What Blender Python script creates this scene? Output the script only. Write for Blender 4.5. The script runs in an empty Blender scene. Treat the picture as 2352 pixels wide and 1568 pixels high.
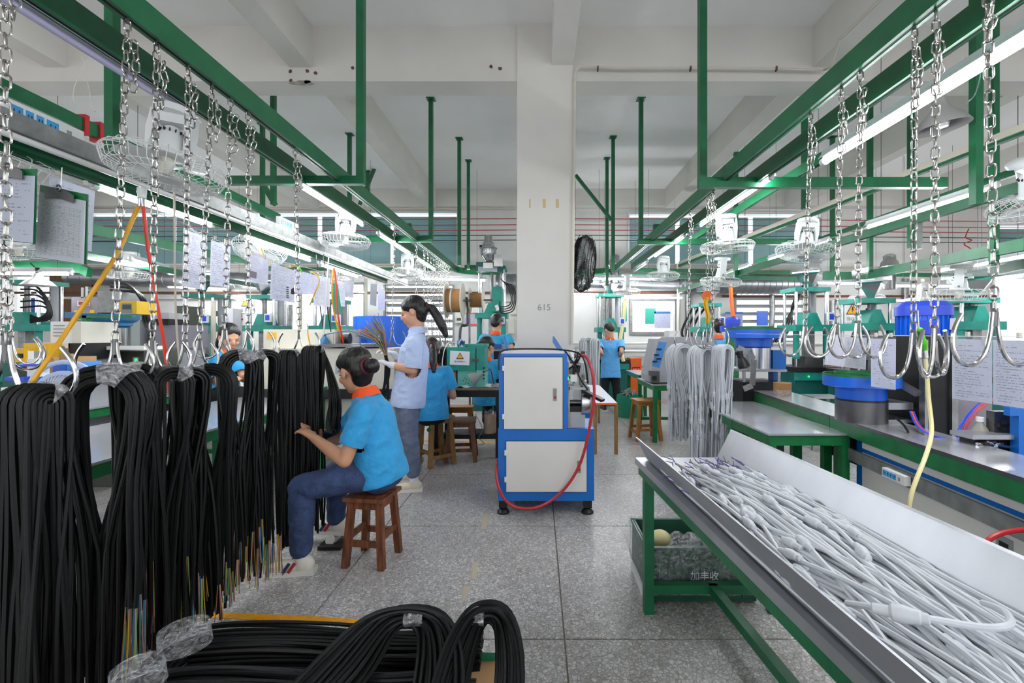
import bpy, bmesh, math, random
from mathutils import Vector, Matrix, Quaternion
random.seed(7)
PI = math.pi
R = math.radians
V = Vector
SC = bpy.context.scene
COL = SC.collection
# ------------------------------------------------------------------ camera
F, CX, CY, HC = 1045.33, 1235.0, 770.0, 1.30
cam_d = bpy.data.cameras.new('camera')
cam_d.sensor_width = 36.0
cam_d.lens = F / 2352 * 36.0
cam_d.shift_x = -(CX - 1176) / 2352
cam_d.shift_y = (CY - 784) / 2352
cam_d.clip_start = 0.05
cam = bpy.data.objects.new('camera', cam_d)
cam.location = (0, 0, HC)
cam.rotation_euler = (R(90), 0, 0)
COL.objects.link(cam)
SC.camera = cam
# ------------------------------------------------------------------ world: an even bright overcast sky
W = bpy.data.worlds.new('overcast_sky')
SC.world = W
W.use_nodes = True
bgn = W.node_tree.nodes['Background']
bgn.inputs[0].default_value = (0.93, 0.96, 1.0, 1)
bgn.inputs[1].default_value = 1.5
TUBE_POWER = 80.0
SC.view_settings.view_transform = 'Standard'
SC.view_settings.look = 'None'
SC.view_settings.exposure = 0.38
SC.view_settings.gamma = 1.0
SC.view_settings.use_curve_mapping = False
SC.cycles.max_bounces = 6
SC.cycles.diffuse_bounces = 5
SC.cycles.glossy_bounces = 3
SC.cycles.transparent_max_bounces = 10
SC.cycles.adaptive_threshold = 0.02
SC.cycles.caustics_reflective = False
SC.cycles.caustics_refractive = False

def P(px, py, Y):
    """point seen at photo pixel (px,py) at depth Y metres"""
    return V(((px - CX) * Y / F, Y, HC - (py - CY) * Y / F))
def PX(px, Y): return (px - CX) * Y / F
def PZ(py, Y): return HC - (py - CY) * Y / F
# ------------------------------------------------------------------ materials
def lin(h):
    if isinstance(h, str):
        h = h.lstrip('#'); c = [int(h[i:i+2], 16) / 255 for i in (0, 2, 4)]
        return [x / 12.92 if x <= .04045 else ((x + .055) / 1.055) ** 2.4 for x in c]
    return list(h)
MATS = {}
def mat(name, col, rough=.5, metal=0., var=0., vs=6., bump=0., bs=40., spec=.5, col2=None, stretch=None, coat=0., emit=None, es=0., trans=0., alpha=1., sheen=0.):
    m = bpy.data.materials.new(name); m.use_nodes = True
    nt = m.node_tree; N = nt.nodes; L = nt.links
    b = N['Principled BSDF']
    c = lin(col)
    b.inputs['Base Color'].default_value = (*c, 1)
    b.inputs['Roughness'].default_value = rough
    b.inputs['Metallic'].default_value = metal
    b.inputs['Specular IOR Level'].default_value = spec
    if coat: b.inputs['Coat Weight'].default_value = coat
    if sheen: b.inputs['Sheen Weight'].default_value = sheen
    if trans: b.inputs['Transmission Weight'].default_value = trans
    b.inputs['Alpha'].default_value = alpha
    if emit is not None:
        b.inputs['Emission Color'].default_value = (*lin(emit), 1); b.inputs['Emission Strength'].default_value = es
    if var or bump or col2 is not None:
        tc = N.new('ShaderNodeTexCoord'); mp = N.new('ShaderNodeMapping')
        L.new(tc.outputs['Object'], mp.inputs[0])
        if stretch: mp.inputs['Scale'].default_value = stretch
    if var or col2 is not None:
        n = N.new('ShaderNodeTexNoise'); n.inputs['Scale'].default_value = vs; n.inputs['Detail'].default_value = 6
        L.new(mp.outputs[0], n.inputs['Vector'])
        cr = N.new('ShaderNodeValToRGB')
        cr.color_ramp.elements[0].position = .3; cr.color_ramp.elements[1].position = .7
        k = var
        if col2 is not None:
            cr.color_ramp.elements[0].color = (*lin(col2), 1); cr.color_ramp.elements[1].color = (*c, 1)
        else:
            cr.color_ramp.elements[0].color = (*[x * (1 - k) for x in c], 1); cr.color_ramp.elements[1].color = (*[min(1, x * (1 + k * .6)) for x in c], 1)
        L.new(n.outputs['Fac'], cr.inputs[0]); L.new(cr.outputs[0], b.inputs['Base Color'])
    if bump:
        n2 = N.new('ShaderNodeTexNoise'); n2.inputs['Scale'].default_value = bs; n2.inputs['Detail'].default_value = 4
        L.new(mp.outputs[0], n2.inputs['Vector'])
        bm = N.new('ShaderNodeBump'); bm.inputs['Strength'].default_value = bump; bm.inputs['Distance'].default_value = .02
        L.new(n2.outputs['Fac'], bm.inputs['Height']); L.new(bm.outputs[0], b.inputs['Normal'])
    MATS[name] = m
    return m
def M(n): return MATS[n]
mat('green', '#0b613b', .38, var=.22, vs=9, bump=.05, bs=60)
mat('green_dark', '#0a4f30', .45, var=.2, vs=9)
mat('green_table', '#0d6e3a', .4, var=.25, vs=14)
mat('plaster', '#d8d5cf', .85, var=.07, vs=1.6, bump=.12, bs=7)
mat('plaster_ceiling', '#f4f4f3', .9, var=.05, vs=.9, bump=.08, bs=5)
mat('plaster_wall', '#dededb', .9, var=.1, vs=1.3, bump=.1, bs=6)
mat('steel', '#c9cacc', .22, metal=1, var=.1, vs=3)
mat('steel_brushed', '#adafb4', .36, metal=.75, var=.05, vs=5, stretch=(1, 3, 1))
mat('steel_top', '#e2e3e8', .2, metal=.65, var=.12, vs=4, bump=.02, bs=9)
mat('steel_dark', '#6f6f70', .4, metal=1, var=.25, vs=8)
mat('galv', '#9a9c9b', .42, metal=1, var=.3, vs=12)
mat('galv_matt', '#8d8f8e', .6, metal=.6, var=.3, vs=14)
mat('chain', '#b9b6b2', .2, metal=1, var=.3, vs=40)
mat('black_rubber', '#08090a', .5, var=.3, vs=5, spec=.35)
mat('black_plastic', '#151517', .4)
mat('black_metal', '#1c1c1e', .45, metal=.3, var=.3, vs=10)
mat('dark_slot', '#0b0a0c', .9)
mat('grey_cable', '#c9ccd2', .42, spec=.5)
mat('white_fan', '#dfe2e2', .35, var=.04)
mat('white_plastic', '#e4e4e2', .4)
mat('cream', '#d9d6c8', .5, var=.06, vs=7)
mat('machine_blue', '#0a68bd', .38, var=.1, vs=5)
mat('machine_white', '#dad8d3', .5, var=.05, vs=3)
mat('bright_blue', '#1466dc', .32, var=.1, vs=4)
mat('motor_blue', '#2d4bd2', .35, var=.1, vs=6)
mat('feeder_blue', '#3576a4', .4, var=.1)
mat('teal', '#1a8f80', .42, var=.2, vs=9)
mat('teal_light', '#6fc2b2', .4, var=.15, vs=6)
mat('teal_dark', '#0f5f58', .45, var=.2)
mat('blind_teal', '#8fb3b6', .8, var=.06, vs=2)
mat('orange', '#e8641c', .45, var=.08)
mat('orange_bright', '#f5561a', .5)
mat('yellow', '#e3b417', .4, var=.08)
mat('yellow_hose', '#edb021', .35)
mat('red_hose', '#e8412a', .35)
mat('deep_red', '#b5262e', .35)
mat('cream_hose', '#e3d9a0', .35)
mat('lime', '#58c81e', .35)
mat('paper', '#e6e8f2', .6)
mat('paper_grey', '#c9cbd0', .7)
mat('sheet_green', '#1f9a86', .5)
mat('blue_clip', '#2a66b8', .5)
mat('kraft', '#a97c4c', .75, var=.15, vs=10, bump=.2, bs=30)
mat('cardboard', '#b08a60', .8, var=.1)
mat('wood_red', '#8f5330', .5, var=.45, vs=7, stretch=(6, 6, 1), col2='#4a2616', bump=.15, bs=30)
mat('wood_brown', '#7a4f27', .5, var=.4, vs=7, stretch=(6, 6, 1), col2='#54331a', bump=.1)
mat('wood_pale', '#a07a4a', .55, var=.4, vs=7, stretch=(6, 6, 1), col2='#7d5a33', bump=.1)
mat('wood_honey', '#b07836', .4, var=.3, vs=7, stretch=(6, 6, 1), col2='#8a5a26')
mat('duct', '#8e9194', .38, metal=.85, var=.25, vs=3)
mat('conduit', '#cfc8ba', .6)
mat('tape', '#cdb483', .7)
mat('rust', '#6b4a3a', .8, var=.4)
mat('pendant_grey', '#8b8a88', .5)
mat('pendant_in', '#d9d9d6', .3, metal=.6)
mat('chain_hook', '#c6c4c2', .16, metal=1)
mat('skin', '#d6a184', .5, var=.05, vs=9, spec=.35)
mat('skin_warm', '#cf9a7a', .5, var=.05, vs=9, spec=.35)
mat('hair', '#120e0e', .38, bump=.5, bs=60, stretch=(1, 1, .15), spec=.5)
mat('polo', '#2c9fdc', .75, var=.06, vs=9, bump=.7, bs=16, sheen=.15)
mat('polo_pale', '#5aa9e6', .75, var=.06, vs=9, bump=.7, bs=16, sheen=.15)
mat('polo_teal', '#2aa0cc', .75, var=.06, vs=9, bump=.7, bs=16, sheen=.15)
mat('collar', '#f2591b', .7)
mat('shirt', '#bccdf0', .75, var=.04, vs=9, bump=.7, bs=16)
mat('jeans', '#3a4c74', .85, var=.4, vs=14, bump=.8, bs=22)
mat('jeans_grey', '#6d7890', .85, var=.3, vs=14, bump=.8, bs=22)
mat('trouser_black', '#111114', .8, bump=.2, bs=12)
mat('shoe_white', '#e9e3d6', .55)
mat('shoe_beige', '#dcd2bd', .6)
mat('sole', '#dedcd6', .6)
mat('navy', '#262f55', .6)
mat('red_stripe', '#a2272d', .6)
mat('sock', '#e3dbe8', .8)
mat('scrunchie', '#5a1c2a', .6, var=.5, vs=150, col2='#3a1018')
mat('glove', '#e9e9f0', .85, bump=.4, bs=90)
mat('lips', '#b1605a', .5)
mat('eye', '#181214', .3)
mat('wall_white_glow', '#f2f2f2', .8)
mat('sign_yellow', '#f1b021', .5)
mat('sign_black', '#17171a', .5)
mat('sign_white', '#eceef0', .5)
mat('lilac', '#8e93c8', .5)
mat('light_blue_panel', '#4b8fd8', .5)
mat('concrete', '#9c978f', .9, var=.3, vs=18)
mat('floor_yellow', '#eda318', .6, var=.15, vs=30)
mat('floor_yellow_worn', '#c4b084', .7, col2='#b3b0ae', vs=60)
mat('green_crate', '#1c4f3a', .35, var=.15)
mat('green_bag', '#178a6a', .25, bump=.8, bs=9)
mat('grey_paint', '#a9abb0', .5, var=.08)
mat('grey_machine', '#8c8792', .5, var=.1)
mat('olive_dark', '#3d4238', .55, var=.15)
mat('display', '#2c3036', .25)
mat('strip_blue', '#3fa0dd', .4)
mat('strip_grey', '#8d9390', .5)
mat('fan_blue', '#b5c6ea', .4)
mat('scrap', '#b9b9b9', .5, var=.3, vs=60)
mat('core_yellow', '#dcb12c', .5); mat('core_brown', '#94614a', .5); mat('core_blue', '#2c6f92', .5); mat('core_green', '#7fb36a', .5); mat('core_pink', '#b68a86', .5)
mat('core_purple', '#4c47a8', .5); mat('core_darkbrown', '#4a2c2a', .5)
mat('blue_mark', '#2438a0', .6)
mat('tube_off', '#b9b6d6', .3)
mat('pink_brick', '#d9a79a', .8)
mat('red_led', '#ff2a18', .3, emit='#ff2a18', es=2.5)
mat('green_led', '#22e060', .3, emit='#22e060', es=2.5)
mat('lamp_housing', '#d6d7dc', .4)
mat('rag_blue', '#7fa3c4', .85, bump=.5, bs=12)
mat('bottle_clear', '#d9d3c0', .15, trans=.6)
mat('oil', '#c99a30', .2)

def mat_tube():
    m = bpy.data.materials.new('tube_lit'); m.use_nodes = True
    b = m.node_tree.nodes['Principled BSDF']
    b.inputs['Base Color'].default_value = (1, 1, 1, 1)
    b.inputs['Emission Color'].default_value = (.95, .97, 1, 1)
    b.inputs['Emission Strength'].default_value = TUBE_POWER
    MATS['tube_lit'] = m
mat_tube()
def mat_film(name, tint, a, bumpy=1.0, rough=.12):
    m = bpy.data.materials.new(name); m.use_nodes = True
    nt = m.node_tree; N = nt.nodes; L = nt.links
    out = N['Material Output']; N.remove(N['Principled BSDF'])
    tr = N.new('ShaderNodeBsdfTransparent'); tr.inputs[0].default_value = (*lin(tint), 1)
    gl = N.new('ShaderNodeBsdfGlossy'); gl.inputs[0].default_value = (.95, .95, .97, 1); gl.inputs['Roughness'].default_value = rough
    df = N.new('ShaderNodeBsdfDiffuse'); df.inputs[0].default_value = (.85, .86, .88, 1)
    mx0 = N.new('ShaderNodeMixShader'); mx0.inputs[0].default_value = .35
    L.new(gl.outputs[0], mx0.inputs[1]); L.new(df.outputs[0], mx0.inputs[2])
    mx = N.new('ShaderNodeMixShader')
    n = N.new('ShaderNodeTexNoise'); n.inputs['Scale'].default_value = 34; n.inputs['Detail'].default_value = 5; n.inputs['Distortion'].default_value = 1.5
    tc = N.new('ShaderNodeTexCoord'); L.new(tc.outputs['Object'], n.inputs['Vector'])
    mr = N.new('ShaderNodeMapRange'); mr.inputs[1].default_value = .35; mr.inputs[2].default_value = .75; mr.inputs[3].default_value = a * .3; mr.inputs[4].default_value = min(1, a * 1.7)
    L.new(n.outputs['Fac'], mr.inputs[0]); L.new(mr.outputs[0], mx.inputs[0])
    bm = N.new('ShaderNodeBump'); bm.inputs['Strength'].default_value = bumpy; bm.inputs['Distance'].default_value = .02
    L.new(n.outputs['Fac'], bm.inputs['Height']); L.new(bm.outputs[0], gl.inputs['Normal'])
    L.new(tr.outputs[0], mx.inputs[1]); L.new(mx0.outputs[0], mx.inputs[2]); L.new(mx.outputs[0], out.inputs[0])
    MATS[name] = m
mat_film('film', '#e9eaee', .38)
mat_film('film_mid', '#eef0f0', .2, .8)
mat_film('film_thin', '#f2f3f5', .2)
mat_film('clear_sleeve', '#fafafc', .07, .1, .05)
def mat_glass():
    m = bpy.data.materials.new('clear_plastic'); m.use_nodes = True
    nt = m.node_tree; N = nt.nodes; L = nt.links; out = N['Material Output']; N.remove(N['Principled BSDF'])
    tr = N.new('ShaderNodeBsdfTransparent'); tr.inputs[0].default_value = (.93, .96, .97, 1)
    gl = N.new('ShaderNodeBsdfGlossy'); gl.inputs['Roughness'].default_value = .08
    mx = N.new('ShaderNodeMixShader'); mx.inputs[0].default_value = .16
    L.new(tr.outputs[0], mx.inputs[1]); L.new(gl.outputs[0], mx.inputs[2]); L.new(mx.outputs[0], out.inputs[0])
    MATS['clear_plastic'] = m
mat_glass()
def mat_terrazzo():
    m = bpy.data.materials.new('terrazzo'); m.use_nodes = True
    nt = m.node_tree; N = nt.nodes; L = nt.links; b = N['Principled BSDF']
    tc = N.new('ShaderNodeTexCoord'); geo = N.new('ShaderNodeNewGeometry')
    vo = N.new('ShaderNodeTexVoronoi'); vo.inputs['Scale'].default_value = 62
    wp = N.new('ShaderNodeTexNoise'); wp.inputs['Scale'].default_value = 40
    mp = N.new('ShaderNodeVectorMath'); mp.operation = 'MULTIPLY_ADD'
    L.new(geo.outputs['Position'], wp.inputs['Vector'])
    L.new(wp.outputs['Color'], mp.inputs[0]); mp.inputs[1].default_value = (.02, .02, .0); L.new(geo.outputs['Position'], mp.inputs[2])
    L.new(mp.outputs[0], vo.inputs['Vector'])
    vd = N.new('ShaderNodeTexVoronoi'); vd.feature = 'DISTANCE_TO_EDGE'; vd.inputs['Scale'].default_value = 62
    L.new(mp.outputs[0], vd.inputs['Vector'])
    c1 = N.new('ShaderNodeValToRGB')
    c1.color_ramp.elements[0].color = (*lin('#a3a09e'), 1); c1.color_ramp.elements[1].color = (*lin('#e6e4e6'), 1)
    e = c1.color_ramp.elements.new(.55); e.color = (*lin('#cac8c9'), 1)
    L.new(vo.outputs['Color'], c1.inputs[0])
    ce = N.new('ShaderNodeValToRGB'); ce.color_ramp.elements[0].position = .03; ce.color_ramp.elements[1].position = .12
    L.new(vd.outputs['Distance'], ce.inputs[0])
    mx = N.new('ShaderNodeMix'); mx.data_type = 'RGBA'
    L.new(ce.outputs[0], mx.inputs[0]); mx.inputs[6].default_value = (*lin('#96918c'), 1); L.new(c1.outputs[0], mx.inputs[7])
    # broad wear and dirt
    big = N.new('ShaderNodeTexNoise'); big.inputs['Scale'].default_value = 1.1; big.inputs['Detail'].default_value = 5
    L.new(geo.outputs['Position'], big.inputs['Vector'])
    cb = N.new('ShaderNodeValToRGB'); cb.color_ramp.elements[0].position = .3; cb.color_ramp.elements[1].position = .62
    cb.color_ramp.elements[0].color = (.62, .59, .56, 1); cb.color_ramp.elements[1].color = (1, 1, 1, 1)
    L.new(big.outputs['Fac'], cb.inputs[0])
    mm = N.new('ShaderNodeMix'); mm.data_type = 'RGBA'; mm.blend_type = 'MULTIPLY'; mm.inputs[0].default_value = .8
    L.new(mx.outputs[2], mm.inputs[6]); L.new(cb.outputs[0], mm.inputs[7])
    L.new(mm.outputs[2], b.inputs['Base Color'])
    rr = N.new('ShaderNodeMapRange'); rr.inputs[3].default_value = .42; rr.inputs[4].default_value = .24
    L.new(big.outputs['Fac'], rr.inputs[0]); L.new(rr.outputs[0], b.inputs['Roughness'])
    MATS['terrazzo'] = m
mat_terrazzo()
def mat_print(name, base, ink, rows, cols, density, grid=False):
    """a sheet of paper printed with rows of small writing (uv space)"""
    m = bpy.data.materials.new(name); m.use_nodes = True
    nt = m.node_tree; N = nt.nodes; L = nt.links; b = N['Principled BSDF']; b.inputs['Roughness'].default_value = .55
    uv = N.new('ShaderNodeUVMap')
    sp = N.new('ShaderNodeSeparateXYZ'); L.new(uv.outputs[0], sp.inputs[0])
    def math_(op, a, bb=None, c=None):
        n = N.new('ShaderNodeMath'); n.operation = op
        for i, x in enumerate((a, bb, c)):
            if x is None: continue
            if isinstance(x, (int, float)): n.inputs[i].default_value = x
            else: L.new(x, n.inputs[i])
        return n.outputs[0]
    x, y = sp.outputs[0], sp.outputs[1]
    row = math_('MULTIPLY', y, rows); fr = math_('FRACT', row); ri = math_('FLOOR', row)
    stroke = math_('MULTIPLY', math_('GREATER_THAN', fr, .38), math_('LESS_THAN', fr, .62))
    wn = N.new('ShaderNodeTexWhiteNoise'); wn.noise_dimensions = '2D'
    cv = N.new('ShaderNodeCombineXYZ'); L.new(math_('FLOOR', math_('MULTIPLY', x, cols)), cv.inputs[0]); L.new(ri, cv.inputs[1])
    L.new(cv.outputs[0], wn.inputs['Vector'])
    on = math_('LESS_THAN', wn.outputs[0], density)
    wr = N.new('ShaderNodeTexWhiteNoise'); wr.noise_dimensions = '1D'; L.new(ri, wr.inputs['W'])
    ln = math_('LESS_THAN', x, math_('MULTIPLY_ADD', wr.outputs[0], .75, .3))
    ink_f = math_('MULTIPLY', math_('MULTIPLY', stroke, on), ln)
    if grid:
        g1 = math_('LESS_THAN', fr, .1); g2 = math_('LESS_THAN', math_('FRACT', math_('MULTIPLY', x, 9)), .035)
        ink_f = math_('MAXIMUM', ink_f, math_('MULTIPLY', math_('MAXIMUM', g1, g2), math_('MULTIPLY', math_('LESS_THAN', y, .84), .7)))
    inx = math_('MULTIPLY', math_('GREATER_THAN', x, .07), math_('LESS_THAN', x, .93))
    iny = math_('MULTIPLY', math_('GREATER_THAN', y, .05), math_('LESS_THAN', y, .93))
    ink_f = math_('MULTIPLY', ink_f, math_('MULTIPLY', inx, iny))
    ink_f = math_('MULTIPLY', ink_f, .6)
    mx = N.new('ShaderNodeMix'); mx.data_type = 'RGBA'
    L.new(ink_f, mx.inputs[0]); mx.inputs[6].default_value = (*lin(base), 1); mx.inputs[7].default_value = (*lin(ink), 1)
    L.new(mx.outputs[2], b.inputs['Base Color'])
    tl = N.new('ShaderNodeBsdfTranslucent'); L.new(mx.outputs[2], tl.inputs[0]); ms = N.new('ShaderNodeMixShader'); ms.inputs[0].default_value = .6
    L.new(b.outputs[0], ms.inputs[1]); L.new(tl.outputs[0], ms.inputs[2]); L.new(ms.outputs[0], N['Material Output'].inputs[0])
    MATS[name] = m
mat_print('print_text', '#eef0f8', '#4a4d62', 24, 46, .6)
mat_print('print_form', '#eef0f6', '#50546a', 24, 60, .25, grid=True)
mat_print('print_sparse', '#eceefa', '#4a4d66', 20, 40, .3)
mat_print('print_dense', '#e9ebf4', '#55586c', 32, 60, .6)
# ------------------------------------------------------------------ object helpers
ORI = {}
def link(o):
    COL.objects.link(o); return o
def thing(name, label, cat, loc=(0, 0, 0), group=None):
    o = bpy.data.objects.new(name, None); o.empty_display_size = .1
    o.location = loc; o['label'] = label; o['category'] = cat
    if group: o['group'] = group
    ORI[o.name] = V(loc)
    return link(o)
def tag(o, label, cat, group=None, kind=None):
    o['label'] = label; o['category'] = cat
    if group: o['group'] = group
    if kind: o['kind'] = kind
    return o
def basis(d):
    d = d.normalized()
    a = V((0, 0, 1)) if abs(d.z) < .9 else V((1, 0, 0))
    x = d.cross(a).normalized(); y = x.cross(d).normalized()
    return x, y, d
class MB:
    def __init__(s): s.v = []; s.f = []; s.uv = None
    def add(s, vs, fs):
        k = len(s.v); s.v += [V(p) for p in vs]; s.f += [tuple(i + k for i in f) for f in fs]; return s
    def box(s, c, d, rz=0, m=None):
        hx, hy, hz = d[0] / 2, d[1] / 2, d[2] / 2
        vs = [V((x, y, z)) for x in (-hx, hx) for y in (-hy, hy) for z in (-hz, hz)]
        if m is not None: vs = [m @ p for p in vs]
        if rz: q = Matrix.Rotation(rz, 3, 'Z'); vs = [q @ p for p in vs]
        c = V(c)
        return s.add([p + c for p in vs], [(0, 1, 3, 2), (4, 6, 7, 5), (0, 4, 5, 1), (2, 3, 7, 6), (0, 2, 6, 4), (1, 5, 7, 3)])
    def bb(s, a, b):
        return s.box(((a[0] + b[0]) / 2, (a[1] + b[1]) / 2, (a[2] + b[2]) / 2), (abs(b[0] - a[0]), abs(b[1] - a[1]), abs(b[2] - a[2])))
    def bar(s, a, b, w, h, up=None):
        """rectangular bar from a to b; h along 'up' (default z)"""
        a, b = V(a), V(b); d = (b - a).normalized()
        u = V(up) if up is not None else (V((0, 0, 1)) if abs(d.z) < .95 else V((0, 1, 0)))
        x = d.cross(u).normalized(); u = x.cross(d).normalized()
        vs = []
        for p in (a, b):
            for i, j in ((-1, -1), (1, -1), (1, 1), (-1, 1)):
                vs.append(p + x * (w / 2 * i) + u * (h / 2 * j))
        return s.add(vs, [(3, 2, 1, 0), (4, 5, 6, 7), (0, 1, 5, 4), (1, 2, 6, 5), (2, 3, 7, 6), (3, 0, 4, 7)])
    def cyl(s, a, b, r, r2=None, n=12, caps=True):
        a, b = V(a), V(b); r2 = r if r2 is None else r2
        x, y, d = basis(b - a); vs = []
        for p, rr in ((a, r), (b, r2)):
            for i in range(n):
                t = 2 * PI * i / n; vs.append(p + x * (math.cos(t) * rr) + y * (math.sin(t) * rr))
        fs = [(i, (i + 1) % n, n + (i + 1) % n, n + i) for i in range(n)]
        if caps: fs += [tuple(range(n - 1, -1, -1)), tuple(range(n, 2 * n))]
        return s.add(vs, fs)
    def tube(s, pts, r, n=6, caps=True, closed=False):
        pts = [V(p) for p in pts]; m = len(pts); vs = []
        rs = r if isinstance(r, (list, tuple)) else [r] * m
        px = None
        for i, p in enumerate(pts):
            if closed: d = pts[(i + 1) % m] - pts[i - 1]
            else: d = pts[min(i + 1, m - 1)] - pts[max(i - 1, 0)]
            if d.length < 1e-9: d = V((0, 0, 1))
            d.normalize()
            if px is None: px, _, _ = basis(d)
            px = (px - d * px.dot(d))
            if px.length < 1e-6: px = basis(d)[0]
            px.normalize(); py = d.cross(px)
            for j in range(n):
                t = 2 * PI * j / n; vs.append(p + (px * math.cos(t) + py * math.sin(t)) * rs[i])
        fs = []
        for i in range(m if closed else m - 1):
            k = (i + 1) % m
            for j in range(n): fs.append((i * n + j, i * n + (j + 1) % n, k * n + (j + 1) % n, k * n + j))
        if caps and not closed: fs += [tuple(range(n - 1, -1, -1)), tuple(range((m - 1) * n, m * n))]
        return s.add(vs, fs)
    def lathe(s, prof, c=(0, 0, 0), n=20, axis=None):
        """prof: (r, z) list, revolved about z (or axis) at c"""
        c = V(c); vs = []; m = len(prof)
        x, y, d = (V((1, 0, 0)), V((0, 1, 0)), V((0, 0, 1))) if axis is None else basis(V(axis))
        for r, z in prof:
            for j in range(n):
                t = 2 * PI * j / n; vs.append(c + x * (r * math.cos(t)) + y * (r * math.sin(t)) + d * z)
        fs = [(i * n + j, i * n + (j + 1) % n, (i + 1) * n + (j + 1) % n, (i + 1) * n + j) for i in range(m - 1) for j in range(n)]
        if prof[0][0] > 1e-4: fs.append(tuple(range(n - 1, -1, -1)))
        if prof[-1][0] > 1e-4: fs.append(tuple(range((m - 1) * n, m * n)))
        return s.add(vs, fs)
    def ell(s, c, r, m=None, n=14, k=9):
        c = V(c); vs = []; fs = []
        for i in range(k + 1):
            ph = PI * i / k
            for j in range(n):
                t = 2 * PI * j / n
                p = V((r[0] * math.sin(ph) * math.cos(t), r[1] * math.sin(ph) * math.sin(t), r[2] * math.cos(ph)))
                if m is not None: p = m @ p
                vs.append(c + p)
        for i in range(k):
            for j in range(n): fs.append((i * n + j, (i + 1) * n + j, (i + 1) * n + (j + 1) % n, i * n + (j + 1) % n))
        return s.add(vs, fs)
    def ecap(s, a, b, ra, rb, side=None, n=16):
        """capsule with elliptic section; ra,rb = (along side, along depth)"""
        a, b = V(a), V(b)
        if not isinstance(ra, (tuple, list)): ra = (ra, ra)
        if not isinstance(rb, (tuple, list)): rb = (rb, rb)
        d = (b - a); L = max(d.length, 1e-5); d.normalize()
        if side is None: x, y, _ = basis(d)
        else:
            x = V(side); x = (x - d * x.dot(d)).normalized(); y = d.cross(x)
        rings = []
        for t in (-90, -72, -50, -25): rings.append((R(t), 0))
        for t in (0,): rings.append((0, 0))
        for k in (.25, .5, .75): rings.append((0, k))
        for t in (0, 25, 50, 72, 90): rings.append((R(t), 1))
        vs = []
        for t, k in rings:
            rx = ra[0] + (rb[0] - ra[0]) * k; ry = ra[1] + (rb[1] - ra[1]) * k
            off = math.sin(t) * min(rx, ry); cs = max(math.cos(t), .02)
            c = a + d * (L * k + off)
            for j in range(n):
                q = 2 * PI * j / n; vs.append(c + x * (rx * cs * math.cos(q)) + y * (ry * cs * math.sin(q)))
        m = len(rings)
        fs = [(i * n + j, i * n + (j + 1) % n, (i + 1) * n + (j + 1) % n, (i + 1) * n + j) for i in range(m - 1) for j in range(n)]
        fs += [tuple(range(n - 1, -1, -1)), tuple(range((m - 1) * n, m * n))]
        return s.add(vs, fs)
    def prism(s, poly, a, b, m=None):
        """poly: list of (u,v); a,b extents along third axis; m: 3x3/4x4 matrix mapping (u,v,w)"""
        n = len(poly); vs = [V((u, v, w)) for w in (a, b) for u, v in poly]
        if m is not None: vs = [m @ p for p in vs]
        return s.add(vs, [tuple(range(n - 1, -1, -1)), tuple(range(n, 2 * n))] + [(i, (i + 1) % n, n + (i + 1) % n, n + i) for i in range(n)])
    def grid(s, fn, nu, nv):
        vs = [fn(i / nu, j / nv) for j in range(nv + 1) for i in range(nu + 1)]
        w = nu + 1
        return s.add(vs, [(j * w + i, j * w + i + 1, (j + 1) * w + i + 1, (j + 1) * w + i) for j in range(nv) for i in range(nu)])
    def mesh(s, name, o=V((0, 0, 0)), smooth=True, ang=38):
        me = bpy.data.meshes.new(name)
        me.from_pydata([tuple(p - o) for p in s.v], [], s.f)
        if smooth:
            me.polygons.foreach_set('use_smooth', [True] * len(me.polygons))
            me.set_sharp_from_angle(angle=R(ang))
        me.update()
        return me
    def build(s, name, m, parent=None, smooth=True, ang=38, kind=None):
        o0 = ORI[parent.name] if parent is not None else V((0, 0, 0))
        me = s.mesh(name, o0, smooth, ang)
        me.materials.append(M(m) if isinstance(m, str) else m)
        o = bpy.data.objects.new(name, me); link(o)
        if parent is not None: o.parent = parent
        ORI[o.name] = o0
        if kind: o['kind'] = kind
        return o
def part(name, m, parent, fn, **k):
    b = MB(); fn(b); return b.build(name, m, parent, **k)
def box_part(name, m, parent, a, b, **k):
    return MB().bb(a, b).build(name, m, parent, **k)
def struct(o):
    o['kind'] = 'structure'; return o
def copy_tree(o, parent=None):
    c = o.copy(); link(c); ORI[c.name] = ORI.get(o.name, V((0, 0, 0)))
    if parent is not None: c.parent = parent
    for ch in list(o.children): copy_tree(ch, c)
    return c
def bez(p0, p1, p2, p3, n=16):
    p0, p1, p2, p3 = V(p0), V(p1), V(p2), V(p3); out = []
    for i in range(n + 1):
        t = i / n; u = 1 - t
        out.append(p0 * u ** 3 + p1 * 3 * u * u * t + p2 * 3 * u * t * t + p3 * t ** 3)
    return out
def spline(pts, n=8):
    """Catmull-Rom through pts"""
    pts = [V(p) for p in pts]; out = []
    q = [pts[0] * 2 - pts[1]] + pts + [pts[-1] * 2 - pts[-2]]
    for i in range(1, len(q) - 2):
        for k in range(n):
            t = k / n
            out.append(.5 * ((2 * q[i]) + (q[i + 1] - q[i - 1]) * t + (2 * q[i - 1] - 5 * q[i] + 4 * q[i + 1] - q[i + 2]) * t * t + (3 * q[i] - q[i - 1] - 3 * q[i + 1] + q[i + 2]) * t ** 3))
    out.append(pts[-1]); return out
def uv_rect(o, w, h, ux, uz):
    pass
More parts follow.
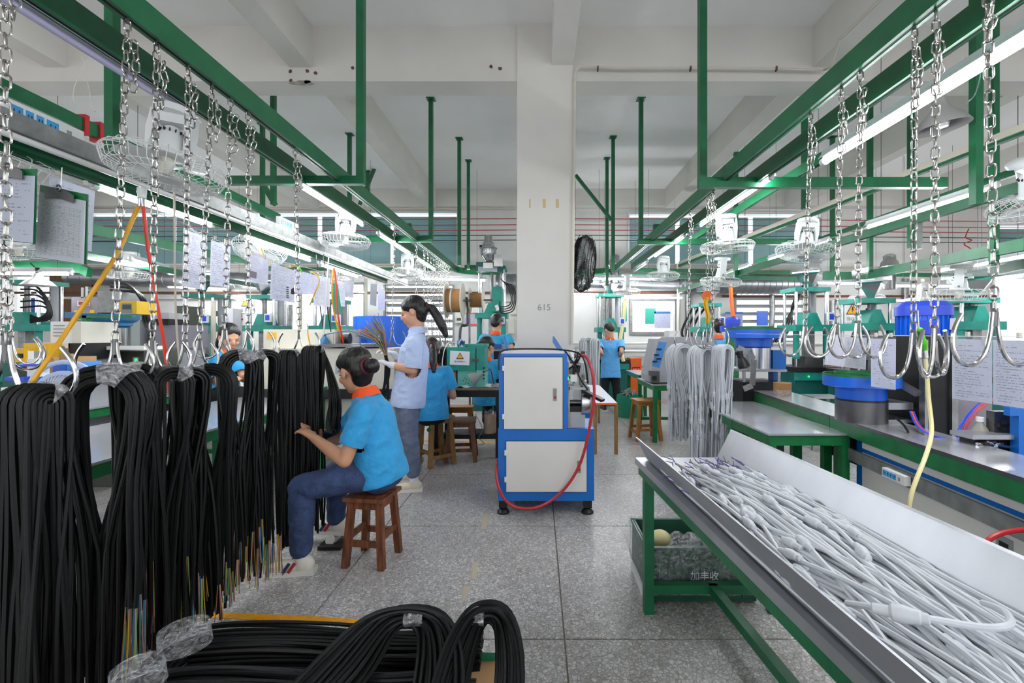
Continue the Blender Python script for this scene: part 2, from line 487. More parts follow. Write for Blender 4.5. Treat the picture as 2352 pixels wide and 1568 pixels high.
def text_mesh(name, txt, size, m, parent, loc, rot, depth=.0006, align='CENTER'):
    cu = bpy.data.curves.new(name, 'FONT'); cu.body = txt; cu.size = size; cu.align_x = align; cu.align_y = 'CENTER'; cu.extrude = depth; cu.resolution_u = 3
    t = bpy.data.objects.new(name, cu); link(t)
    dg = bpy.context.evaluated_depsgraph_get()
    me = bpy.data.meshes.new_from_object(t.evaluated_get(dg))
    bpy.data.objects.remove(t); bpy.data.curves.remove(cu)
    me.materials.clear(); me.materials.append(M(m))
    o = bpy.data.objects.new(name, me); link(o)
    o0 = ORI[parent.name] if parent is not None else V((0, 0, 0))
    if parent is not None: o.parent = parent
    o.location = V(loc) - o0; o.rotation_euler = rot
    ORI[o.name] = V(loc)
    return o
def panel_mesh(name, quad, m, parent=None, thick=.0015):
    """thin sheet given 4 corners tl,tr,br,bl with uv"""
    q = [V(p) for p in quad]; n = (q[1] - q[0]).cross(q[3] - q[0]).normalized() * thick
    o0 = ORI[parent.name] if parent is not None else V((0, 0, 0))
    vs = [p - o0 for p in q] + [p + n - o0 for p in q]
    me = bpy.data.meshes.new(name)
    fs = [(0, 1, 2, 3), (7, 6, 5, 4), (0, 4, 5, 1), (1, 5, 6, 2), (2, 6, 7, 3), (3, 7, 4, 0)]
    me.from_pydata([tuple(p) for p in vs], [], fs)
    uvl = me.uv_layers.new(name='UVMap'); U = [(0, 1), (1, 1), (1, 0), (0, 0)]
    for p in me.polygons:
        for li, vi in zip(p.loop_indices, p.vertices): uvl.data[li].uv = U[vi % 4]
    me.materials.append(M(m))
    o = bpy.data.objects.new(name, me); link(o)
    if parent is not None: o.parent = parent
    ORI[o.name] = o0
    return o
# ================================================================== the room
XL, XR, YB, YF, ZS = -12.0, 11.6, 9.3, -5.0, 4.22
fl = struct(MB().bb((XL, YF, -.2), (XR, YB + .2, -.008)).build('floor', 'concrete'))
PW = 1.155
pm = MB().bb((0.004, .004, -.03), (PW - .004, PW - .004, 0)).mesh('floor_panel', smooth=False)
pm.materials.append(M('terrazzo'))
for i in range(-11, 10):
    for j in range(-5, 8):
        o = bpy.data.objects.new('floor_panel', pm); link(o); o.parent = fl
        o.location = (.115 + PW * i, .794 + PW * j, 0)
# painted floor lines
def floor_mark(name, pts, m, parent):
    n = len(pts); b = MB(); b.add([V((x, y, .0015)) for x, y in pts], [tuple(range(n))]); return b.build(name, m, parent, smooth=False)
def fxy(px, py):
    Y = F * HC / (py - CY); return ((px - CX) * Y / F, Y)
floor_mark('line_marking', [fxy(480, 1406), fxy(600, 1410), fxy(720, 1415), fxy(843, 1424), fxy(843, 1434), fxy(700, 1430), fxy(590, 1424), fxy(470, 1418)], 'floor_yellow', fl)
floor_mark('line_marking', [fxy(965, 1010), fxy(1145, 1014), fxy(1145, 1017), fxy(965, 1013)], 'floor_yellow', fl)
for (a, b_, w) in (((1122, 1120), (1134, 1120), 30), ((1110, 1180), (1123, 1180), 36), ((1088, 1290), (1101, 1290), 40), ((1063, 1350), (1077, 1345), 32)):
    rr = random.Random(a[0]); pts = []
    for k in range(7):
        y = a[1] + w * k / 6; pts.append(fxy(a[0] - (y - a[1]) * .13 + rr.uniform(-3, 3), y))
    for k in range(6, -1, -1):
        y = b_[1] + w * k / 6; pts.append(fxy(b_[0] - (y - a[1]) * .13 + rr.uniform(-3, 3), y))
    floor_mark('line_marking', pts, 'floor_yellow_worn', fl)
ceil_ = struct(MB().bb((XL, YF, ZS), (XR, YB + .2, ZS + .15)).build('ceiling', 'plaster_ceiling'))
mb_ = struct(MB().bb((XL, 4.3, 3.70), (XR, 4.56, ZS)).build('trim_1', 'plaster'))
struct(MB().bb((XL, 9.06, 3.88), (XR, YB, ZS)).build('trim_2', 'plaster'))
struct(MB().bb((XL, -.9, 3.70), (XR, -.62, ZS)).build('trim_3', 'plaster'))
k = 4
for x0, x1 in ((-11.5, -11.3), (-9.2, -9.0), (-6.95, -6.75), (-4.65, -4.45), (-2.34, -2.13), (.13, .333), (2.6, 2.82), (5.0, 5.2), (7.4, 7.6), (9.8, 10.0)):
    for ya, yb in ((YF, -.9), (-.62, 4.3), (4.56, 9.06)):
        dx = -.07 if (x0 > 2 and ya > 4) else (.1 if (x0 < -1 and ya > 4) else 0)
        struct(MB().bb((x0 + dx, ya, 3.83), (x1 + dx, yb, ZS)).build('trim_%d' % k, 'plaster')); k += 1
pil = struct(MB().bb((-.192, 4.26, 0), (.331, 4.80, ZS)).build('wall_pillar', 'plaster'))
struct(MB().bb((-6.2, 4.26, 0), (-5.7, 4.8, ZS)).build('wall_pillar', 'plaster'))
struct(MB().bb((6.3, 4.26, 0), (6.8, 4.8, ZS)).build('wall_pillar', 'plaster'))
# tape residue and pencil figures on the pillar
for px, w in ((1217, 4), (1250, 7), (1280, 7)):
    MB().bb((PX(px - w / 2, 4.26), 4.2585, PZ(477, 4.26)), (PX(px + w / 2, 4.26), 4.26, PZ(457, 4.26))).build('tape_residue', 'tape', pil, smooth=False)
text_mesh('pencil_writing', '615', .085, 'strip_grey', pil, (PX(1250, 4.25), 4.258, PZ(706, 4.25)), (R(90), 0, 0), depth=.0002)
text_mesh('pencil_writing', '517', .06, 'paper_grey', pil, (PX(1268, 4.25), 4.258, PZ(760, 4.25)), (R(90), 0, 0), depth=.0002)
# broken plaster on the beam edge
def patch(px, py, w, h, m, seed):
    r = random.Random(seed); pts = []
    for i in range(14):
        t = 2 * PI * i / 14; q = r.uniform(.7, 1.1)
        pts.append((PX(px + w * .5 * math.cos(t) * q, 4.3), PZ(py + h * .5 * math.sin(t) * q, 4.3)))
    b = MB(); b.add([V((x, 4.297, z)) for x, z in pts], [tuple(range(len(pts)))])
    return b.build('plaster_chip', m, mb_, smooth=False)
patch(694, 191, 62, 13, 'concrete', 1); patch(706, 188, 16, 10, 'galv_matt', 2)
for i, (px, py) in enumerate(((667, 164), (706, 163), (725, 168), (810, 156), (1128, 153), (1149, 158), (668, 185))):
    patch(px, py, 9, 9, 'rust', 10 + i)
# ---- back wall with openings
def wall_holes(name, x0, x1, z0, z1, y, th, holes, m):
    xs = sorted({x0, x1, *[h[0] for h in holes], *[h[1] for h in holes]}); zs = sorted({z0, z1, *[h[2] for h in holes], *[h[3] for h in holes]})
    b = MB()
    for i in range(len(xs) - 1):
        for j in range(len(zs) - 1):
            cx, cz = (xs[i] + xs[i + 1]) / 2, (zs[j] + zs[j + 1]) / 2
            if any(h[0] < cx < h[1] and h[2] < cz < h[3] for h in holes): continue
            b.bb((xs[i], y, zs[j]), (xs[i + 1], y + th, zs[j + 1]))
    return struct(b.build(name, m, smooth=False))
def hp(x0, x1, ya, yb): return (PX(x0, YB), PX(x1, YB), PZ(yb, YB), PZ(ya, YB))
H = {1: hp(200, 1050, 488, 606), 2: hp(1445, 1885, 490, 606), 3: hp(2285, 2520, 516, 606), 4: hp(15, 118, 634, 742), 5: hp(640, 836, 652, 756), 6: hp(1452, 1552, 690, 762),
     7: hp(1690, 1852, 658, 782), 8: hp(2282, 2475, 638, 800), 9: hp(885, 1040, 655, 782), 10: hp(-40, 190, 500, 606)}
wall_holes('wall_back', XL, XR, 0, ZS, YB, .2, list(H.values()), 'plaster_wall')
struct(MB().bb((XL - .2, YF, 0), (XL, YB + .2, .9)).bb((XL - .2, YF, 2.9), (XL, YB + .2, ZS)).bb((XL - .2, YF, .9), (XL, -3, 2.9)).bb((XL - .2, 1, .9), (XL, 3, 2.9)).bb((XL - .2, 7, .9), (XL, YB + .2, 2.9)).build('wall_left', 'plaster_wall', smooth=False))
struct(MB().bb((XR, YF, 0), (XR + .2, YB + .2, .9)).bb((XR, YF, 2.9), (XR + .2, YB + .2, ZS)).bb((XR, YF, .9), (XR + .2, -3, 2.9)).bb((XR, 1, .9), (XR + .2, 3, 2.9)).bb((XR, 7, .9), (XR + .2, YB + .2, 2.9)).build('wall_right', 'plaster_wall', smooth=False))
def frame(n, h, w=.05, m='strip_grey', bars=0):
    x0, x1, z0, z1 = h; y = YB - .02
    o = bpy.data.objects.new('window_%d' % n, None); o.location = ((x0 + x1) / 2, YB, z0); link(o); struct(o); ORI[o.name] = V(o.location)
    b = MB(); b.bb((x0 - w, y - .02, z0 - w), (x1 + w, y + .05, z0)); b.bb((x0 - w, y - .02, z1), (x1 + w, y + .05, z1 + w * .4))
    b.bb((x0 - w, y - .02, z0), (x0, y + .05, z1)); b.bb((x1, y - .02, z0), (x1 + w, y + .05, z1))
    b.build('window_frame', m, o, smooth=False)
    for i in range(bars):
        z = z0 + (z1 - z0) * (i + .5) / bars
        MB().bar((x0, y + .12, z), (x1, y + .12, z), .10, .02, up=(0, .5, 1)).build('louvre_slat', 'strip_grey', o, smooth=False)
    return o
def blinds(n, h, cuts):
    o = frame(n, h, .03, 'plaster_wall'); z0, z1 = h[2], h[3]
    for a, b_ in cuts:
        xa, xb = PX(a, YB), PX(b_, YB); zt = z1 - .075; zm = z0 + (zt - z0) * .45; ns = 26
        pts = [(YB + .03, z0), (YB + .03, zm)]
        for i in range(1, ns + 1): pts.append((YB + .03 + (.012 if i % 2 else 0), zm + (zt - zm) * i / ns))
        mb = MB(); k = len(pts)
        vs = [V((xa, y, z)) for y, z in pts] + [V((xb, y, z)) for y, z in pts]
        mb.add(vs, [(i, k + i, k + i + 1, i + 1) for i in range(k - 1)])
        mb.build('blind', 'blind_teal', o, smooth=False)
blinds(1, H[1], [(196, 396), (402, 560), (566, 728), (738, 896), (904, 1054)])
blinds(2, H[2], [(1441, 1552), (1562, 1720), (1731, 1890)])
blinds(3, H[3], [(2280, 2525)])
blinds(10, H[10], [(-45, 195)])
frame(4, H[4]); frame(5, H[5], .06, 'galv_matt'); frame(6, H[6], .06, 'galv_matt'); frame(7, H[7], .03, 'strip_grey', 7); frame(8, H[8], .03, 'white_plastic'); frame(9, H[9], .03, 'strip_grey', 7)
# ================================================================== overhead rails, posts, lamps
ZR = HC + 1.158          # height of the slot edge of the chain rails
def rail_section(b, x, y0, y1, z0, face=1, w=.046, h=.105, slot=True):
    """C-rail along Y; open slot underneath"""
    b.bb((x - w / 2, y0, z0 + .004), (x + w / 2, y1, z0 + h))
    b.bb((x - w / 2, y0, z0), (x - .007, y1, z0 + .004)); b.bb((x + .007, y0, z0), (x + w / 2, y1, z0 + .004))
def make_rail(name, label, x, y0, y1, z0, curve=None, group=None, w=.046, h=.105):
    t = thing(name, label, 'rail', (x, y0, z0), group)
    b = MB(); rail_section(b, x, y0, y1, z0, w=w, h=h); b.build('channel', 'green', t, smooth=False)
    MB().bb((x - .006, y0, z0 + .001), (x + .006, y1, z0 + .0045)).build('slot', 'dark_slot', t, smooth=False)
    if curve:
        pts = [V(p) for p in curve]
        b = MB()
        for i in range(len(pts) - 1):
            b.bar(pts[i], pts[i + 1] + (pts[i + 1] - pts[i]).normalized() * .012, w, h)
        b.build('bend', 'green', t, smooth=True, ang=30)
    return t
def arc(cx, cy, r, a0, a1, z, n=14): return [V((cx + r * math.cos(R(a0 + (a1 - a0) * i / n)), cy + r * math.sin(R(a0 + (a1 - a0) * i / n)), z)) for i in range(n + 1)]
zc = ZR + .052
lc = [V((-1.5, 8.2, zc))] + arc(-1.05, 8.25, .45, 180, 100, zc) + arc(-.95, 8.45, .27, 80, -90, zc, 10) + [V((-1.3, 8.18, zc))]
make_rail('chain_rail', 'green overhead chain rail left of the pillar, bundles of black cable hang below it', -1.5, -1.0, 8.2, ZR, lc)
rc = [V((1.41, 8.2, zc)), V((1.36, 8.42, zc)), V((1.2, 8.6, zc)), V((.9, 8.66, zc)), V((.4, 8.66, zc))]
make_rail('chain_rail', 'green overhead chain rail right of the pillar with bare hooks near the camera', 1.41, -1.0, 8.2, ZR, rc)
make_rail('lamp_rail', 'green beam carrying tube lamps, just left of the black cable rail', -1.765, -1.0, 8.0, ZR)
make_rail('lamp_rail', 'green beam carrying tube lamps, just right of the bare hook rail', 1.66, -1.0, 8.0, ZR - .01)
make_rail('lamp_rail', 'lower green beam with tube lamps above the clipboards', -2.33, -1.0, 7.0, HC + .80, w=.04, h=.08)
make_rail('lamp_rail', 'thin green beam behind the long lamp, upper right corner', 1.98, -1.0, 6.0, HC + 1.20, w=.04, h=.07)
# galvanised cable tray + white conduit above the clipboards
t = thing('cable_tray', 'galvanised cable tray running above the left workbench lamps', 'cable tray', (-2.2, 0, HC + .83))
MB().bb((-2.24, -1, HC + .85), (-2.17, 7.6, HC + .93)).build('tray_channel', 'galv_matt', t, smooth=False)
tag(MB().cyl((-2.17, -1, HC + .825), (-2.17, 7.6, HC + .825), .014, n=10).build('air_pipe', 'white_plastic'), 'white air pipe fixed along the galvanised cable tray', 'pipe')
# far-left green structural beams
def beam(label, pts, w=.05, h=.1, m='green', name='green_beam', group=None, cat='beam'):
    b = MB()
    for i in range(len(pts) - 1): b.bar(pts[i], pts[i + 1], w, h)
    o = b.build(name, m, smooth=False); tag(o, label, cat, group); return o
beam('green beam with red cloth ties running behind the ceiling fans on the left', [P(-40, 180, 2.4), P(640, 500, 5.6)], .05, .085)
beam('green beam low behind the yellow air hose, upper left', [P(150, 515, 3.6), P(760, 640, 9.0)], .05, .09)
beam('pale green lit beam under the left back lamps', [P(120, 575, 4.2), P(640, 665, 9.0)], .04, .07)
beam('green curved rail end above the grey pendant lamp at far left', [P(-30, 602, 5.0), P(60, 606, 5.1), P(140, 612, 5.2), P(190, 618, 5.2), P(206, 626, 5.15)], .05, .10)
# bands of red cloth on the left beam
for (px, py) in ((189, 300), (223, 320)):
    A_, B_ = P(-40, 180, 2.4), P(640, 500, 5.6); c = min((A_ + (B_ - A_) * (k_ / 400) for k_ in range(401)), key=lambda p: abs(CX + p.x * F / p.y - px))
    tag(MB().box(c, (.075, .03, .13)).build('red_tie', 'deep_red'), 'red cloth tie on the green beam, %s of two' % ('left' if px < 200 else 'right'), 'tie')
# ---- hanging posts with foot brackets
def post(label, px, ytop, ybot, Y, w=.055, top_z=None, m='green'):
    x = PX(px, Y); zb = PZ(ybot, Y); zt = top_z if top_z else (ZS if ytop is None else PZ(ytop, Y))
    t = thing('hanger_post', label, 'post', (x, Y, zb), 'green hanger posts')
    MB().bb((x - w / 2, Y - w / 2, zb), (x + w / 2, Y + w / 2, zt)).build('upright', m, t, smooth=False)
    if zt > ZS - .02: MB().bb((x - w, Y - w, ZS - .012), (x + w, Y + w, ZS)).build('ceiling_plate', m, t, smooth=False)
    return t
def bracket(t, x0, x1, Y, z, h=.055):
    MB().bb((x0, Y - .027, z), (x1, Y + .027, z + h)).build('cross_bar', 'green', t, smooth=False)
YA, YC = 3.44, 5.62
a = post('tall green hanger post beside the left chain rail, nearest the camera', 829, None, 416, YA); bracket(a, PX(525, YA), PX(838, YA), YA, PZ(424, YA), .06)
a = post('tall green hanger post beside the right chain rail, nearest the camera', 1613, None, 416, YA); bracket(a, PX(1604, YA), PX(2170, YA), YA, PZ(432, YA), .075)
a = post('second green hanger post of the left chain rail', 990, None, 553, YC, .05); bracket(a, PX(750, YC), PX(993, YC), YC, PZ(556, YC), .07)
a = post('second green hanger post of the right chain rail', 1472, None, 553, YC, .05); bracket(a, PX(1465, YC), PX(1900, YC), YC, PZ(562, YC), .07)
for lab, px, yb, Y in (('green post with painted foot, first of a pair left of the pillar', 1055, 610, 6.75), ('slim green post just left of the pillar', 1076, 618, 7.6),
                       ('green post just right of the pillar, outer of a pair', 1408, 625, 6.7), ('slim green post right of the pillar, nearest to it', 1394, 655, 7.5),
                       ('slim green post behind the left rail near the fan', 803, 470, 6.6), ('thin green post behind the left hanger', 845, 470, 8.1),
                       ('green post at the left edge behind the bare lamp beam', 258, 392, 2.6), ('green post on the left between chain and fan', 628, 470, 5.3), ('green post behind the ceiling fan on the left', 603, 640, 6.3),
                       ('green post right of the long lamp, near the pendant shade', 2242, 470, 2.95), ('green post right edge behind the pendant shade', 2283, 610, 3.9),
                       ('green post behind the second right chain', 1848, 480, 5.0), ('green post right, behind the thin chains', 1998, 625, 5.6), ('slim green post right, behind the hook chains', 1912, 640, 6.7), ('green post under the right fan', 2092, 570, 5.2), ('green post beneath the middle right fan', 1690, 640, 6.3)):
    post(lab, px, None, yb, Y, .05)
beam('green diagonal brace right of the pillar', [P(1322, 402, 6.7), P(1404, 505, 6.7)], .045, .045)
beam('green diagonal brace behind the left hanger', [P(866, 372, 8.0), P(826, 470, 8.0)], .05, .05)
beam('green diagonal brace at far left by the fan', [P(598, 412, 5.4), P(632, 470, 5.4)], .05, .05)
beam('green diagonal brace at the right edge', [P(2290, 490, 4.0), P(2360, 440, 4.0)], .03, .03)
beam('green sloping beam with cream conduit across the right side', [P(1560, 610, 8.0), P(2360, 296, 3.2)], .04, .06)
beam('cream conduit on the sloping green beam at right', [P(1560, 604, 7.98), P(2360, 288, 3.18)], .02, .05, 'conduit', 'conduit', cat='conduit')
beam('green beam under the right row of lamps', [P(1560, 668, 8.2), P(2360, 425, 3.0)], .045, .075)
beam('green beam above the right row of lamps', [P(1740, 600, 7.0), P(2360, 385, 3.0)], .04, .05)
beam('green low rail above the blue motor on the right', [P(1890, 634, 6.2), P(1990, 632, 6.0), P(2360, 560, 3.6)], .05, .10)
beam('green lower rail at the right edge by the bright opening', [P(2180, 645, 5.5), P(2360, 606, 4.0)], .05, .08)
beam('long green cross beam on the back wall left of the pillar', [P(590, 618, 8.4), P(1060, 618, 8.4)], .05, .06)
beam('long green cross beam on the back wall right of the pillar', [P(1460, 620, 8.4), P(2260, 634, 8.4)], .05, .07)
beam('green bar low behind the right fans', [P(1340, 632, 8.3), P(1830, 640, 8.3)], .05, .07)
# small plates on the rails
for lab, px, py, Y in (('small green clamp on the left chain rail', 935, 522, 5.55), ('small green clamp on the right chain rail', 1511, 524, 5.55)):
    tag(MB().box(P(px, py, Y), (.11, .05, .09)).build('rail_clamp', 'green_dark'), lab, 'clamp')
# ---- tube lamps
LAMP_N = [0]
def lamp(label, a, b, lit=True, housing=True, r=.0135, group='fluorescent tube lamps', wide=.03, hang=True):
    a, b = V(a), V(b); d = (b - a).normalized()
    t = thing('tube_lamp', label, 'lamp', tuple(a), group)
    s = d.cross(V((0, 0, 1))).normalized()
    if housing:
        mb = MB(); mb.bar(a + V((0, 0, .05)), b + V((0, 0, .05)), wide * .55, .035)
        mb.build('housing', 'lamp_housing', t, smooth=False)
        vs = []
        for p in (a, b):
            for k, z in ((-1, .018), (-.45, .045), (.45, .045), (1, .018)): vs.append(p + s * (k * wide) + V((0, 0, z)))
        MB().add(vs, [(0, 1, 5, 4), (1, 2, 6, 5), (2, 3, 7, 6)]).build('reflector', 'lamp_housing', t, smooth=False)
    if hang:
        for k in (.15, .85):
            p = a + (b - a) * k; MB().cyl(p + V((0, 0, r)), V((p.x, p.y, ZS)), .0025, n=5).build('hanger_wire', 'steel_dark', t)
    MB().cyl(a + d * .03, b - d * .03, r, n=10).build('tube', 'tube_lit' if lit else 'tube_off', t)
    for p, q in ((a, a + d * .03), (b - d * .03, b)):
        MB().cyl(p, q, r * 1.15, n=10).build('end_cap', 'white_plastic', t)
        if housing: MB().box(p + V((0, 0, .022)), (.022, .022, .05)).build('lamp_holder', 'white_plastic', t)
    return t
zl = HC + 1.115
def yl(label, x, y0, y1, z, **k): return lamp(label, (x, y0, z), (x, y1, z), hang=False, **k)
yl('unlit tube lamp high at the left, before the hanging chains', -1.80, .85, 2.42, zl + .02, lit=False)
yl('lit tube lamp under the left beam, near the first hanger post', -1.775, 3.40, 4.62, zl)
yl('lit tube lamp under the left beam, second beyond the hanger post', -1.765, 5.05, 6.3, zl)
yl('unlit-looking tube lamp at the far end of the left beam', -1.765, 6.6, 7.8, zl)
yl('very bright long tube lamp in the upper right corner', 1.74, .78, 2.78, zl - .06, r=.02)
yl('lit tube lamp under the right beam, beyond the hanger post', 1.70, 3.30, 4.76, zl + .03)
yl('lit tube lamp under the right beam, second beyond the hanger post', 1.70, 5.25, 6.6, zl + .03)
yl('unlit reflector lamp at the far end of the right beam', 1.68, 7.0, 7.95, zl + .0, lit=False)
yl('lit tube lamp above the clipboards on the left', -2.37, 2.42, 3.32, HC + .795)
yl('lit tube lamp above the hanging sheets on the left', -2.37, 3.65, 4.75, HC + .78)
yl('third lit tube lamp along the hanging sheets', -2.37, 4.95, 6.0, HC + .77)
lamp('lit tube lamp on the right running down behind the bare hooks', P(2290, 432, 3.2), P(1990, 524, 4.45))
lamp('lit tube lamp on the right below the white fan', P(1905, 556, 5.1), P(1765, 598, 6.4))
lamp('lit short tube lamp right of centre under the low fan', P(1722, 612, 6.6), P(1652, 638, 7.8))
lamp('lit tube lamp at the right edge, upper of two', P(2360, 588, 4.6), P(2240, 610, 5.8))
lamp('lit tube lamp at the right edge by the bright opening', P(2360, 632, 4.5), P(2228, 648, 5.2))
lamp('lit horizontal tube lamp under the left rail bend', P(967, 640, 8.0), P(1118, 644, 8.0))
lamp('lit horizontal tube lamp right of the pillar under the rail bend', P(1352, 640, 8.0), P(1514, 642, 8.0))
lamp('lit horizontal tube lamp above the right back window', P(1440, 682, 8.6), P(1570, 684, 8.6), housing=False)
lamp('lit horizontal tube lamp directly right of the pillar, low', P(1308, 674, 8.6), P(1402, 676, 8.6), housing=False)
lamp('lit horizontal tube lamp on the right behind the thin chains', P(1876, 650, 7.4), P(2036, 652, 7.4))
lamp('lit horizontal tube lamp above the blue motor, upper', P(2050, 657, 7.0), P(2212, 658, 7.0))
lamp('lit horizontal tube lamp above the blue motor, lower', P(2056, 690, 7.4), P(2200, 691, 7.4), housing=False)
lamp('lit horizontal tube lamp under the curved rail at far left', P(-60, 628, 4.9), P(166, 629, 4.9))
lamp('lit tube lamp at the left behind the yellow hose', P(300, 598, 4.8), P(388, 621, 6.2))
lamp('lit horizontal tube lamp behind the first hanging sheets', P(385, 629, 8.0), P(508, 631, 8.0))
lamp('lit horizontal tube lamp low behind the hanging sheets', P(384, 659, 8.6), P(520, 663, 8.6), housing=False)
lamp('lit tube lamp behind the blue drum, upper', P(788, 629, 7.6), P(862, 632, 7.6))
lamp('lit tube lamp behind the blue drum, lower', P(806, 669, 8.8), P(842, 671, 8.8), housing=False)
lamp('lit tube lamp behind the hanging sheets, right end', P(540, 688, 8.8), P(600, 688, 8.8), housing=False)
lamp('lit tube lamp at back between hopper and clear bags', P(1700, 672, 8.9), P(1780, 674, 8.9), housing=False)
# lamps of the same rows that run on behind the camera
yl('lit tube lamp of the left row, behind the camera', -1.775, -1.0, .4, zl)
yl('lit tube lamp of the right row, behind the camera', 1.74, -1.2, .5, zl - .06)
# ---- cream conduit on the main beam
c = [P(1314, 790, 4.23), P(1316, 600, 4.23), P(1319, 300, 4.23), P(1320, 175, 4.23), P(1323, 160, 4.23), P(1332, 153, 4.23), P(1430, 157, 4.23), P(1600, 156, 4.23), P(1780, 158, 4.23), P(1890, 161, 4.23), P(1908, 155, 4.15), V((2.59, 3.9, 3.84)), V((2.59, 2.2, 3.84)), V((2.59, .5, 3.84))]
t = thing('conduit', 'cream conduit climbing the pillar edge and running along the beam', 'conduit', tuple(c[0]))
MB().tube(c, .012, 8).build('pipe', 'conduit', t)
for px in (1373, 1586, 1783): MB().box(P(px, 158, 4.22), (.012, .03, .04)).build('clip', 'rust', t)
# ================================================================== chains, hooks, cable bundles
def link_mesh(ol=.0495, ow=.027, r=.003, n=6):
    hl = ol / 2 - ow / 2; rr = ow / 2 - r; pts = []
    for i in range(7): t = R(i * 30); pts.append(V((rr * math.cos(t), 0, hl + rr * math.sin(t))))
    for i in range(7): t = R(180 + i * 30); pts.append(V((rr * math.cos(t), 0, -hl + rr * math.sin(t))))
    me = MB().tube(pts, r, n, closed=True).mesh('link'); me.materials.append(M('chain')); return me
LINK = link_mesh(); PITCH = .0495 - 4 * .003
def hook_rod(b, yaw, s=1.0, tip=1.0, r=.0052, drop=.07):
    c, sn = math.cos(yaw), math.sin(yaw); pr = [(.006, .0), (.009, -.03), (.015, -.07), (.029, -.113), (.055, -.142), (.085, -.149), (.113, -.136), (.131, -.104), (.133, -.07), (.122, -.036), (.104, -.006)]
    return spline([V((u * s * c, u * s * sn, z * s)) for u, z in pr], 4)
def chain(label, slot, bottom, yaw=0., arms=(0, PI), detail=True, slack=5, hs=1.0, group=None, hook=True, r=.0052, seed=0):
    """slot: point under the rail; bottom: top of hook"""
    a, b = V(slot), V(bottom); d = b - a; L = d.length; n = max(3, int(L / PITCH)); step = d / n
    t = thing('chain_hook', label, 'chain', tuple(a), group)
    rd = random.Random(seed or hash(label) % 999); tw = rd.uniform(0, PI)
    ang = math.atan2(d.x, -d.z); angy = math.atan2(-d.y, -d.z)
    if detail:
        def put(p, q, tilt=0):
            o = bpy.data.objects.new('link', LINK); link(o); o.parent = t
            o.location = p - a; o.rotation_euler = (angy * -1 + rd.uniform(-.05, .05), -ang + tilt + rd.uniform(-.05, .05), tw + (PI / 2 if q % 2 else 0) + rd.uniform(-.18, .18))
        for i in range(n): put(a + step * (i + .5), i)
        for i in range(slack):  # spare links folded back up near the rail
            put(a + V((.018 + .006 * math.sin(i), .008, -.07 - PITCH * (i + .5))), i, rd.uniform(-.35, .35))
        MB().cyl(a + V((0, 0, .012)), a + V((0, 0, -.012)), .006, n=8).build('trolley', 'steel_dark', t)
    else:
        mb = MB(); q = [v.co.copy() for v in LINK.vertices]; fs = [tuple(p.vertices) for p in LINK.polygons]
        for i in range(n):
            m = Matrix.Rotation(tw + (PI / 2 if i % 2 else 0), 3, 'Z'); c = a + step * (i + .5)
            mb.add([c + m @ v for v in q], fs)
        mb.build('links', 'chain', t, kind='stuff')
    if hook:
        for k in arms:
            pts = [b + p for p in hook_rod(None, yaw + k, hs)]
            MB().tube(pts, r, 8).build('hook_arm', 'chain_hook', t)
        MB().cyl(b + V((0, 0, .012)), b + V((0, 0, -.045)), .009, n=8).build('weld', 'steel_dark', t)
    return t
XLr, XRr = -1.5, 1.41
def ysl(px): return F * abs(XLr if px < CX else XRr) / abs(px - CX)
def mk(label, px, bx, by, yaw=0, arms=(0, PI), **k):
    Y = ysl(px); x = XLr if px < CX else XRr
    return chain(label, (x, Y, ZR - .006), tuple(P(bx, by, Y)), yaw, arms, **k)
lg = 'chains with hooks on the left rail'; rg = 'chains with hooks on the right rail'
mk('steel chain at the left edge of the photo holding the nearest black cable bundle', 12, 14, 792, .35, (0, PI), group=lg, hs=1.15, r=.0062)
for lab, px, bx, by, yaw in (('second hanging steel chain from the left, over the wide black bundle', 293, 264, 786, .25), ('third steel chain from the left, right of the red hose', 360, 350, 782, .6),
                    ('fourth steel chain from the left, in front of the first hanging sheet', 432, 425, 785, .4), ('fifth steel chain from the left, beside the first hanging sheet', 487, 458, 782, 1.0),
                    ('sixth steel chain from the left, in front of the second sheet', 530, 516, 758, .5), ('seventh steel chain from the left', 570, 570, 758, .6), ('steel chain in front of the lit left lamp', 678, 687, 762, .15)):
    mk(lab, px, bx, by, yaw, group=lg, hs=.9, r=.0058)
for i, (lab, px, bx, by, yaw) in enumerate((('rightmost steel chain with a large empty hook', 2266, 2284, 716, .12), ('second steel chain from the right, over the blue motor', 2150, 2146, 754, .6), ('third steel chain from the right beside the green air gun', 2101, 2098, 764, .2),
                    ('steel chain with empty hook over the hanging document, fourth from the right', 1976, 1970, 742, .1), ('steel chain with empty hook, fifth from the right', 1933, 1922, 746, -.2), ('steel chain with empty hook, sixth from the right', 1862, 1849, 750, .05))):
    mk(lab, px, bx, by, yaw, group=rg, hs=1.12 if i < 3 else 1.0, slack=6, r=.0062)
for lab, px, bx, by, yaw in (('steel chain over the right grey cable bundle', 1637, 1636, 752, .2), ('steel chain with yellow strap over the middle grey bundle', 1626, 1624, 755, 1.0), ('steel chain over the left grey cable bundle', 1585, 1581, 758, .3)):
    mk(lab, px, bx, by, yaw, group=rg, hs=1.1)
mk('thin steel chain behind the standing woman', 906, 901, 760, .3, group=lg, detail=False)
mk('thin steel chain right of the bright far left lamp', 957, 956, 745, .3, group=lg, detail=False)
for i, px in enumerate((975, 983, 990, 997, 1003, 1008, 1013, 1017, 1021, 1025, 1028, 1031)):
    mk('thin steel chain in the crowded far row behind the ponytail', px, px + (i % 3 - 1) * 2, 775 + (i * 5) % 14, i * .7, group='far chains bunched at the end of the left rail', detail=False)
chain('thin steel chain right of the pillar with its tip over far grey cables', P(1388, 640, 7.4), P(1386, 765, 7.4), .3, group=rg, detail=False)
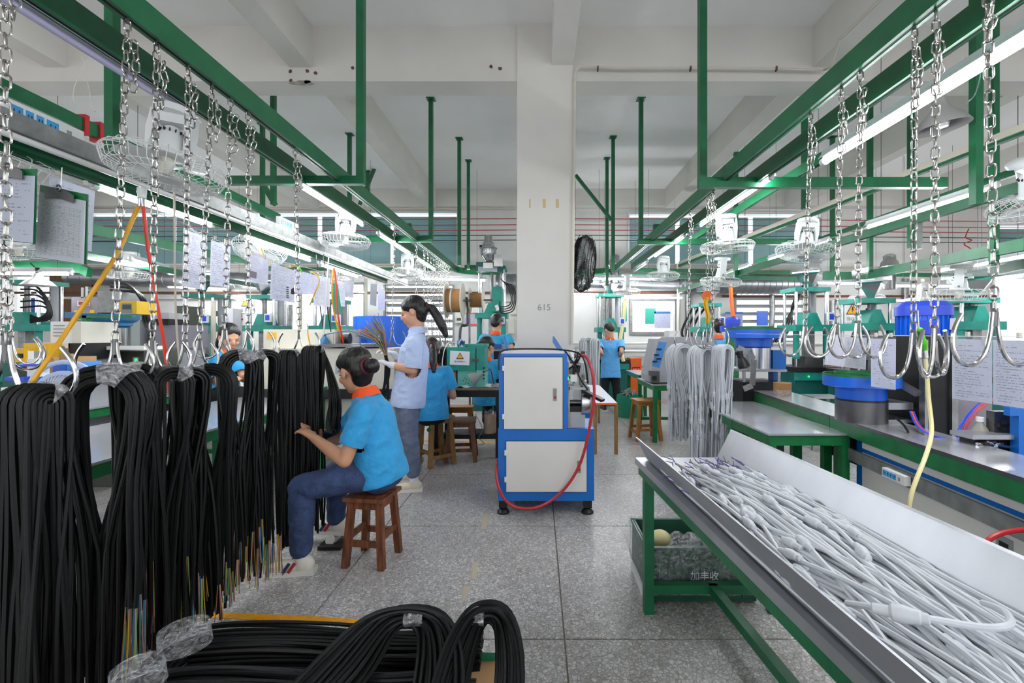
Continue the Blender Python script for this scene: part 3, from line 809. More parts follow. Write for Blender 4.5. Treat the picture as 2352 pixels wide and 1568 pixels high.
# chains of the second loop at far left
for i, (px, y0, y1, Y) in enumerate(((25, 590, 775, 2.6), (6, 500, 770, 1.9))):
    chain('far left steel chain with empty hook, %s' % ('smaller' if i == 0 else 'larger, at the very edge'), P(px, y0, Y), P(px, y1, Y), .3 + i, group=lg, hs=1.0, slack=0)

def cable_path(c, a, w, Ro, wo, zb1, zb2, rd, pull=.3, wave=.012, lean=(0, 0), RM=.08):
    """one cable draped over a hook: c arch centre, a arch direction, w thickness direction"""
    pts = []
    def leg(sign, zb, up):
        out = []; ph = rd.uniform(0, 6.28); am = rd.uniform(.3, 1) * wave; dw = rd.uniform(-.02, .02); dr = rd.uniform(-.03, .02); tg = sign * (rd.uniform(.05, 1.0) if rd.random() < .88 else rd.uniform(-.35, .2)) * RM
        m = 8
        for i in range(1, m + 1):
            t = i / m; z = c.z + (zb - c.z) * t
            bl = min(1, t * 1.7); bl = bl * bl * (3 - 2 * bl); off = sign * Ro * (1 - bl) + tg * bl + dr * t + am * math.sin(ph + t * 5) * min(1, t * 2)
            ww = wo * (1 - .12 * t) + dw * t + am * math.cos(ph * 1.7 + t * 4) * t
            out.append(V((c.x, c.y, z)) + a * off + w * ww + V((lean[0] * t, lean[1] * t, 0)))
        return out
    l1 = leg(-1, zb1, 0); l2 = leg(1, zb2, 0)
    arch = [c + a * (-Ro * math.cos(R(q))) + V((0, 0, Ro * 1.0 * math.sin(R(q)))) + w * (wo * (1 - .1 * math.sin(R(q)))) for q in range(0, 181, 22)]
    return l1[::-1] + arch + l2
CORES = ('core_yellow', 'core_brown', 'core_blue', 'core_green', 'core_pink')
def bundle(label, cx, ytop, Y, zbot, yaw, R0, R1, wt, r=.0066, m='black_rubber', core=0., wrap=(40, 80), seed=1, group=None, core_len=.17, short=.16, n_l=None, pull=.3, conn=False, cat='cable bundle', core_x=.3):
    rd = random.Random(seed); top = P(cx, ytop, Y); a = V((math.cos(yaw), math.sin(yaw), 0)); w = V((-math.sin(yaw), math.cos(yaw), 0))
    c = V((top.x, Y, top.z - R1 - r))
    t = thing('cable_bundle', label, cat, (c.x, c.y, max(0, zbot)), group)
    nl = n_l or max(1, int((R1 - R0) / (1.9 * r)) + 1); nw = max(2, int(wt / (1.95 * r)))
    cm = {k: MB() for k in CORES}; plug = MB()
    for l in range(nl):
        for k in range(nw):
            Ro = (R1 - l * 1.85 * r) * rd.uniform(.95, 1.03); wo = (k / (nw - 1) - .5) * wt + rd.uniform(-.3, .3) * r
            zz = [zbot + rd.uniform(0, .09), zbot + rd.uniform(0, .09)]; cored = [False, False]
            for s in (0, 1):
                pass
            pts = cable_path(c, a, w, Ro, wo, zz[0], zz[1], rd, pull, RM=R1 * (1 - pull * .3))
            hwid = abs(a.x) * R1 + abs(w.x) * wt / 2
            for s in (0, 1):
                e = pts[0] if s == 0 else pts[-1]
                if core and (e.x - c.x) > core_x * hwid and rd.random() < core:
                    cored[s] = True; kk = (c.z - e.z - short * rd.uniform(.8, 1.25)) / max(.01, c.z - e.z)
                    for i in range(8):
                        q = pts[i] if s == 0 else pts[-1 - i]; q.z = c.z + (q.z - c.z) * kk
            MB().tube(pts, r, 6).build('cable', m, t)
            for s in (0, 1):
                p = pts[0] if s == 0 else pts[-1]
                if cored[s]:
                    for q in range(4):
                        dx, dy = rd.uniform(-.006, .006), rd.uniform(-.006, .006); ll = core_len * rd.uniform(.75, 1.05)
                        pz = max(.012, p.z - ll)
                        cm[CORES[rd.randrange(5)]].tube([p + V((dx * .5, dy * .5, .01)), p + V((dx * 1.4, dy * 1.4, (pz - p.z) * .5)), V((p.x + dx * 2.6, p.y + dy * 2.6, pz))], .0019, 4)
                if conn and rd.random() < .8:
                    for kk in range(2):
                        i = rd.randrange(2, 6); q = pts[i] if s == 0 else pts[-1 - i]
                        plug.lathe([(r, -.028), (r * 1.7, -.02), (r * 2.1, -.006), (r * 1.6, 0), (r * 2.0, .004), (r * 1.5, .02), (r, .028)], q, 8)
    for k in CORES:
        if cm[k].v: cm[k].build('core_wires', k, t, kind='stuff')
    if plug.v: plug.build('connectors', m, t, kind='stuff')
    if wrap:
        rm = R1 - (nl - 1) * .92 * r; rt = (nl * 1.85 * r) / 2 + r * .9
        def fn(u, v):
            q = R(wrap[0] + (wrap[1] - wrap[0]) * u); s = 2 * PI * v
            rr = rm + rt * max(-1, min(1, 1.25 * math.cos(s))) + .0015 * math.sin(9 * s + 7 * u); ww = (wt / 2 + r * 1.6) * max(-1, min(1, 1.25 * math.sin(s)))
            return c + a * (-rr * math.cos(q)) + V((0, 0, rr * math.sin(q))) + w * ww
        MB().grid(fn, 10, 22).build('plastic_wrap', 'film', t)
    return t
bg = 'black cable bundles hung on the left rail'
bundle('nearest black cable bundle at the left edge of the photo', 80, 880, 1.29, .05, R(76), .02, .05, .125, wrap=(96, 135), seed=11, group=bg, n_l=5)
bundle('wide black cable bundle with clear wrap, second from the left edge', 246, 836, 1.60, .03, R(16), .05, .128, .085, core=.9, core_x=.35, wrap=(88, 130), seed=12, group=bg, n_l=5, pull=.12, short=.27, core_len=.27)
bundle('black cable bundle with coloured wire ends behind the wide second bundle', 314, 834, 1.74, .05, R(28), .02, .07, .07, core=.95, core_x=-.6, wrap=(60, 110), seed=13, group=bg, n_l=3, short=.28, core_len=.28)
bundle('third black cable bundle from the left, wrapped on its right shoulder', 384, 838, 1.82, .05, R(60), .02, .07, .125, wrap=(100, 150), seed=14, group=bg, n_l=4, pull=.15)
bundle('black cable bundle with coloured ends half hidden behind the third bundle', 437, 842, 1.90, .05, R(50), .02, .06, .07, core=.95, core_x=-.7, wrap=(30, 90), seed=15, group=bg, n_l=3, short=.22, core_len=.22)
bundle('fourth black cable bundle, wrapped on its left shoulder', 486, 834, 1.99, .05, R(24), .02, .088, .085, core=.9, core_x=.45, wrap=(30, 80), seed=16, group=bg, n_l=4, pull=.15)
bundle('fifth black cable bundle with bright wire ends, near the peeking woman', 548, 802, 2.2, .07, R(45), .02, .08, .085, core=.9, core_x=.0, wrap=(80, 150), seed=17, group=bg, n_l=4, short=.2, core_len=.2)
bundle('sixth black cable bundle with bright wire ends', 611, 801, 2.36, .06, R(55), .02, .06, .07, core=.9, core_x=-.1, wrap=(20, 60), seed=18, group=bg, n_l=3, short=.16, core_len=.2)
bundle('narrow black cable bundle left of the double hook, beside the seated woman', 664, 803, 2.60, .09, R(80), .012, .036, .085, wrap=(60, 125), seed=19, group=bg, n_l=3)
bundle('narrow black cable bundle right of the double hook, nearest the seated woman', 719, 793, 2.74, .12, R(75), .015, .042, .095, wrap=(95, 150), seed=20, group=bg, n_l=3, r=.0062)
# loose strands pulled from the last bundle to the woman's hands
t = thing('cable_strands', 'loose black cables drawn from the last bundle towards the seated woman', 'cables', tuple(P(745, 800, 2.8)))
rd = random.Random(5)
for i in range(20):
    u = i / 19; y1 = 2.78 + .06 * rd.random()
    pts = spline([P(738 + 6 * u, 800 + 8 * u, 2.80), P(748 + 10 * u, 840, 2.82), P(756 + 22 * u + rd.uniform(-3, 3), 905, y1), P(752 + 32 * u + rd.uniform(-3, 3), 960, y1), P(748 + 24 * u + rd.uniform(-6, 6), 1000 - 6 * u, y1 - .1), P(742, 1012 - 18 * u, 2.62)], 5)
    MB().tube(pts, .0058, 6).build('cable', 'black_rubber', t)
# cables behind the standing woman
bundle('black cable bundle hanging behind the standing woman\'s gloves', 890, 812, 4.5, .45, R(40), .02, .075, .09, seed=31, group=bg, wrap=(60, 120), n_l=3, r=.008)
for i, (cx, Y) in enumerate(((975, 5.4), (1002, 5.7), (1020, 6.0))):
    bundle('far black cable bundle right of the standing woman, %s' % ('left one', 'middle one', 'right one')[i], cx, 795, Y, .45, R(60), .02, .07, .08, seed=40 + i, group=bg, wrap=(60, 120), n_l=2, r=.009)
# grey bundles on the right rail
gg = 'grey cable bundles hung on the right rail'
bundle('left grey cable bundle with round connectors hanging behind the tray', 1562, 788, 4.22, .32, R(25), .03, .12, .12, r=.0068, m='grey_cable', seed=51, wrap=None, group=gg, n_l=3, conn=True, pull=.1)
bundle('middle grey cable bundle hanging behind the tray', 1612, 792, 3.85, .2, R(30), .03, .10, .14, r=.0066, m='grey_cable', seed=52, wrap=None, group=gg, n_l=3, conn=True, pull=.05)
bundle('right grey cable bundle hanging behind the tray', 1660, 790, 3.65, .2, R(15), .02, .055, .13, r=.0064, m='grey_cable', seed=53, wrap=None, group=gg, n_l=3, conn=True, pull=.05)
bundle('far grey cable bundle right of the pillar, left of two', 1346, 774, 7.3, .45, R(40), .03, .11, .1, r=.012, m='grey_cable', seed=54, wrap=None, group=gg, n_l=2)
bundle('far grey cable bundle right of the pillar, right of two', 1367, 776, 7.2, .40, R(60), .03, .08, .1, r=.012, m='grey_cable', seed=55, wrap=None, group=gg, n_l=2)

# ---- pile of black cable on the floor at the bottom edge
def floor_loop(label, pts_fn, n_a, n_b, r, seed, wrap=None, group='black cable coils on the pallet'):
    rd = random.Random(seed); base = pts_fn(.5, .5)
    t = thing('cable_coil', label, 'cable coil', (base[len(base) // 2].x, base[len(base) // 2].y, .1), group)
    for i in range(n_a):
        for j in range(n_b):
            u = (i + rd.uniform(-.2, .2)) / max(1, n_a - 1); v = (j + rd.uniform(-.2, .2)) / max(1, n_b - 1)
            q = pts_fn(u, v); ph = rd.uniform(0, 6.28); am = .010
            q = [p + V((0, am * math.sin(ph + k * .8), am * .6 * math.cos(ph * 2 + k * .7))) * (1 if 1 < k < len(q) - 2 else .3) for k, p in enumerate(q)]
            MB().tube(spline(q, 4), r, 6).build('cable', 'black_rubber', t)
    return t
def lying(cx, cy, y0, z0, L, Rr, tilt=.6):
    """horizontal hairpin: U at left end, both legs run right"""
    def fn(u, v):
        rr = Rr * (.30 + .70 * u); zz = z0 + .055 * v; out = []
        for k in range(5): out.append(V((cx + L * (1 - k / 5), y0 - rr * 1.0, zz - rr * tilt + .01 * math.sin(k))))
        for q in (270, 225, 180, 135, 90): out.append(V((cx + rr * .9 * math.cos(R(q)), y0 + rr * math.sin(R(q)), zz + rr * tilt * math.sin(R(q)))))
        for k in range(1, 6): out.append(V((cx + L * k / 5, y0 + rr * 1.0, zz + rr * tilt + .012 * math.sin(k * 1.3))))
        return out
    return fn
b = floor_loop('long black cable coil lying across the pallet, its bend at the left', lying(-1.12, 0, 1.45, .19, .93, .15, .25), 11, 3, .0066, 61)
b2 = floor_loop('second long black cable coil lying in front, cut off by the bottom edge', lying(-1.08, 0, 1.20, .22, .82, .14, .25), 10, 3, .0066, 62)
def wrap_ring(parent, c, r, ax, L, m='film'):
    x, y, d = basis(V(ax)); c = V(c)
    def fn(u, v):
        s = 2 * PI * v; return c + d * ((u - .5) * L) + x * (r[0] * math.cos(s)) + y * (r[1] * math.sin(s))
    return MB().grid(fn, 4, 16).build('plastic_wrap', m, parent)
wrap_ring(b, P(425, 1462, 1.45), (.07, .035), (.6, -.7, -.25), .09); wrap_ring(b2, P(318, 1552, 1.24), (.06, .035), (.7, -.7, -.25), .08)
def arching(x0, x1, yt, ztop, yn, zn, spread):
    def fn(u, v):
        k = .36 + .64 * u; cx = (x0 + x1) / 2; hw = (x1 - x0) / 2 * k; dz = -.05 * (1 - u); dv = .035 * v
        L = [V((cx - hw * 1.55 - spread, yn, zn)), V((cx - hw * 1.35 - spread * .6, yn + (yt - yn) * .35, zn + (ztop - zn) * .45)), V((cx - hw * 1.05, yn + (yt - yn) * .75, zn + (ztop - zn) * .82 + dz))]
        A = [V((cx - hw * .62, yt, ztop + dz)), V((cx, yt + .02, ztop + .02 + dz)), V((cx + hw * .62, yt, ztop + dz))]
        Rr = [V((cx + hw * 1.0, yn + (yt - yn) * .75, zn + (ztop - zn) * .82 + dz)), V((cx + hw * 1.05 + spread * .2, yn + (yt - yn) * .35, zn + (ztop - zn) * .45)), V((cx + hw * .95 + spread * .3, yn, zn))]
        return [p + V((0, -dv, dv * .6)) for p in L + A + Rr]
    return fn
a1 = floor_loop('arched black cable coil over the pile, left of the two standing loops', arching(-.60, -.22, 1.45, .405, .95, .20, .08), 10, 3, .0066, 63)
a2 = floor_loop('arched black cable coil over the pile, right of the two standing loops', arching(-.265, -.045, 1.45, .41, .92, .20, -.03), 9, 3, .0066, 64)
wrap_ring(a1, P(957, 1408, 1.47), (.05, .032), (1, 0, .1), .06); wrap_ring(a2, P(1094, 1405, 1.47), (.055, .03), (1, 0, -.05), .06)
t = thing('pallet_box', 'cardboard box lined with green plastic under the black cable coils', 'box', (-.66, 1.3, 0))
MB().bb((-1.2, .9, 0), (-.13, 1.62, .15)).build('carton', 'cardboard', t, smooth=False)
MB().grid(lambda u, v: V((-.10 + .06 * u + .012 * math.sin(9 * v + 4 * u), .95 + .5 * v, .24 - .2 * u + .012 * math.sin(17 * v))), 5, 10).build('liner', 'green_bag', t)
MB().grid(lambda u, v: V((-1.25 + 1.12 * u, 1.6 + .06 * v + .01 * math.sin(19 * u), .19 - .17 * v + .008 * math.sin(23 * u))), 20, 4).build('liner', 'green_bag', t)
# ================================================================== people
def remeshed(name, mb, voxel, m, parent, smooth_it=8, disp=0., cuts=()):
    me = mb.mesh(name, ORI[parent.name], smooth=False)
    o = bpy.data.objects.new(name, me); link(o)
    md = o.modifiers.new('r', 'REMESH'); md.mode = 'VOXEL'; md.voxel_size = voxel; md.use_smooth_shade = True
    if smooth_it:
        sm = o.modifiers.new('s', 'SMOOTH'); sm.factor = .5; sm.iterations = smooth_it
    dg = bpy.context.evaluated_depsgraph_get()
    me2 = bpy.data.meshes.new_from_object(o.evaluated_get(dg))
    bpy.data.objects.remove(o); bpy.data.meshes.remove(me)
    if disp:
        from mathutils import noise
        nor = [v.normal.copy() for v in me2.vertices]
        for v, n in zip(me2.vertices, nor):
            p = v.co * 9; q1 = V((p.x + p.z * .7, p.y, p.z * 1.3 - p.x * .5)); v.co += n * (disp * (.9 * noise.noise(V((p.x, p.y, p.z * .6)) * .8) + 1.1 * (.35 - abs(noise.noise(q1 * 1.3))) + .15 * noise.noise(p * 2.6)))
    if cuts:
        bm = bmesh.new(); bm.from_mesh(me2)
        for co, no, rad in cuts:
            co = V(co) - ORI[parent.name]; no = V(no)
            fs = [f for f in bm.faces if (f.calc_center_median() - co).length < rad]
            es = {e for f in fs for e in f.edges}; vs = {v for f in fs for v in f.verts}
            r = bmesh.ops.bisect_plane(bm, geom=list(vs) + list(es) + fs, plane_co=co, plane_no=no)
            kill = [f for f in bm.faces if (f.calc_center_median() - co).dot(no) > 0 and (f.calc_center_median() - co).length < rad]
            bmesh.ops.delete(bm, geom=kill, context='FACES')
        bm.to_mesh(me2); bm.free()
    me2.polygons.foreach_set('use_smooth', [True] * len(me2.polygons))
    me2.materials.clear(); me2.materials.append(M(m)); me2.name = name
    r = bpy.data.objects.new(name, me2); link(r); r.parent = parent; ORI[r.name] = ORI[parent.name]
    return r
def rotm(f, u):
    """columns side, forward, up"""
    f = V(f).normalized(); u = V(u); u = (u - f * u.dot(f)).normalized(); s = f.cross(u).normalized()
    return Matrix((s, f, u)).transposed(), s, f, u
def hand(b, w, d, up, curl=.6, s=1., side=1):
    """palm from wrist w along d; up = back of hand; five fingers, curled"""
    d = V(d).normalized(); up = V(up); up = (up - d * up.dot(d)).normalized(); sd = d.cross(up) * side
    pe = w + d * (.085 * s)
    b.ecap(w, pe - d * .01, (.026 * s, .017 * s), (.036 * s, .015 * s), side=sd)
    for i, (o, L) in enumerate(((-.029, .066), (-.0095, .076), (.0105, .071), (.029, .054))):
        p0 = pe + sd * (o * s); q = d
        p = p0 - d * .012 * s
        for k, f in enumerate((.42, .33, .25)):
            a = curl * (.35 + .75 * k); v = d * math.cos(a) - up * math.sin(a)
            p2 = p + v * (L * f * s); b.ecap(p, p2, .0092 * s - k * .0008, .0086 * s - k * .0008, n=8); p = p2
    p = w + d * (.028 * s) - sd * (.026 * s); v1 = (d * .75 - sd * .6 - up * .25).normalized(); v2 = (d * .9 - up * .5 - sd * .1).normalized()
    b.ecap(p, p + v1 * .042 * s, .0125 * s, .0105 * s, n=8); b.ecap(p + v1 * .042 * s, p + v1 * .042 * s + v2 * .032 * s, .0105 * s, .009 * s, n=8)
def person(label, J, shirt='polo', trousers='jeans', collar='collar', hair='bun', shoes='shoe_white', vox=.008, face=True, sleeve=.62, glove=None, build_=1.0, legs=True, male=False, curl=.7, skin='skin', group=None, hem=.1):
    """J: joint points. f = body facing, hf = head facing, hu = head up"""
    t = thing('person', label, 'person', (J['pelvis'].x, J['pelvis'].y, 0), group)
    bs = build_; pel, nb, hd = J['pelvis'], J['neck'], J['head']
    side = V(J['side']).normalized()          # to the person's left
    hm, hs, hf, hu = rotm(J['hf'], J.get('hu', (0, 0, 1)))
    # ---------- skin: head, neck, core, arms, hands as one surface
    b = MB()
    HS = 1.1 if 'hscale' not in J else J['hscale']
    def hscale(mb, n0=0):
        for i in range(n0, len(mb.v)): mb.v[i] = hd + (mb.v[i] - hd) * HS
        return mb
    b.ell(hd + hu * .030 - hf * .012, (.073, .092, .086), hm); b.ell(hd - hu * .038 + hf * .018, (.060, .066, .078), hm)
    b.ell(hd - hu * .095 + hf * .045, (.030, .030, .022), hm); b.ell(hd - hu * .02 + hf * .088, (.0115, .016, .024), hm); b.ell(hd - hu * .032 + hf * .097, (.0135, .012, .010), hm)
    b.ell(hd - hu * .066 + hf * .078, (.022, .012, .012), hm); b.ell(hd + hu * .012 + hf * .074, (.05, .012, .012), hm)
    for k in (-1, 1):
        b.ell(hd + hs * (k * .077) - hu * .012 - hf * .010, (.009, .019, .031), hm); b.ell(hd + hs * (k * .036) - hu * .035 + hf * .06, (.022, .018, .022), hm)
    hscale(b)
    b.ecap(nb - hu * .03, hd - hu * .05 - hf * .02, .056 * bs, .05)
    mid = (pel + nb) / 2
    b.ecap(pel, mid, (.11, .08), (.11, .08), side=side); b.ecap(mid, nb - (nb - pel).normalized() * .05, (.11, .08), (.09, .06), side=side)
    gl = MB()
    for k in ('l', 'r'):
        S, E, Wr = J['sh_' + k], J['el_' + k], J['wr_' + k]
        b.ecap(nb - (nb - pel).normalized() * .06, S, .05, .045); b.ecap(S, E, .046 * bs, .037 * bs); b.ecap(E, E + (Wr - E) * .35, .037 * bs, .038 * bs); b.ecap(E + (Wr - E) * .35, Wr, .038 * bs, .025)
        hdv = J.get('hd_' + k, Wr - E); hup = J.get('hu_' + k, V((0, 0, 1)))
        tgt = gl if glove else b
        hand(tgt, Wr, hdv, hup, curl, 1.12 if glove else 1., 1 if k == 'r' else -1)
        if glove: gl.ecap(Wr - (Wr - E).normalized() * .05, Wr, .031, .029)
    if legs:
        for k in ('l', 'r'):
            hp_ = pel + side * (.085 if k == 'l' else -.085) * bs
            b.ecap(hp_, J['kn_' + k], .06, .045); b.ecap(J['kn_' + k], J['an_' + k], .042, .032)
    remeshed('body', b, vox, skin, t, 5)
    if glove: remeshed('gloves', gl, min(vox, .008), glove, t, 3)
    # ---------- shirt
    b = MB(); ax = (nb - pel).normalized(); fwd = side.cross(ax) * -1
    lo = pel - ax * hem
    b.ecap(lo, pel + (nb - pel) * .3, (.176 * bs, .135 * bs), (.160 * bs, .122 * bs), side=side, n=24)
    b.ecap(pel + (nb - pel) * .3, pel + (nb - pel) * .68, (.160 * bs, .122 * bs), (.158 * bs, .115 * bs), side=side, n=24)
    b.ecap(pel + (nb - pel) * .68, pel + (nb - pel) * .86, (.158 * bs, .112 * bs), (.115 * bs, .078 * bs), side=side, n=24)
    b.ecap(nb - ax * .07, nb - ax * .02, (.085, .07), (.062, .06), side=side)
    for k in ('l', 'r'):
        S, E = J['sh_' + k], J['el_' + k]
        b.ecap(pel + (nb - pel) * .84, S, .07 * bs, .060 * bs); e2 = S + (E - S) * sleeve
        b.ecap(S, e2, .062 * bs, .066 * bs)
    cuts = [(lo - ax * .02, -ax, .32)]
    for k in ('l', 'r'):
        S, E = J['sh_' + k], J['el_' + k]; dd = (E - S).normalized(); cuts.append((S + (E - S) * sleeve + dd * .02, dd, .085))
    remeshed('shirt', b, vox * 1.1, shirt, t, 7, disp=.009, cuts=cuts)
    if collar:
        c0 = nb - hu * .005
        def fn(u, v):
            s = 2 * PI * u; rr = .062 + .018 * v; up_ = (ax * .7 + hu * .3).normalized(); x = side; y = up_.cross(x)
            return nb - up_ * .008 + (x * math.cos(s) * rr * 1.05 + y * math.sin(s) * rr) + up_ * (.035 * (1 - v) ** .8 - .018 * v)
        MB().grid(fn, 28, 5).build('collar', collar, t)
    # ---------- trousers, shoes
    if legs:
        b = MB(); b.ecap(pel - ax * .02 - side * .05, pel - ax * .02 + side * .05, .10 * bs, .10 * bs)
        for k in ('l', 'r'):
            hp_ = pel + side * (.085 if k == 'l' else -.085) * bs; K, A = J['kn_' + k], J['an_' + k]
            b.ecap(hp_ - side * (.012 if k == 'l' else -.012), K, .090 * bs, .070 * bs); b.ecap(K, A + (K - A) * .16, .068 * bs, .058 * bs)
        remeshed('trousers', b, vox * 1.2, trousers, t, 6, disp=.008)
        for k in ('l', 'r'):
            A = J['an_' + k]; d = V(J['toe_' + k]); d.z = 0; d.normalize(); sd = d.cross(V((0, 0, 1))); zb = J.get('gz_' + k, 0.)
            g = V((A.x, A.y, zb)); b = MB()
            rm = Matrix((sd, d, V((0, 0, 1)))).transposed()
            b.ell(g + d * -.02 + V((0, 0, .05)), (.036, .052, .045), rm); b.ell(g + d * .07 + V((0, 0, .042)), (.042, .075, .034), rm); b.ell(g + d * .145 + V((0, 0, .034)), (.042, .05, .026), rm); b.ecap(g + V((0, 0, .05)) - d * .01, g + V((0, 0, .085)), .038, .038)
            sh = remeshed('shoe', b, min(vox, .008), shoes, t, 4)
            sb = MB(); pr = [(-.038, -.075), (.038, -.075), (.044, .03), (.046, .12), (.03, .185), (0, .2), (-.03, .185), (-.046, .12), (-.044, .03)]
            sb.prism(pr, 0, .026, Matrix.Translation(g + V((0, 0, .001))) @ rm.to_4x4()); sb.build('sole', 'sole', sh, ang=50)
            if shoes == 'shoe_white':
                for q, mm in ((.03, 'red_stripe'), (.058, 'navy')):
                    for sg in (-1, 1):
                        MB().bar(g + d * (q - .012) + sd * (sg * .0425) + V((0, 0, .075)), g + d * (q + .02) + sd * (sg * .047) + V((0, 0, .028)), .016, .006, up=sd).build('stripe', mm, sh, smooth=False)
            MB().cyl(g + V((0, 0, .07)), A + V((0, 0, .06)), .036, .037, n=12).build('sock', 'sock' if shoes != 'black_plastic' else 'trouser_black', t)
    # ---------- hair
    b = MB()
    b.ell(hd + hu * .045 - hf * .019, (.083, .096, .084), hm)
    b.ell(hd + hu * .005 - hf * .062, (.072, .052, .085), hm)
    if not male:
        b.ell(hd - hu * .045 - hf * .05, (.058, .045, .055), hm)
        for k in (-1, 1): b.ell(hd + hs * (k * .058) + hu * .048 + hf * .0, (.022, .055, .032), hm)
    hscale(b); tie = None; n0 = len(b.v)
    if hair == 'bun':
        c = hd - hf * .145 - hu * .005; b.ell(c, (.04, .038, .042), hm); b.ell(hd - hf * .10, (.04, .04, .04), hm); tie = (hd - hf * .112, hf, .036)
    elif hair == 'pony':
        p0 = hd - hf * .115 + hu * .012; q = [p0, p0 - hf * .035 - hu * .03, p0 - hf * .055 - hu * .11, p0 - hf * .07 - hu * .19, p0 - hf * .075 - hu * .26]
        for i, (r1, r2) in enumerate(((.022, .032), (.032, .036), (.036, .034), (.034, .018))): b.ecap(q[i], q[i + 1], r1, r2)
        tie = (p0 - hf * .004, hf, .024)
    elif hair == 'long':
        b.ecap(hd - hf * .07, hd - hf * .09 - hu * .22, (.07, .05), (.05, .03), side=hs)
    hscale(b, n0)
    remeshed('hair', b, vox, 'hair', t, 3, disp=.0025)
    if tie:
        c, d, r = tie; c = hd + (c - hd) * HS; r *= HS; x, y, dd = basis(d)
        MB().tube([c + (x * math.cos(s * PI / 8) + y * math.sin(s * PI / 8)) * r for s in range(16)], .013 if hair == 'bun' else .010, 8, closed=True).build('hair_tie', 'scrunchie', t)
    if face:
        for k in (-1, 1):
            e = hd + hs * (k * .031) + hf * .0745 - hu * .008
            hscale(MB().ell(e, (.012, .005, .0032), hm, 8, 6)).build('eye', 'eye', t); hscale(MB().ell(e + hu * .021 + hf * .004, (.016, .005, .002), hm, 8, 6)).build('eyebrow', 'hair', t)
        hscale(MB().ell(hd - hu * .066 + hf * .088, (.021, .005, .0075), hm, 10, 6)).build('lips', 'lips', t)
    return t
# --- seated woman at the front stool
Yw = 2.62
J = dict(pelvis=V((-.905, 2.66, .515)), neck=P(840, 899, 2.63), head=P(814, 850, 2.62), hf=V((-.80, .52, -.22)), hu=V((-.2, .05, 1)), side=V((-.15, -1, 0)),
         sh_l=P(836, 945, 2.48), el_l=P(792, 1058, 2.42), wr_l=P(722, 1006, 2.50), sh_r=P(838, 925, 2.80), el_r=P(775, 1010, 2.86), wr_r=P(712, 985, 2.72),
         kn_l=P(694, 1118, 2.50), an_l=P(692, 1285, 2.49), toe_l=V((-1, -.12, 0)), kn_r=P(775, 1082, 2.86), an_r=P(772, 1205, 2.86), toe_r=V((-1, .1, 0)), gz_r=.06)
person('woman in blue polo with orange collar seated on the red-brown stool, hair in bun', J, 'polo', 'jeans', vox=.0075, skin='skin_warm', build_=1.0, hem=.03)
t = thing('foot_roller', 'pale round foot rest under the seated woman\'s far shoe', 'foot rest', tuple(P(772, 1245, 2.84)))
MB().cyl(P(758, 1240, 2.80), P(790, 1240, 2.98), .03, n=14).build('roller', 'sole', t)
MB().bb((PX(738, 2.8), 2.75, 0), (PX(790, 2.8), 3.0, .022)).build('base_board', 'black_metal', t, smooth=False)
# --- standing woman in the pale shirt
Y = 3.84
J = dict(pelvis=P(938, 920, Y), neck=P(959, 757, Y + .02), head=P(948, 716, Y), hf=V((-.93, -.05, -.28)), hu=V((-.25, 0, 1)), side=V((.05, -1, 0)),
         sh_l=P(955, 790, Y - .14), el_l=P(948, 849, Y - .17), wr_l=P(898, 838, Y - .10), sh_r=P(955, 790, Y + .16), el_r=P(930, 845, Y + .2), wr_r=P(906, 813, Y + .12),
         hd_l=V((-1, .2, .35)), hd_r=V((-1, -.2, .4)),
         kn_l=P(942, 1012, Y - .1), an_l=P(950, 1096, Y - .04), toe_l=V((-1, -.15, 0)), kn_r=P(935, 1005, Y + .1), an_r=P(938, 1080, Y + .18), toe_r=V((-1, .1, 0)))
person('standing woman in a pale blue shirt and white gloves with a long ponytail', J, 'shirt', 'jeans_grey', collar='shirt', hair='pony', shoes='shoe_beige', vox=.0085, glove='glove', sleeve=.85, hem=.02, build_=1.06)
# fan of coloured wires in her hands
t = thing('wire_fan', 'handful of cables with a fan of coloured wire ends held by the standing woman', 'wires', tuple(P(893, 830, 3.78)))
rd = random.Random(3); cm = {k: MB() for k in CORES}
for i in range(60):
    u = rd.random(); e = P(815 + 55 * u + rd.uniform(-6, 6), 768 - 38 * u + rd.uniform(-14, 10), 3.72 + rd.uniform(-.06, .06)); s0 = P(884 + 6 * rd.random(), 812 + rd.uniform(-4, 4), 3.76)
    m_ = (e + s0) / 2 + V((.02, 0, .03)); cm[CORES[rd.randrange(5)]].tube([s0, m_, e], .0022, 4)
for k in CORES: cm[k].build('core_wires', k, t, kind='stuff')
for i in range(12):
    MB().tube(spline([P(872 + i * 1.4, 790 + rd.uniform(-10, 10), 3.75), P(886 + rd.uniform(-3, 3), 815, 3.77), P(890 + rd.uniform(-6, 6), 850, 3.8), P(886 + rd.uniform(-14, 14), 905 + rd.uniform(0, 30), 3.82)], 5), .006, 6).build('cable', 'black_rubber', t)
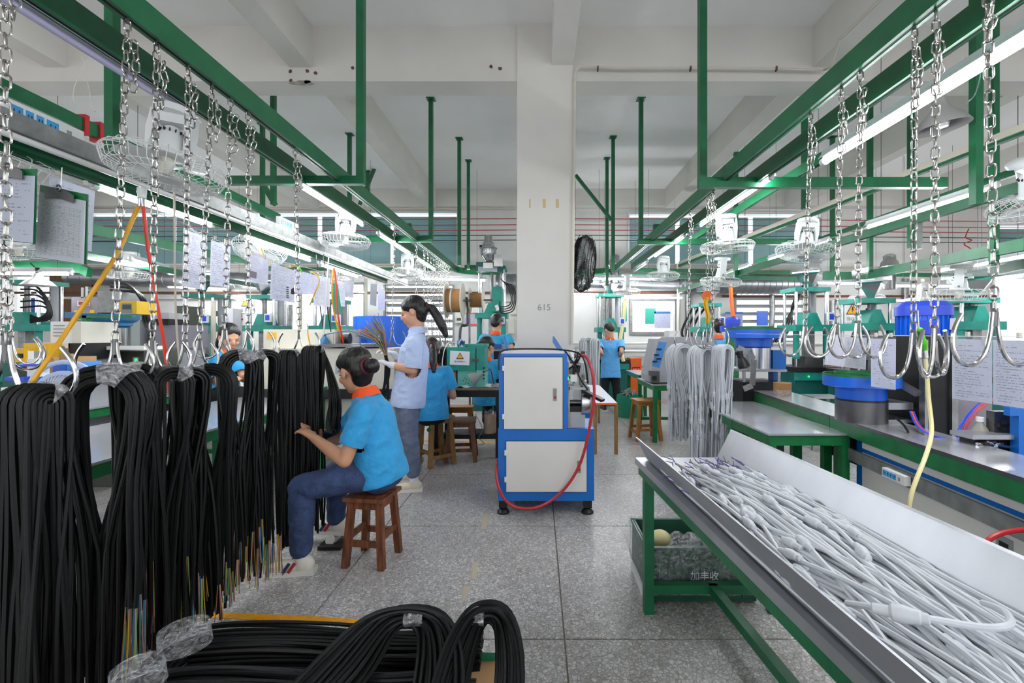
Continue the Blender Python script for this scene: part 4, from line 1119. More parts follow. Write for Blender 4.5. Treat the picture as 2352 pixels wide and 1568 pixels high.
def back_person(label, hx, hy, Y, sh_y, half, pel_y, fwd, shirt='polo', hair='long', arm=None, legs=None, vox=.012, male=False, trousers='trouser_black', lean=0., hf=None, seat=False, face=False, bs=1., **kw):
    f = V(fwd).normalized(); left = V((-f.y, f.x, 0)); hd = P(hx, hy, Y) + f * lean; nb = V((hd.x, hd.y, hd.z - .15)) - f * .04
    pel = V((PX(hx, Y), Y, PZ(pel_y, Y))) - f * .02
    J = dict(pelvis=pel, neck=nb, head=hd, hf=hf or V((f.x, f.y, -.35)), side=left)
    for k, s in (('l', 1), ('r', -1)):
        S = nb + left * (half * s) - V((0, 0, .06)); J['sh_' + k] = S
        e, w = (arm or {}).get(k, (S + left * (.06 * s) - V((0, 0, .25)), None)); J['el_' + k] = e
        J['wr_' + k] = w if w is not None else e + f * .22 - left * (.05 * s) + V((0, 0, .05))
        if seat:
            K = pel + f * .38 + left * (.1 * s) - V((0, 0, .02)); A = V((K.x, K.y, .09)) - f * .03
        else:
            K = V((pel.x, pel.y, pel.z * .53)) + left * (.1 * s) + f * .02; A = V((pel.x, pel.y, .09)) + left * (.11 * s)
        J['kn_' + k], J['an_' + k], J['toe_' + k] = K, A, f + left * (.2 * s)
    return person(label, J, shirt, trousers, hair=hair, shoes='black_plastic', vox=vox, face=face, male=male, build_=bs, **kw)
back_person('seated woman in a blue polo behind the standing woman, long dark hair', 990, 806, 4.52, 842, .16, 948, (-.35, 1, 0), 'polo', 'pony', seat=True, hem=.04, lean=.05)
back_person('man in a blue polo with orange collar at the back, left of the pillar', 1138, 742, 6.6, 768, .19, 860, (.25, 1, 0), 'polo_teal', 'short', male=True, lean=.06, arm={'r': (P(1176, 800, 6.45), P(1158, 812, 6.7)), 'l': (P(1098, 812, 6.5), P(1106, 842, 6.75))})
back_person('girl in a blue polo seated behind the blue machine, hair tied with a clip', 1119, 797, 5.75, 822, .15, 905, (.15, 1, 0), 'polo', 'pony', seat=True, hf=V((.6, .8, -.3)))
back_person('worker in a pale blue top and black trousers at the back right of the pillar', 1402, 758, 7.85, 776, .2, 852, (.0, 1, 0), 'polo_pale', 'short', male=True, lean=.12, hf=V((-.3, .8, -.7)), arm={'l': (P(1380, 808, 7.7), P(1388, 822, 8.1)), 'r': (P(1428, 808, 7.7), P(1420, 824, 8.1))})
back_person('far worker in blue behind the right grey bundle', 1649, 752, 7.0, 775, .17, 860, (.2, 1, 0), 'polo_pale', 'bun', seat=True)
Y = 4.4
J = dict(pelvis=P(505, 905, Y), neck=P(519, 806, Y), head=P(527, 775, Y), hf=V((.8, -.55, -.3)), side=V((.5, .85, 0)), sh_l=P(545, 825, Y + .1), el_l=P(560, 870, Y), wr_l=P(575, 860, Y - .1), sh_r=P(500, 828, Y - .1), el_r=P(505, 880, Y - .15), wr_r=P(530, 870, Y - .25), kn_l=P(560, 905, Y), kn_r=P(560, 905, Y - .2), an_l=P(560, 1050, Y), an_r=P(560, 1050, Y - .2), toe_l=V((1, -.3, 0)), toe_r=V((1, -.3, 0)))
person('woman in blue peeking over the black bundles on the left', J, 'polo', 'trouser_black', hair='pony', shoes='black_plastic', vox=.011)
# ================================================================== stools, centre machine, press table
def stool(label, cx, cy, rz, sz, h, m, spread=.05, leg=.04, seat_t=.022, group='wooden stools', over=.02, rails=(.28, .2)):
    t = thing('stool', label, 'stool', (cx, cy, 0), group); q = Matrix.Rotation(rz, 3, 'Z'); c = V((cx, cy, 0))
    sx, sy = sz; W = lambda x, y, z: c + q @ V((x, y, z))
    for i in range(3):
        y0 = -sy / 2 - over + (sy + 2 * over) * i / 3; y1 = y0 + (sy + 2 * over) / 3 - .0015
        b = MB(); m4 = q; b.box(W(0, (y0 + y1) / 2, h - seat_t / 2), (sx + 2 * over, y1 - y0, seat_t), m=q); b.build('seat_board', m, t, smooth=False)
    L = {}
    for i, (ax, ay) in enumerate(((-1, -1), (1, -1), (1, 1), (-1, 1))):
        p0 = W(ax * (sx / 2 + spread), ay * (sy / 2 + spread), 0); p1 = W(ax * (sx / 2 - leg * .5), ay * (sy / 2 - leg * .5), h - seat_t); L[i] = (p0, p1)
        MB().bar(p0, p1, leg, leg, up=q @ V((0, 1, 0))).build('leg', m, t, smooth=False)
    at = lambda i, z: L[i][0] + (L[i][1] - L[i][0]) * (z / (h - seat_t))
    for i in range(4):
        j = (i + 1) % 4
        MB().bar(at(i, h - seat_t - .025), at(j, h - seat_t - .025), .018, .045).build('apron', m, t, smooth=False)
        z = rails[i % 2] * h; MB().bar(at(i, z), at(j, z), .018, .034).build('stretcher', m, t, smooth=False)
    return t
stool('worn red-brown wooden stool under the seated woman in front', -.957, 2.645, R(-8), (.20, .20), .392, 'wood_red', spread=.008, leg=.036, rails=(.34, .42))
s = stool('pale wooden stool with a green round sticker under the far seated woman', -1.03, 4.62, R(-50), (.24, .24), .49, 'wood_pale', spread=.01, leg=.042)
g0 = P(985, 987, 4.42)
MB().cyl(g0 + V((0, -.004, 0)), g0 + V((0, .004, 0)), .021, n=20).build('sticker', 'green_table', s); text_mesh('letter', 'G', .03, 'sign_black', s, g0 + V((0, -.006, 0)), (R(90), 0, 0))
stool('brown wooden stool in front of the press table', PX(1058, 4.75), 4.80, R(6), (.27, .25), .42, 'wood_brown', spread=.015, leg=.045)
stool('orange-brown wooden stool pushed under the press table', PX(1056, 5.35), 5.35, 0, (.28, .16), .47, 'wood_honey', spread=.015, leg=.04)
stool('honey wooden stool by the green table right of the machine', PX(1487, 5.6), 5.72, R(8), (.26, .24), .50, 'wood_honey', spread=.02, leg=.04)
# ---- blue and white machine on levelling feet
YM = 3.30
def cabinet():
    t = thing('cable_machine', 'blue framed machine with white panels in front of the pillar', 'machine', (PX(1253, YM), YM + .3, 0))
    x0, x1 = PX(1144, YM), PX(1365, YM); xt = PX(1303, YM); zb = PZ(1150, YM); zm = PZ(985, YM); zt = PZ(812, YM); D = .62
    MB().bb((x0, YM, zb), (x1, YM + D, zm)).build('lower_body', 'machine_blue', t, smooth=False)
    MB().bb((x0 + .006, YM, zm), (xt, YM + D, zt)).build('upper_body', 'machine_blue', t, smooth=False)
    MB().bb((x0 + .02, YM + .03, zt), (xt - .02, YM + D - .03, zt + .012)).build('top_panel', 'machine_white', t, smooth=False)
    for xx in (x0 + .05, xt - .03): MB().bar((xx, YM + .25, zt + .005), (xx - .05, YM + D, zt + .10), .012, .05).build('lid_flap', 'machine_blue', t, smooth=False)
    for nm, a, b_, c, d in (('upper', 1158, 1292, 820, 984), ('lower', 1163, 1347, 1013, 1128)):
        xa, xb, za, zb_ = PX(a, YM), PX(b_, YM), PZ(d, YM), PZ(c, YM)
        MB().bb((xa - .004, YM - .002, za - .004), (xb + .004, YM + .002, zb_ + .004)).build('door_gap', 'dark_slot', t, smooth=False)
        dr = MB().bb((xa, YM - .012, za), (xb, YM - .001, zb_)).build('door', 'machine_white', t, smooth=False)
        hx = xb - .055 if nm == 'upper' else xb - .055; hz = za + (zb_ - za) * (.48 if nm == 'upper' else .5)
        MB().bb((hx - .013, YM - .016, hz - .045), (hx + .013, YM - .012, hz + .045)).build('latch', 'strip_grey', dr, smooth=False)
        MB().bb((hx - .009, YM - .019, hz - .03), (hx + .009, YM - .016, hz - .012)).build('latch_button', 'red_stripe', dr, smooth=False)
        MB().bb((hx - .007, YM - .018, hz - .008), (hx + .007, YM - .016, hz + .035)).build('latch_lever', 'galv_matt', dr, smooth=False)
        for zz in (za + .09, zb_ - .08):
            MB().bb((xa - .012, YM - .02, zz), (xa + .006, YM - .004, zz + .018)).bb((xa - .012, YM - .02, zz - .018), (xa + .0, YM - .004, zz)).build('hinge', 'white_plastic', dr, smooth=False)
    for xx in (x0 + .035, x1 - .045):
        for yy in (YM + .04, YM + D - .05):
            f = MB(); f.lathe([(.045, 0), (.045, .012), (.03, .03), (.018, .038), (.012, .04), (.012, zb)], (xx, yy, 0), 16); f.build('levelling_foot', 'black_plastic', t)
            MB().bb((xx - .03, yy - .03, zb - .055), (xx + .03, yy + .03, zb)).build('foot_bracket', 'black_metal', t, smooth=False)
    # feed unit on the right
    MB().bb((xt + .002, YM + .02, zm + .005), (xt + .012, YM + .5, zm + .48)).build('side_plate', 'galv_matt', t, smooth=False)
    b = MB(); b.bb((xt + .02, YM + .05, zm), (xt + .135, YM + .4, zm + .115)); b.build('gear_box', 'grey_paint', t, smooth=False)
    MB().bb((xt + .012, YM + .06, zm + .115), (xt + .02 + .12, YM + .4, zm + .155)).build('shaft_block', 'black_metal', t, smooth=False)
    MB().cyl((xt + .02, YM + .12, zm + .175), (xt + .17, YM + .12, zm + .175), .02, n=14).build('shaft', 'steel_dark', t)
    b = MB(); b.lathe([(.02, 0), (.118, 0), (.122, .004), (.122, .066), (.118, .07), (.02, .07)], (xt + .105, YM + .14, zm + .175), 32, axis=(1, 0, 0)); b.build('feed_wheel', 'steel', t)
    b = MB(); b.bb((xt + .005, YM + .03, zm), (xt + .02, YM + .06, zm + .30)); b.bb((xt + .005, YM + .03, zm + .28), (xt + .15, YM + .06, zm + .30)); b.bb((xt + .12, YM + .05, zm + .26), (xt + .15, YM + .3, zm + .34)); b.build('bracket', 'galv', t, smooth=False)
    rd = random.Random(8)
    for i in range(26):
        px, pz = xt + rd.uniform(.01, .13), zm + rd.uniform(.32, .52); yy = YM + rd.uniform(.04, .3); mm = rd.choice(('steel', 'steel_dark', 'black_metal', 'galv', 'black_plastic', 'white_plastic'))
        if rd.random() < .5: MB().cyl((px, yy, pz), (px + rd.uniform(-.02, .05), yy + rd.uniform(-.05, .05), pz + rd.uniform(.02, .09)), rd.uniform(.006, .018), n=10).build('fitting', mm, t)
        else: MB().box((px, yy, pz), (rd.uniform(.015, .05), rd.uniform(.03, .06), rd.uniform(.015, .06)), rz=rd.uniform(-.3, .3)).build('fitting', mm, t, smooth=False)
    MB().bb((xt + .025, YM + .03, zm + .34), (xt + .075, YM + .06, zm + .39)).build('white_block', 'white_plastic', t, smooth=False)
    MB().box((xt + .008, YM + .02, zm + .365), (.006, .006, .02)).build('indicator', 'green_led', t)
    MB().bar((xt + .13, YM + .03, zm + .27), (xt + .25, YM - .06, zm + .215), .05, .02).build('pedal_box', 'black_plastic', t, smooth=False)
    return t
cabinet()
hose = spline([P(1330, 816, 3.36), P(1345, 818, 3.30), P(1358, 845, 3.26), P(1365, 900, 3.24), P(1357, 965, 3.23), P(1342, 1035, 3.22), P(1325, 1080, 3.22), P(1300, 1118, 3.22), P(1265, 1150, 3.22), P(1225, 1167, 3.22), P(1185, 1164, 3.22), P(1158, 1145, 3.22), P(1143, 1110, 3.24), P(1140, 1075, 3.30), P(1142, 1055, 3.45)], 6)
tag(MB().tube(hose, .0105, 8).build('air_hose', 'deep_red'), 'red air hose looping across the front of the blue machine', 'hose')
for lab, pts in (('black cord lying over the top of the blue machine', [P(1146, 850, 3.25), P(1146, 822, 3.27), P(1158, 804, 3.32), P(1220, 801, 3.38), P(1290, 803, 3.36), P(1330, 812, 3.3), P(1344, 835, 3.26), P(1350, 880, 3.28)]),
                 ('thin black cord drooping from the machine top to the pedal', [P(1296, 803, 3.34), P(1318, 835, 3.28), P(1332, 868, 3.26), P(1350, 895, 3.2)])):
    tag(MB().tube(spline(pts, 6), .006, 6).build('electric_cable', 'black_rubber'), lab, 'cord')
# ---- orange edged board behind the machine
def xyz(px, py, Y): return P(px, py, Y)
t = thing('sorting_table', 'low table with orange edge behind the blue machine', 'table', tuple(V((PX(1380, 5.4), 5.4, 0))))
zt = .56
def onz(px, py, z): Y = (HC - z) * F / (py - CY); return V(((px - CX) * Y / F, Y, z))
q = [onz(1348, 884, zt), onz(1376, 884, zt), onz(1418, 926, zt), onz(1369, 926, zt)]
MB().add(q + [p - V((0, 0, .02)) for p in q], [(3, 2, 1, 0), (4, 5, 6, 7), (0, 1, 5, 4), (1, 2, 6, 5), (2, 3, 7, 6), (3, 0, 4, 7)]).build('top', 'orange', t, smooth=False)
MB().add([p + V((0, 0, .002)) for p in q], [(3, 2, 1, 0)]).build('laminate', 'paper', t, smooth=False)
for p in q: MB().bar((p.x * .99, p.y + (.03 if p.y < 5.2 else -.03), 0), (p.x * .99, p.y + (.03 if p.y < 5.2 else -.03), zt - .02), .035, .035).build('leg', 'wood_pale', t, smooth=False)
# ---- press table with teal press
t = thing('press_table', 'dark steel table with worn wooden top carrying the teal press', 'table', (PX(1070, 4.9), 5.1, 0))
zt = .745; xa, xb = PX(1000, 4.8), PX(1152, 4.8); ya, yb = 4.80, 5.28
MB().bb((xa, ya, zt - .018), (xb, yb, zt)).build('table_top', 'galv_matt', t, smooth=False)
MB().bb((xa, ya - .006, zt - .024), (xb, ya + .1, zt - .012)).build('edge_strip', 'wood_pale', t, smooth=False)
MB().bb((xa + .01, ya + .03, zt - .1), (xb - .01, ya + .07, zt - .025)).build('apron', 'black_metal', t, smooth=False)
for x in (xa + .04, xb - .04):
    for y in (ya + .05, yb - .05): MB().bb((x - .026, y - .026, 0), (x + .026, y + .026, zt - .02)).build('leg', 'black_metal', t, smooth=False)
MB().bb((xa + .04, ya + .03, .20), (xb - .04, ya + .07, .25)).build('stretcher', 'black_metal', t, smooth=False); MB().bb((xa + .04, yb - .3, .21), (xb - .04, yb - .05, .23)).build('shelf', 'black_metal', t, smooth=False)
rd = random.Random(4)
o = thing('work_rag', 'crumpled white cloth and papers on the front of the press table', 'cloth', (PX(1065, 4.8), 4.85, zt))
MB().grid(lambda u, v: V((PX(1020 + 60 * u, 4.8), 4.80 + .12 * v, zt + .004 + .012 * math.sin(13 * u + 5 * v) * math.sin(7 * v + 2) + .006)), 16, 6).build('cloth', 'paper', o)
MB().grid(lambda u, v: V((PX(1105 + 38 * u, 4.8), 4.86 + .3 * v, zt + .006 + .004 * math.sin(9 * u))), 6, 4).build('sheet', 'paper', o)
# press
def press():
    Y = 4.92
    t = thing('crimping_press', 'pale teal crimping press with a yellow warning sign on its head', 'press', (PX(1085, Y), Y + .2, zt))
    X = lambda px: PX(px, Y); Z = lambda py: PZ(py, Y)
    b = MB(); b.bb((X(1027), Y - .02, Z(850)), (X(1114), Y + .3, Z(797))); b.build('head', 'teal', t, smooth=False)
    b = MB(); b.bb((X(1096), Y - .03, Z(900)), (X(1114), Y + .3, Z(850))); b.bb((X(1051), Y, Z(900)), (X(1097), Y + .4, Z(846))); b.build('column', 'teal_light', t, smooth=False)
    MB().bb((X(1027), Y - .03, Z(903) - .02), (X(1110), Y + .3, Z(897))).build('base', 'teal_light', t, smooth=False)
    MB().bb((X(1065), Y + .05, Z(797)), (X(1117), Y + .3, Z(790))).build('rear_cover', 'teal', t, smooth=False)
    MB().bb((X(1093), Y - .024, Z(850)), (X(1094.5), Y - .018, Z(799))).build('seam', 'dark_slot', t, smooth=False)
    MB().bb((X(1085), Y - .035, Z(828)), (X(1100), Y - .02, Z(824))).build('latch', 'rust', t, smooth=False)
    for i in range(4): MB().bb((X(1110), Y - .035, Z(846 + i * 8)), (X(1113.5), Y - .028, Z(843 + i * 8))).build('vent_slot', 'dark_slot', t, smooth=False)
    for i, (px, py) in enumerate(((1068, 868), (1064, 874), (1071, 872), (1078, 873), (1070, 879), (1083, 878), (1066, 882), (1076, 880), (1079, 885), (1072, 886))):
        MB().cyl(P(px, py, Y - .003), P(px, py, Y + .01), .0052, n=8).build('vent_hole', 'dark_slot', t)
    for (px, py, w, h, m) in ((1034, 862, 9, 16, 'steel'), (1036, 880, 12, 14, 'steel_dark'), (1045, 870, 4, 40, 'kraft'), (1034, 890, 14, 8, 'galv'), (1040, 854, 8, 6, 'orange')):
        MB().bb((X(px - w / 2), Y + .02, Z(py + h / 2)), (X(px + w / 2), Y + .12, Z(py - h / 2))).build('die_part', m, t, smooth=False)
    sg = panel_mesh('sign_plate', [P(1034, 805, Y - .026), P(1079, 807, Y - .026), P(1078, 839, Y - .026), P(1033, 837, Y - .026)], 'sign_white', t, .002)
    for nm, s, m, d in (('sign_triangle', 1., 'navy', .003), ('sign_triangle', .72, 'sign_yellow', .0045)):
        c = P(1056.5, 818, Y - .026 - d); h = .042 * s
        MB().add([c + V((0, 0, h)), c + V((h * .98, 0, -h * .72)), c + V((-h * .98, 0, -h * .72))], [(0, 2, 1)]).build(nm, m, t, smooth=False)
    text_mesh('sign_text', '当心机械伤人', .02, 'navy', t, P(1056, 830, Y - .029), (R(90), 0, 0), depth=.0003)
press()
def desk_lamp(label, base, pts, head_c, head_d, r, m, L=.12, cord=None):
    t = thing('desk_lamp', label, 'lamp', tuple(base))
    MB().lathe([(.05, 0), (.05, .015), (.035, .03), (.012, .035)], base, 16).build('base', 'strip_grey', t)
    MB().tube(spline(pts, 6), .007, 8).build('gooseneck', 'steel_dark', t)
    MB().lathe([(.022, 0), (.026, L * .25), (r * .8, L * .55), (r, L), (r * .97, L), (r * .76, L * .56), (.02, L * .26)], head_c, 20, axis=head_d).build('shade', m, t)
    return t
desk_lamp('grey desk lamp with round head in front of the teal press', V((PX(1136, 4.85), 4.95, zt)), [V((PX(1133, 4.85), 4.92, zt + .03)), P(1132, 870, 4.84), P(1127, 849, 4.82), P(1118, 851, 4.8), P(1110, 856, 4.78)], P(1108, 858, 4.78), V((-.75, -.15, -.4)), .07, 'strip_grey', .14)
tag(MB().tube(spline([P(1060, 795, 5.0), P(1035, 785, 4.95), P(1022, 800, 4.9), P(1016, 830, 4.87), P(1017, 842, 4.86)], 6), .005, 6).build('lamp_cable', 'white_plastic'), 'white flexible lamp arm left of the teal press', 'cable')
tag(MB().lathe([(.008, 0), (.016, .02), (.02, .04), (.04, .075), (.037, .075), (.018, .04)], P(1017, 841, 4.86), 14, axis=(.1, -.2, -1)).build('small_lamp', 'black_plastic'), 'small black lamp head hanging left of the teal press', 'lamp')
tag(MB().lathe([(.028, 0), (.028, .03)], P(1112, 897, 4.9), 16).build('tape_roll', 'orange'), 'small orange tape roll on the press table', 'tape')
# bin of offcuts hung on the table leg
t = thing('scrap_bin', 'cardboard bin with plastic liner beside the table leg', 'bin', (PX(1128, 4.7), 4.72, .3))
MB().lathe([(.06, 0), (.062, .18), (.058, .18), (.056, .01)], V((PX(1126, 4.72), 4.72, PZ(993, 4.72))), 16).build('bucket', 'cardboard', t)
MB().grid(lambda u, v: V((PX(1126, 4.72), 4.72, PZ(993, 4.72))) + V((.064 * math.cos(6.28 * u), .064 * math.sin(6.28 * u), .02 + .2 * v + .015 * math.sin(31 * u))), 20, 4).build('liner', 'film_thin', t)
tag(MB().tube(spline([P(1092, 950, 4.85), P(1108, 985, 4.8), P(1100, 1005, 4.75), P(1112, 1018, 4.9), P(1090, 1022, 4.9)], 5), .004, 5).build('electric_cable', 'strip_grey'), 'thin grey cord dangling under the press table', 'cord')
# ---- spools above the press
def spool(label, px0, px1, py, Y, rf, rc, wrapm, yaw=0., wire=True):
    a, b_ = P(px0, py, Y), P(px1, py, Y); d = (b_ - a); L = d.length; d.normalize()
    t = thing('wire_spool', label, 'spool', tuple(a))
    for p in (a, b_): MB().cyl(p - d * .006, p + d * .006, rf, n=28).build('flange', 'cream', t)
    MB().cyl(a, b_, rc, n=24).build('wrapping', wrapm, t)
    MB().cyl(a - d * .18, b_ + d * .12, .012, n=10).build('axle', 'steel_dark', t)
    if wire: MB().cyl(a + d * (L * .3), a + d * (L * .38), rc * 1.01, n=24).build('tape_band', 'sign_white', t)
    return t
spool('large brown paper wrapped cable spool behind the ponytail', 1026, 1063, 690, 5.6, .215, .145, 'kraft')
spool('small brown spool with grey wire left of the back press', 1080, 1110, 689, 5.9, .16, .095, 'kraft', wire=False)
# ================================================================== front right: tray table
KX = .067                                     # the tray table leans slightly off the aisle
def TX(u, Y): return .478 + KX * (2.24 - Y) + u
def TP(u, Y, z): return V((TX(u, Y), Y, z))
TP_table = TP
def strip(b, prof, y0, y1, close=False):
    """profile of (u,z) swept along the tray direction"""
    n = len(prof); vs = [TP(u, y0, z) for u, z in prof] + [TP(u, y1, z) for u, z in prof]
    b.add(vs, [(i, i + 1, n + i + 1, n + i) for i in range(n - 1)] + ([(n - 1, 0, n, 2 * n - 1)] if close else []))
    if close: b.add([vs[i] for i in range(n)], [tuple(range(n))]); b.add([vs[n + i] for i in range(n)], [tuple(range(n - 1, -1, -1))])
    return b
t = thing('tray_table', 'stainless topped table with green steel frame at the lower right', 'table', tuple(TP(.3, 1.4, 0)))
Y0, Y1, ZT = .30, 2.24, .70
strip(MB(), [(0, ZT - .03), (0, ZT), (.66, ZT), (.66, ZT - .03), (.65, ZT - .03), (.65, ZT - .006), (.01, ZT - .006), (.01, ZT - .03)], Y0, Y1, True).build('table_top', 'steel_brushed', t, smooth=False)
b = MB(); strip(b, [(.012, ZT - .075), (.012, ZT - .006), (.05, ZT - .006), (.05, ZT - .075)], Y0, Y1 - .02, True); b.build('side_rail', 'green', t, smooth=False)
b = MB(); strip(b, [(.61, ZT - .075), (.61, ZT - .006), (.648, ZT - .006), (.648, ZT - .075)], Y0, Y1 - .02, True); b.build('side_rail', 'green', t, smooth=False)
for u in (.035, .62):
    for y in (Y1 - .1, .5):
        p = TP(u, y, 0); MB().bb((p.x - .022, y - .022, 0), (p.x + .022, y + .022, ZT - .03)).build('leg', 'green', t, smooth=False)
MB().bar(TP(.03, Y1 - .1, .115), TP(.62, Y1 - .1, .115), .04, .04).build('cross_bar', 'green', t, smooth=False)
MB().bar(TP(.335, Y1 - .1, .115), TP(.335, .5, .115), .04, .04).build('stretcher', 'green', t, smooth=False)
MB().bar(TP(.03, .5, .115), TP(.62, .5, .115), .04, .04).build('cross_bar', 'green', t, smooth=False)
for i, (u, y) in enumerate(((.055, 1.55), (.06, 1.30), (.055, 1.14), (.05, .98))):
    r = random.Random(i); pts = [(u + .006 * math.cos(k) * r.uniform(.4, 1), y + .03 * math.sin(k) * r.uniform(.4, 1.2)) for k in [q * .7 for q in range(9)]]
    MB().add([TP(a, c, ZT + .0008) for a, c in pts], [tuple(range(9))]).build('ink_stain', 'blue_mark', t, smooth=False)
def TP(u, Y, z): return V((.478 + .05 * (2.24 - Y) + u, Y, z))
tr = thing('steel_tray', 'long stainless tray with flared sides full of grey cables', 'tray', tuple(TP(.3, 1.4, ZT)))
prof = [(-.004, .806), (-.002, .807), (.046, .708), (.385, .708), (.452, .842), (.454, .842)]
inner = [(u + (.0 if 1 < i < 4 else 0), z) for i, (u, z) in enumerate(prof)]
b = MB(); strip(b, prof, .35, 2.2); strip(b, [(u, z - .003) for u, z in prof][::-1], .35, 2.2)
b.build('tray_shell', 'steel_brushed', tr, smooth=False)
b = MB(); 
for y, (u0, z0, u1, z1) in ((2.2, (.03, .80, .47, .842)),):
    strip(b, [(-.004, .803), (-.007, .809), (-.001, .809)], .35, 2.2); strip(b, [(.448, .842), (.457, .846), (.457, .838)], .35, 2.2)
b.build('rolled_edge', 'steel_brushed', tr, smooth=False)
# ---- grey cables in the tray
rd = random.Random(77); CG = 'grey cables lying in the steel tray'
def heap(u): return max(0, 1 - ((u - .22) / .22) ** 2)
WC = ('core_purple', 'core_darkbrown')
PL = MB().lathe([(.005, -.034), (.0075, -.032), (.0085, -.02), (.0085, -.012), (.0125, -.008), (.0135, .004), (.0115, .014), (.0105, .02), (.0105, .024), (.008, .026), (.008, .034), (.005, .036)], (0, 0, 0), 10).mesh('connector'); PL.materials.append(M('grey_cable'))
for i in range(170):
    lay = i / 170; ub = rd.uniform(.05, .375); drift = rd.gauss(0, .085); ph = rd.uniform(0, 6.28); am = rd.uniform(.008, .045); y_far = rd.uniform(1.45, 1.98) if rd.random() < .8 else rd.uniform(1.0, 1.5)
    pts = []; n = 11
    for k in range(n):
        s = k / (n - 1); y = y_far + (.38 - y_far) * s
        u = ub + drift * math.sin(s * 2.4 + ph * .3) + am * math.sin(ph + s * 7); u = max(.04, min(.395, u))
        zf = .716 + (lay ** .8) * .085 * heap(u) * (.55 + .45 * min(1, s * 4)) + .006 * math.sin(ph * 3 + s * 9)
        if u > .378: zf = max(zf, .708 + (u - .385) * 2 + .012)
        if u < .06: zf += .008
        pts.append(TP(u, y, zf))
    sp = spline(pts, 4)
    o = MB().tube(sp, .0056, 6).build('grey_cable', 'grey_cable')
    ends = y_far > 1.5 and rd.random() < .6
    tag(o, 'pale grey cable lying lengthwise among many in the steel tray', 'cable', CG)
    ORI[o.name] = V((0, 0, 0))
    if i > 60 and rd.random() < .8:
        k = rd.randrange(1, 16) if rd.random() < .75 else rd.randrange(16, 34); p = sp[k]; d = (sp[k + 1] - sp[k - 1]).normalized()
        c = bpy.data.objects.new('connector', PL); link(c); c.parent = o; c.location = p + V((0, 0, .006)); c.rotation_mode = 'QUATERNION'; c.rotation_quaternion = V((0, 0, 1)).rotation_difference(d if rd.random() < .5 else -d)
    if ends:
        e = sp[0]; d0 = (sp[0] - sp[2]).normalized()
        for q in range(2):
            MB().tube([e, e + d0 * .045 + V((rd.uniform(-.012, .012), 0, .006)), e + d0 * .10 + V((rd.uniform(-.03, .03), 0, rd.uniform(-.004, .02)))], .0016, 4).build('wire_end', WC[q], o)
# one cable curling over the heap in front
def onz_(px, py, z): Y = (HC - z) * F / (py - CY); return V(((px - CX) * Y / F, Y, z))
lc_ = thing('grey_cable', 'grey cable with a plug looping sideways over the top of the heap in the tray', 'cable', tuple(onz_(2040, 1405, .83)))
lp = spline([onz_(1945, 1385, .79), onz_(2000, 1393, .81), onz_(2065, 1408, .822), onz_(2150, 1423, .822), onz_(2240, 1438, .825), onz_(2300, 1440, .83), onz_(2322, 1428, .83), onz_(2305, 1402, .82), onz_(2258, 1384, .80)], 6)
MB().tube(lp, .006, 8).build('cable', 'grey_cable', lc_)
pc = bpy.data.objects.new('connector', PL); link(pc); pc.parent = lc_; pc.location = lp[12] - ORI[lc_.name]; pc.rotation_mode = 'QUATERNION'; pc.rotation_quaternion = V((0, 0, 1)).rotation_difference((lp[13] - lp[11]).normalized()); pc.scale = (1.15, 1.15, 1.15)
# ---- green crate with plastic liner
t = thing('plastic_crate', 'dark green crate lined with clear plastic under the tray table', 'crate', (.78, 2.35, 0))
x0, x1, y0, y1, h = .53, 1.06, 2.205, 2.55, .275
for nm, a, b_ in (('side_wall', (x0, y0, .02), (x0 + .012, y1, h)), ('side_wall', (x1 - .012, y0, .02), (x1, y1, h)), ('end_wall', (x0, y0, .02), (x1, y0 + .012, h)), ('end_wall', (x0, y1 - .012, .02), (x1, y1, h)), ('bottom', (x0, y0, .012), (x1, y1, .03))):
    MB().bb(a, b_).build(nm, 'green_crate', t, smooth=False)
for i in range(5): MB().bb((x0 + .06 + i * .1, y0 - .008, .03), (x0 + .075 + i * .1, y0, h - .02)).build('rib', 'green_crate', t, smooth=False)
MB().bb((x0 - .006, y0 - .01, h - .014), (x1 + .006, y1 + .006, h)).bb((x0 + .014, y0 + .012, h - .02), (x1 - .014, y1 - .012, h + .01)).build('rim', 'green_crate', t, smooth=False) if False else None
MB().bb((x0 - .008, y0 - .01, h - .016), (x1 + .008, y0 + .004, h)).bb((x0 - .008, y1 - .004, h - .016), (x1 + .008, y1 + .008, h)).bb((x0 - .008, y0, h - .016), (x0 + .004, y1, h)).bb((x1 - .004, y0, h - .016), (x1 + .008, y1, h)).build('rim', 'green_crate', t, smooth=False)
MB().bb((x0 - .012, y0 + .02, .004), (x0, y1 - .02, .05)).build('base_rail', 'white_plastic', t, smooth=False)
def linf(u, v):
    s = u * 4; k = int(min(3, s)); f = s - k
    c = [(x0 - .012, y1 + .006), (x0 - .012, y0 - .014), (x1 + .01, y0 - .014), (x1 + .01, y1 + .006), (x0 - .012, y1 + .006)]
    a, b_ = c[k], c[k + 1]; w = .012 * math.sin(37 * u + 5 * v) + .008 * math.sin(71 * u - 9 * v); bag = .03 * math.sin(PI * v) * (1 if k == 0 else .25)
    nx, ny = ((-1, 0), (0, -1), (1, 0), (0, 1))[k]
    return V((a[0] + (b_[0] - a[0]) * f + nx * (w * .5 + bag), a[1] + (b_[1] - a[1]) * f + ny * (w * .5 + bag), h + .012 - (.20 if k == 0 else .24) * v))
MB().grid(linf, 96, 10).build('plastic_liner', 'film_mid', t)
MB().grid(lambda u, v: V((x0 + .03 + (x1 - x0 - .06) * u, y0 + .03 + (y1 - y0 - .06) * v, h - .09 + .05 * math.sin(3.1 * u) * math.sin(3.1 * v) + .018 * math.sin(17 * u + 9 * v) + .014 * math.sin(23 * v - 11 * u))), 26, 18).build('plastic_scrap', 'film', t)
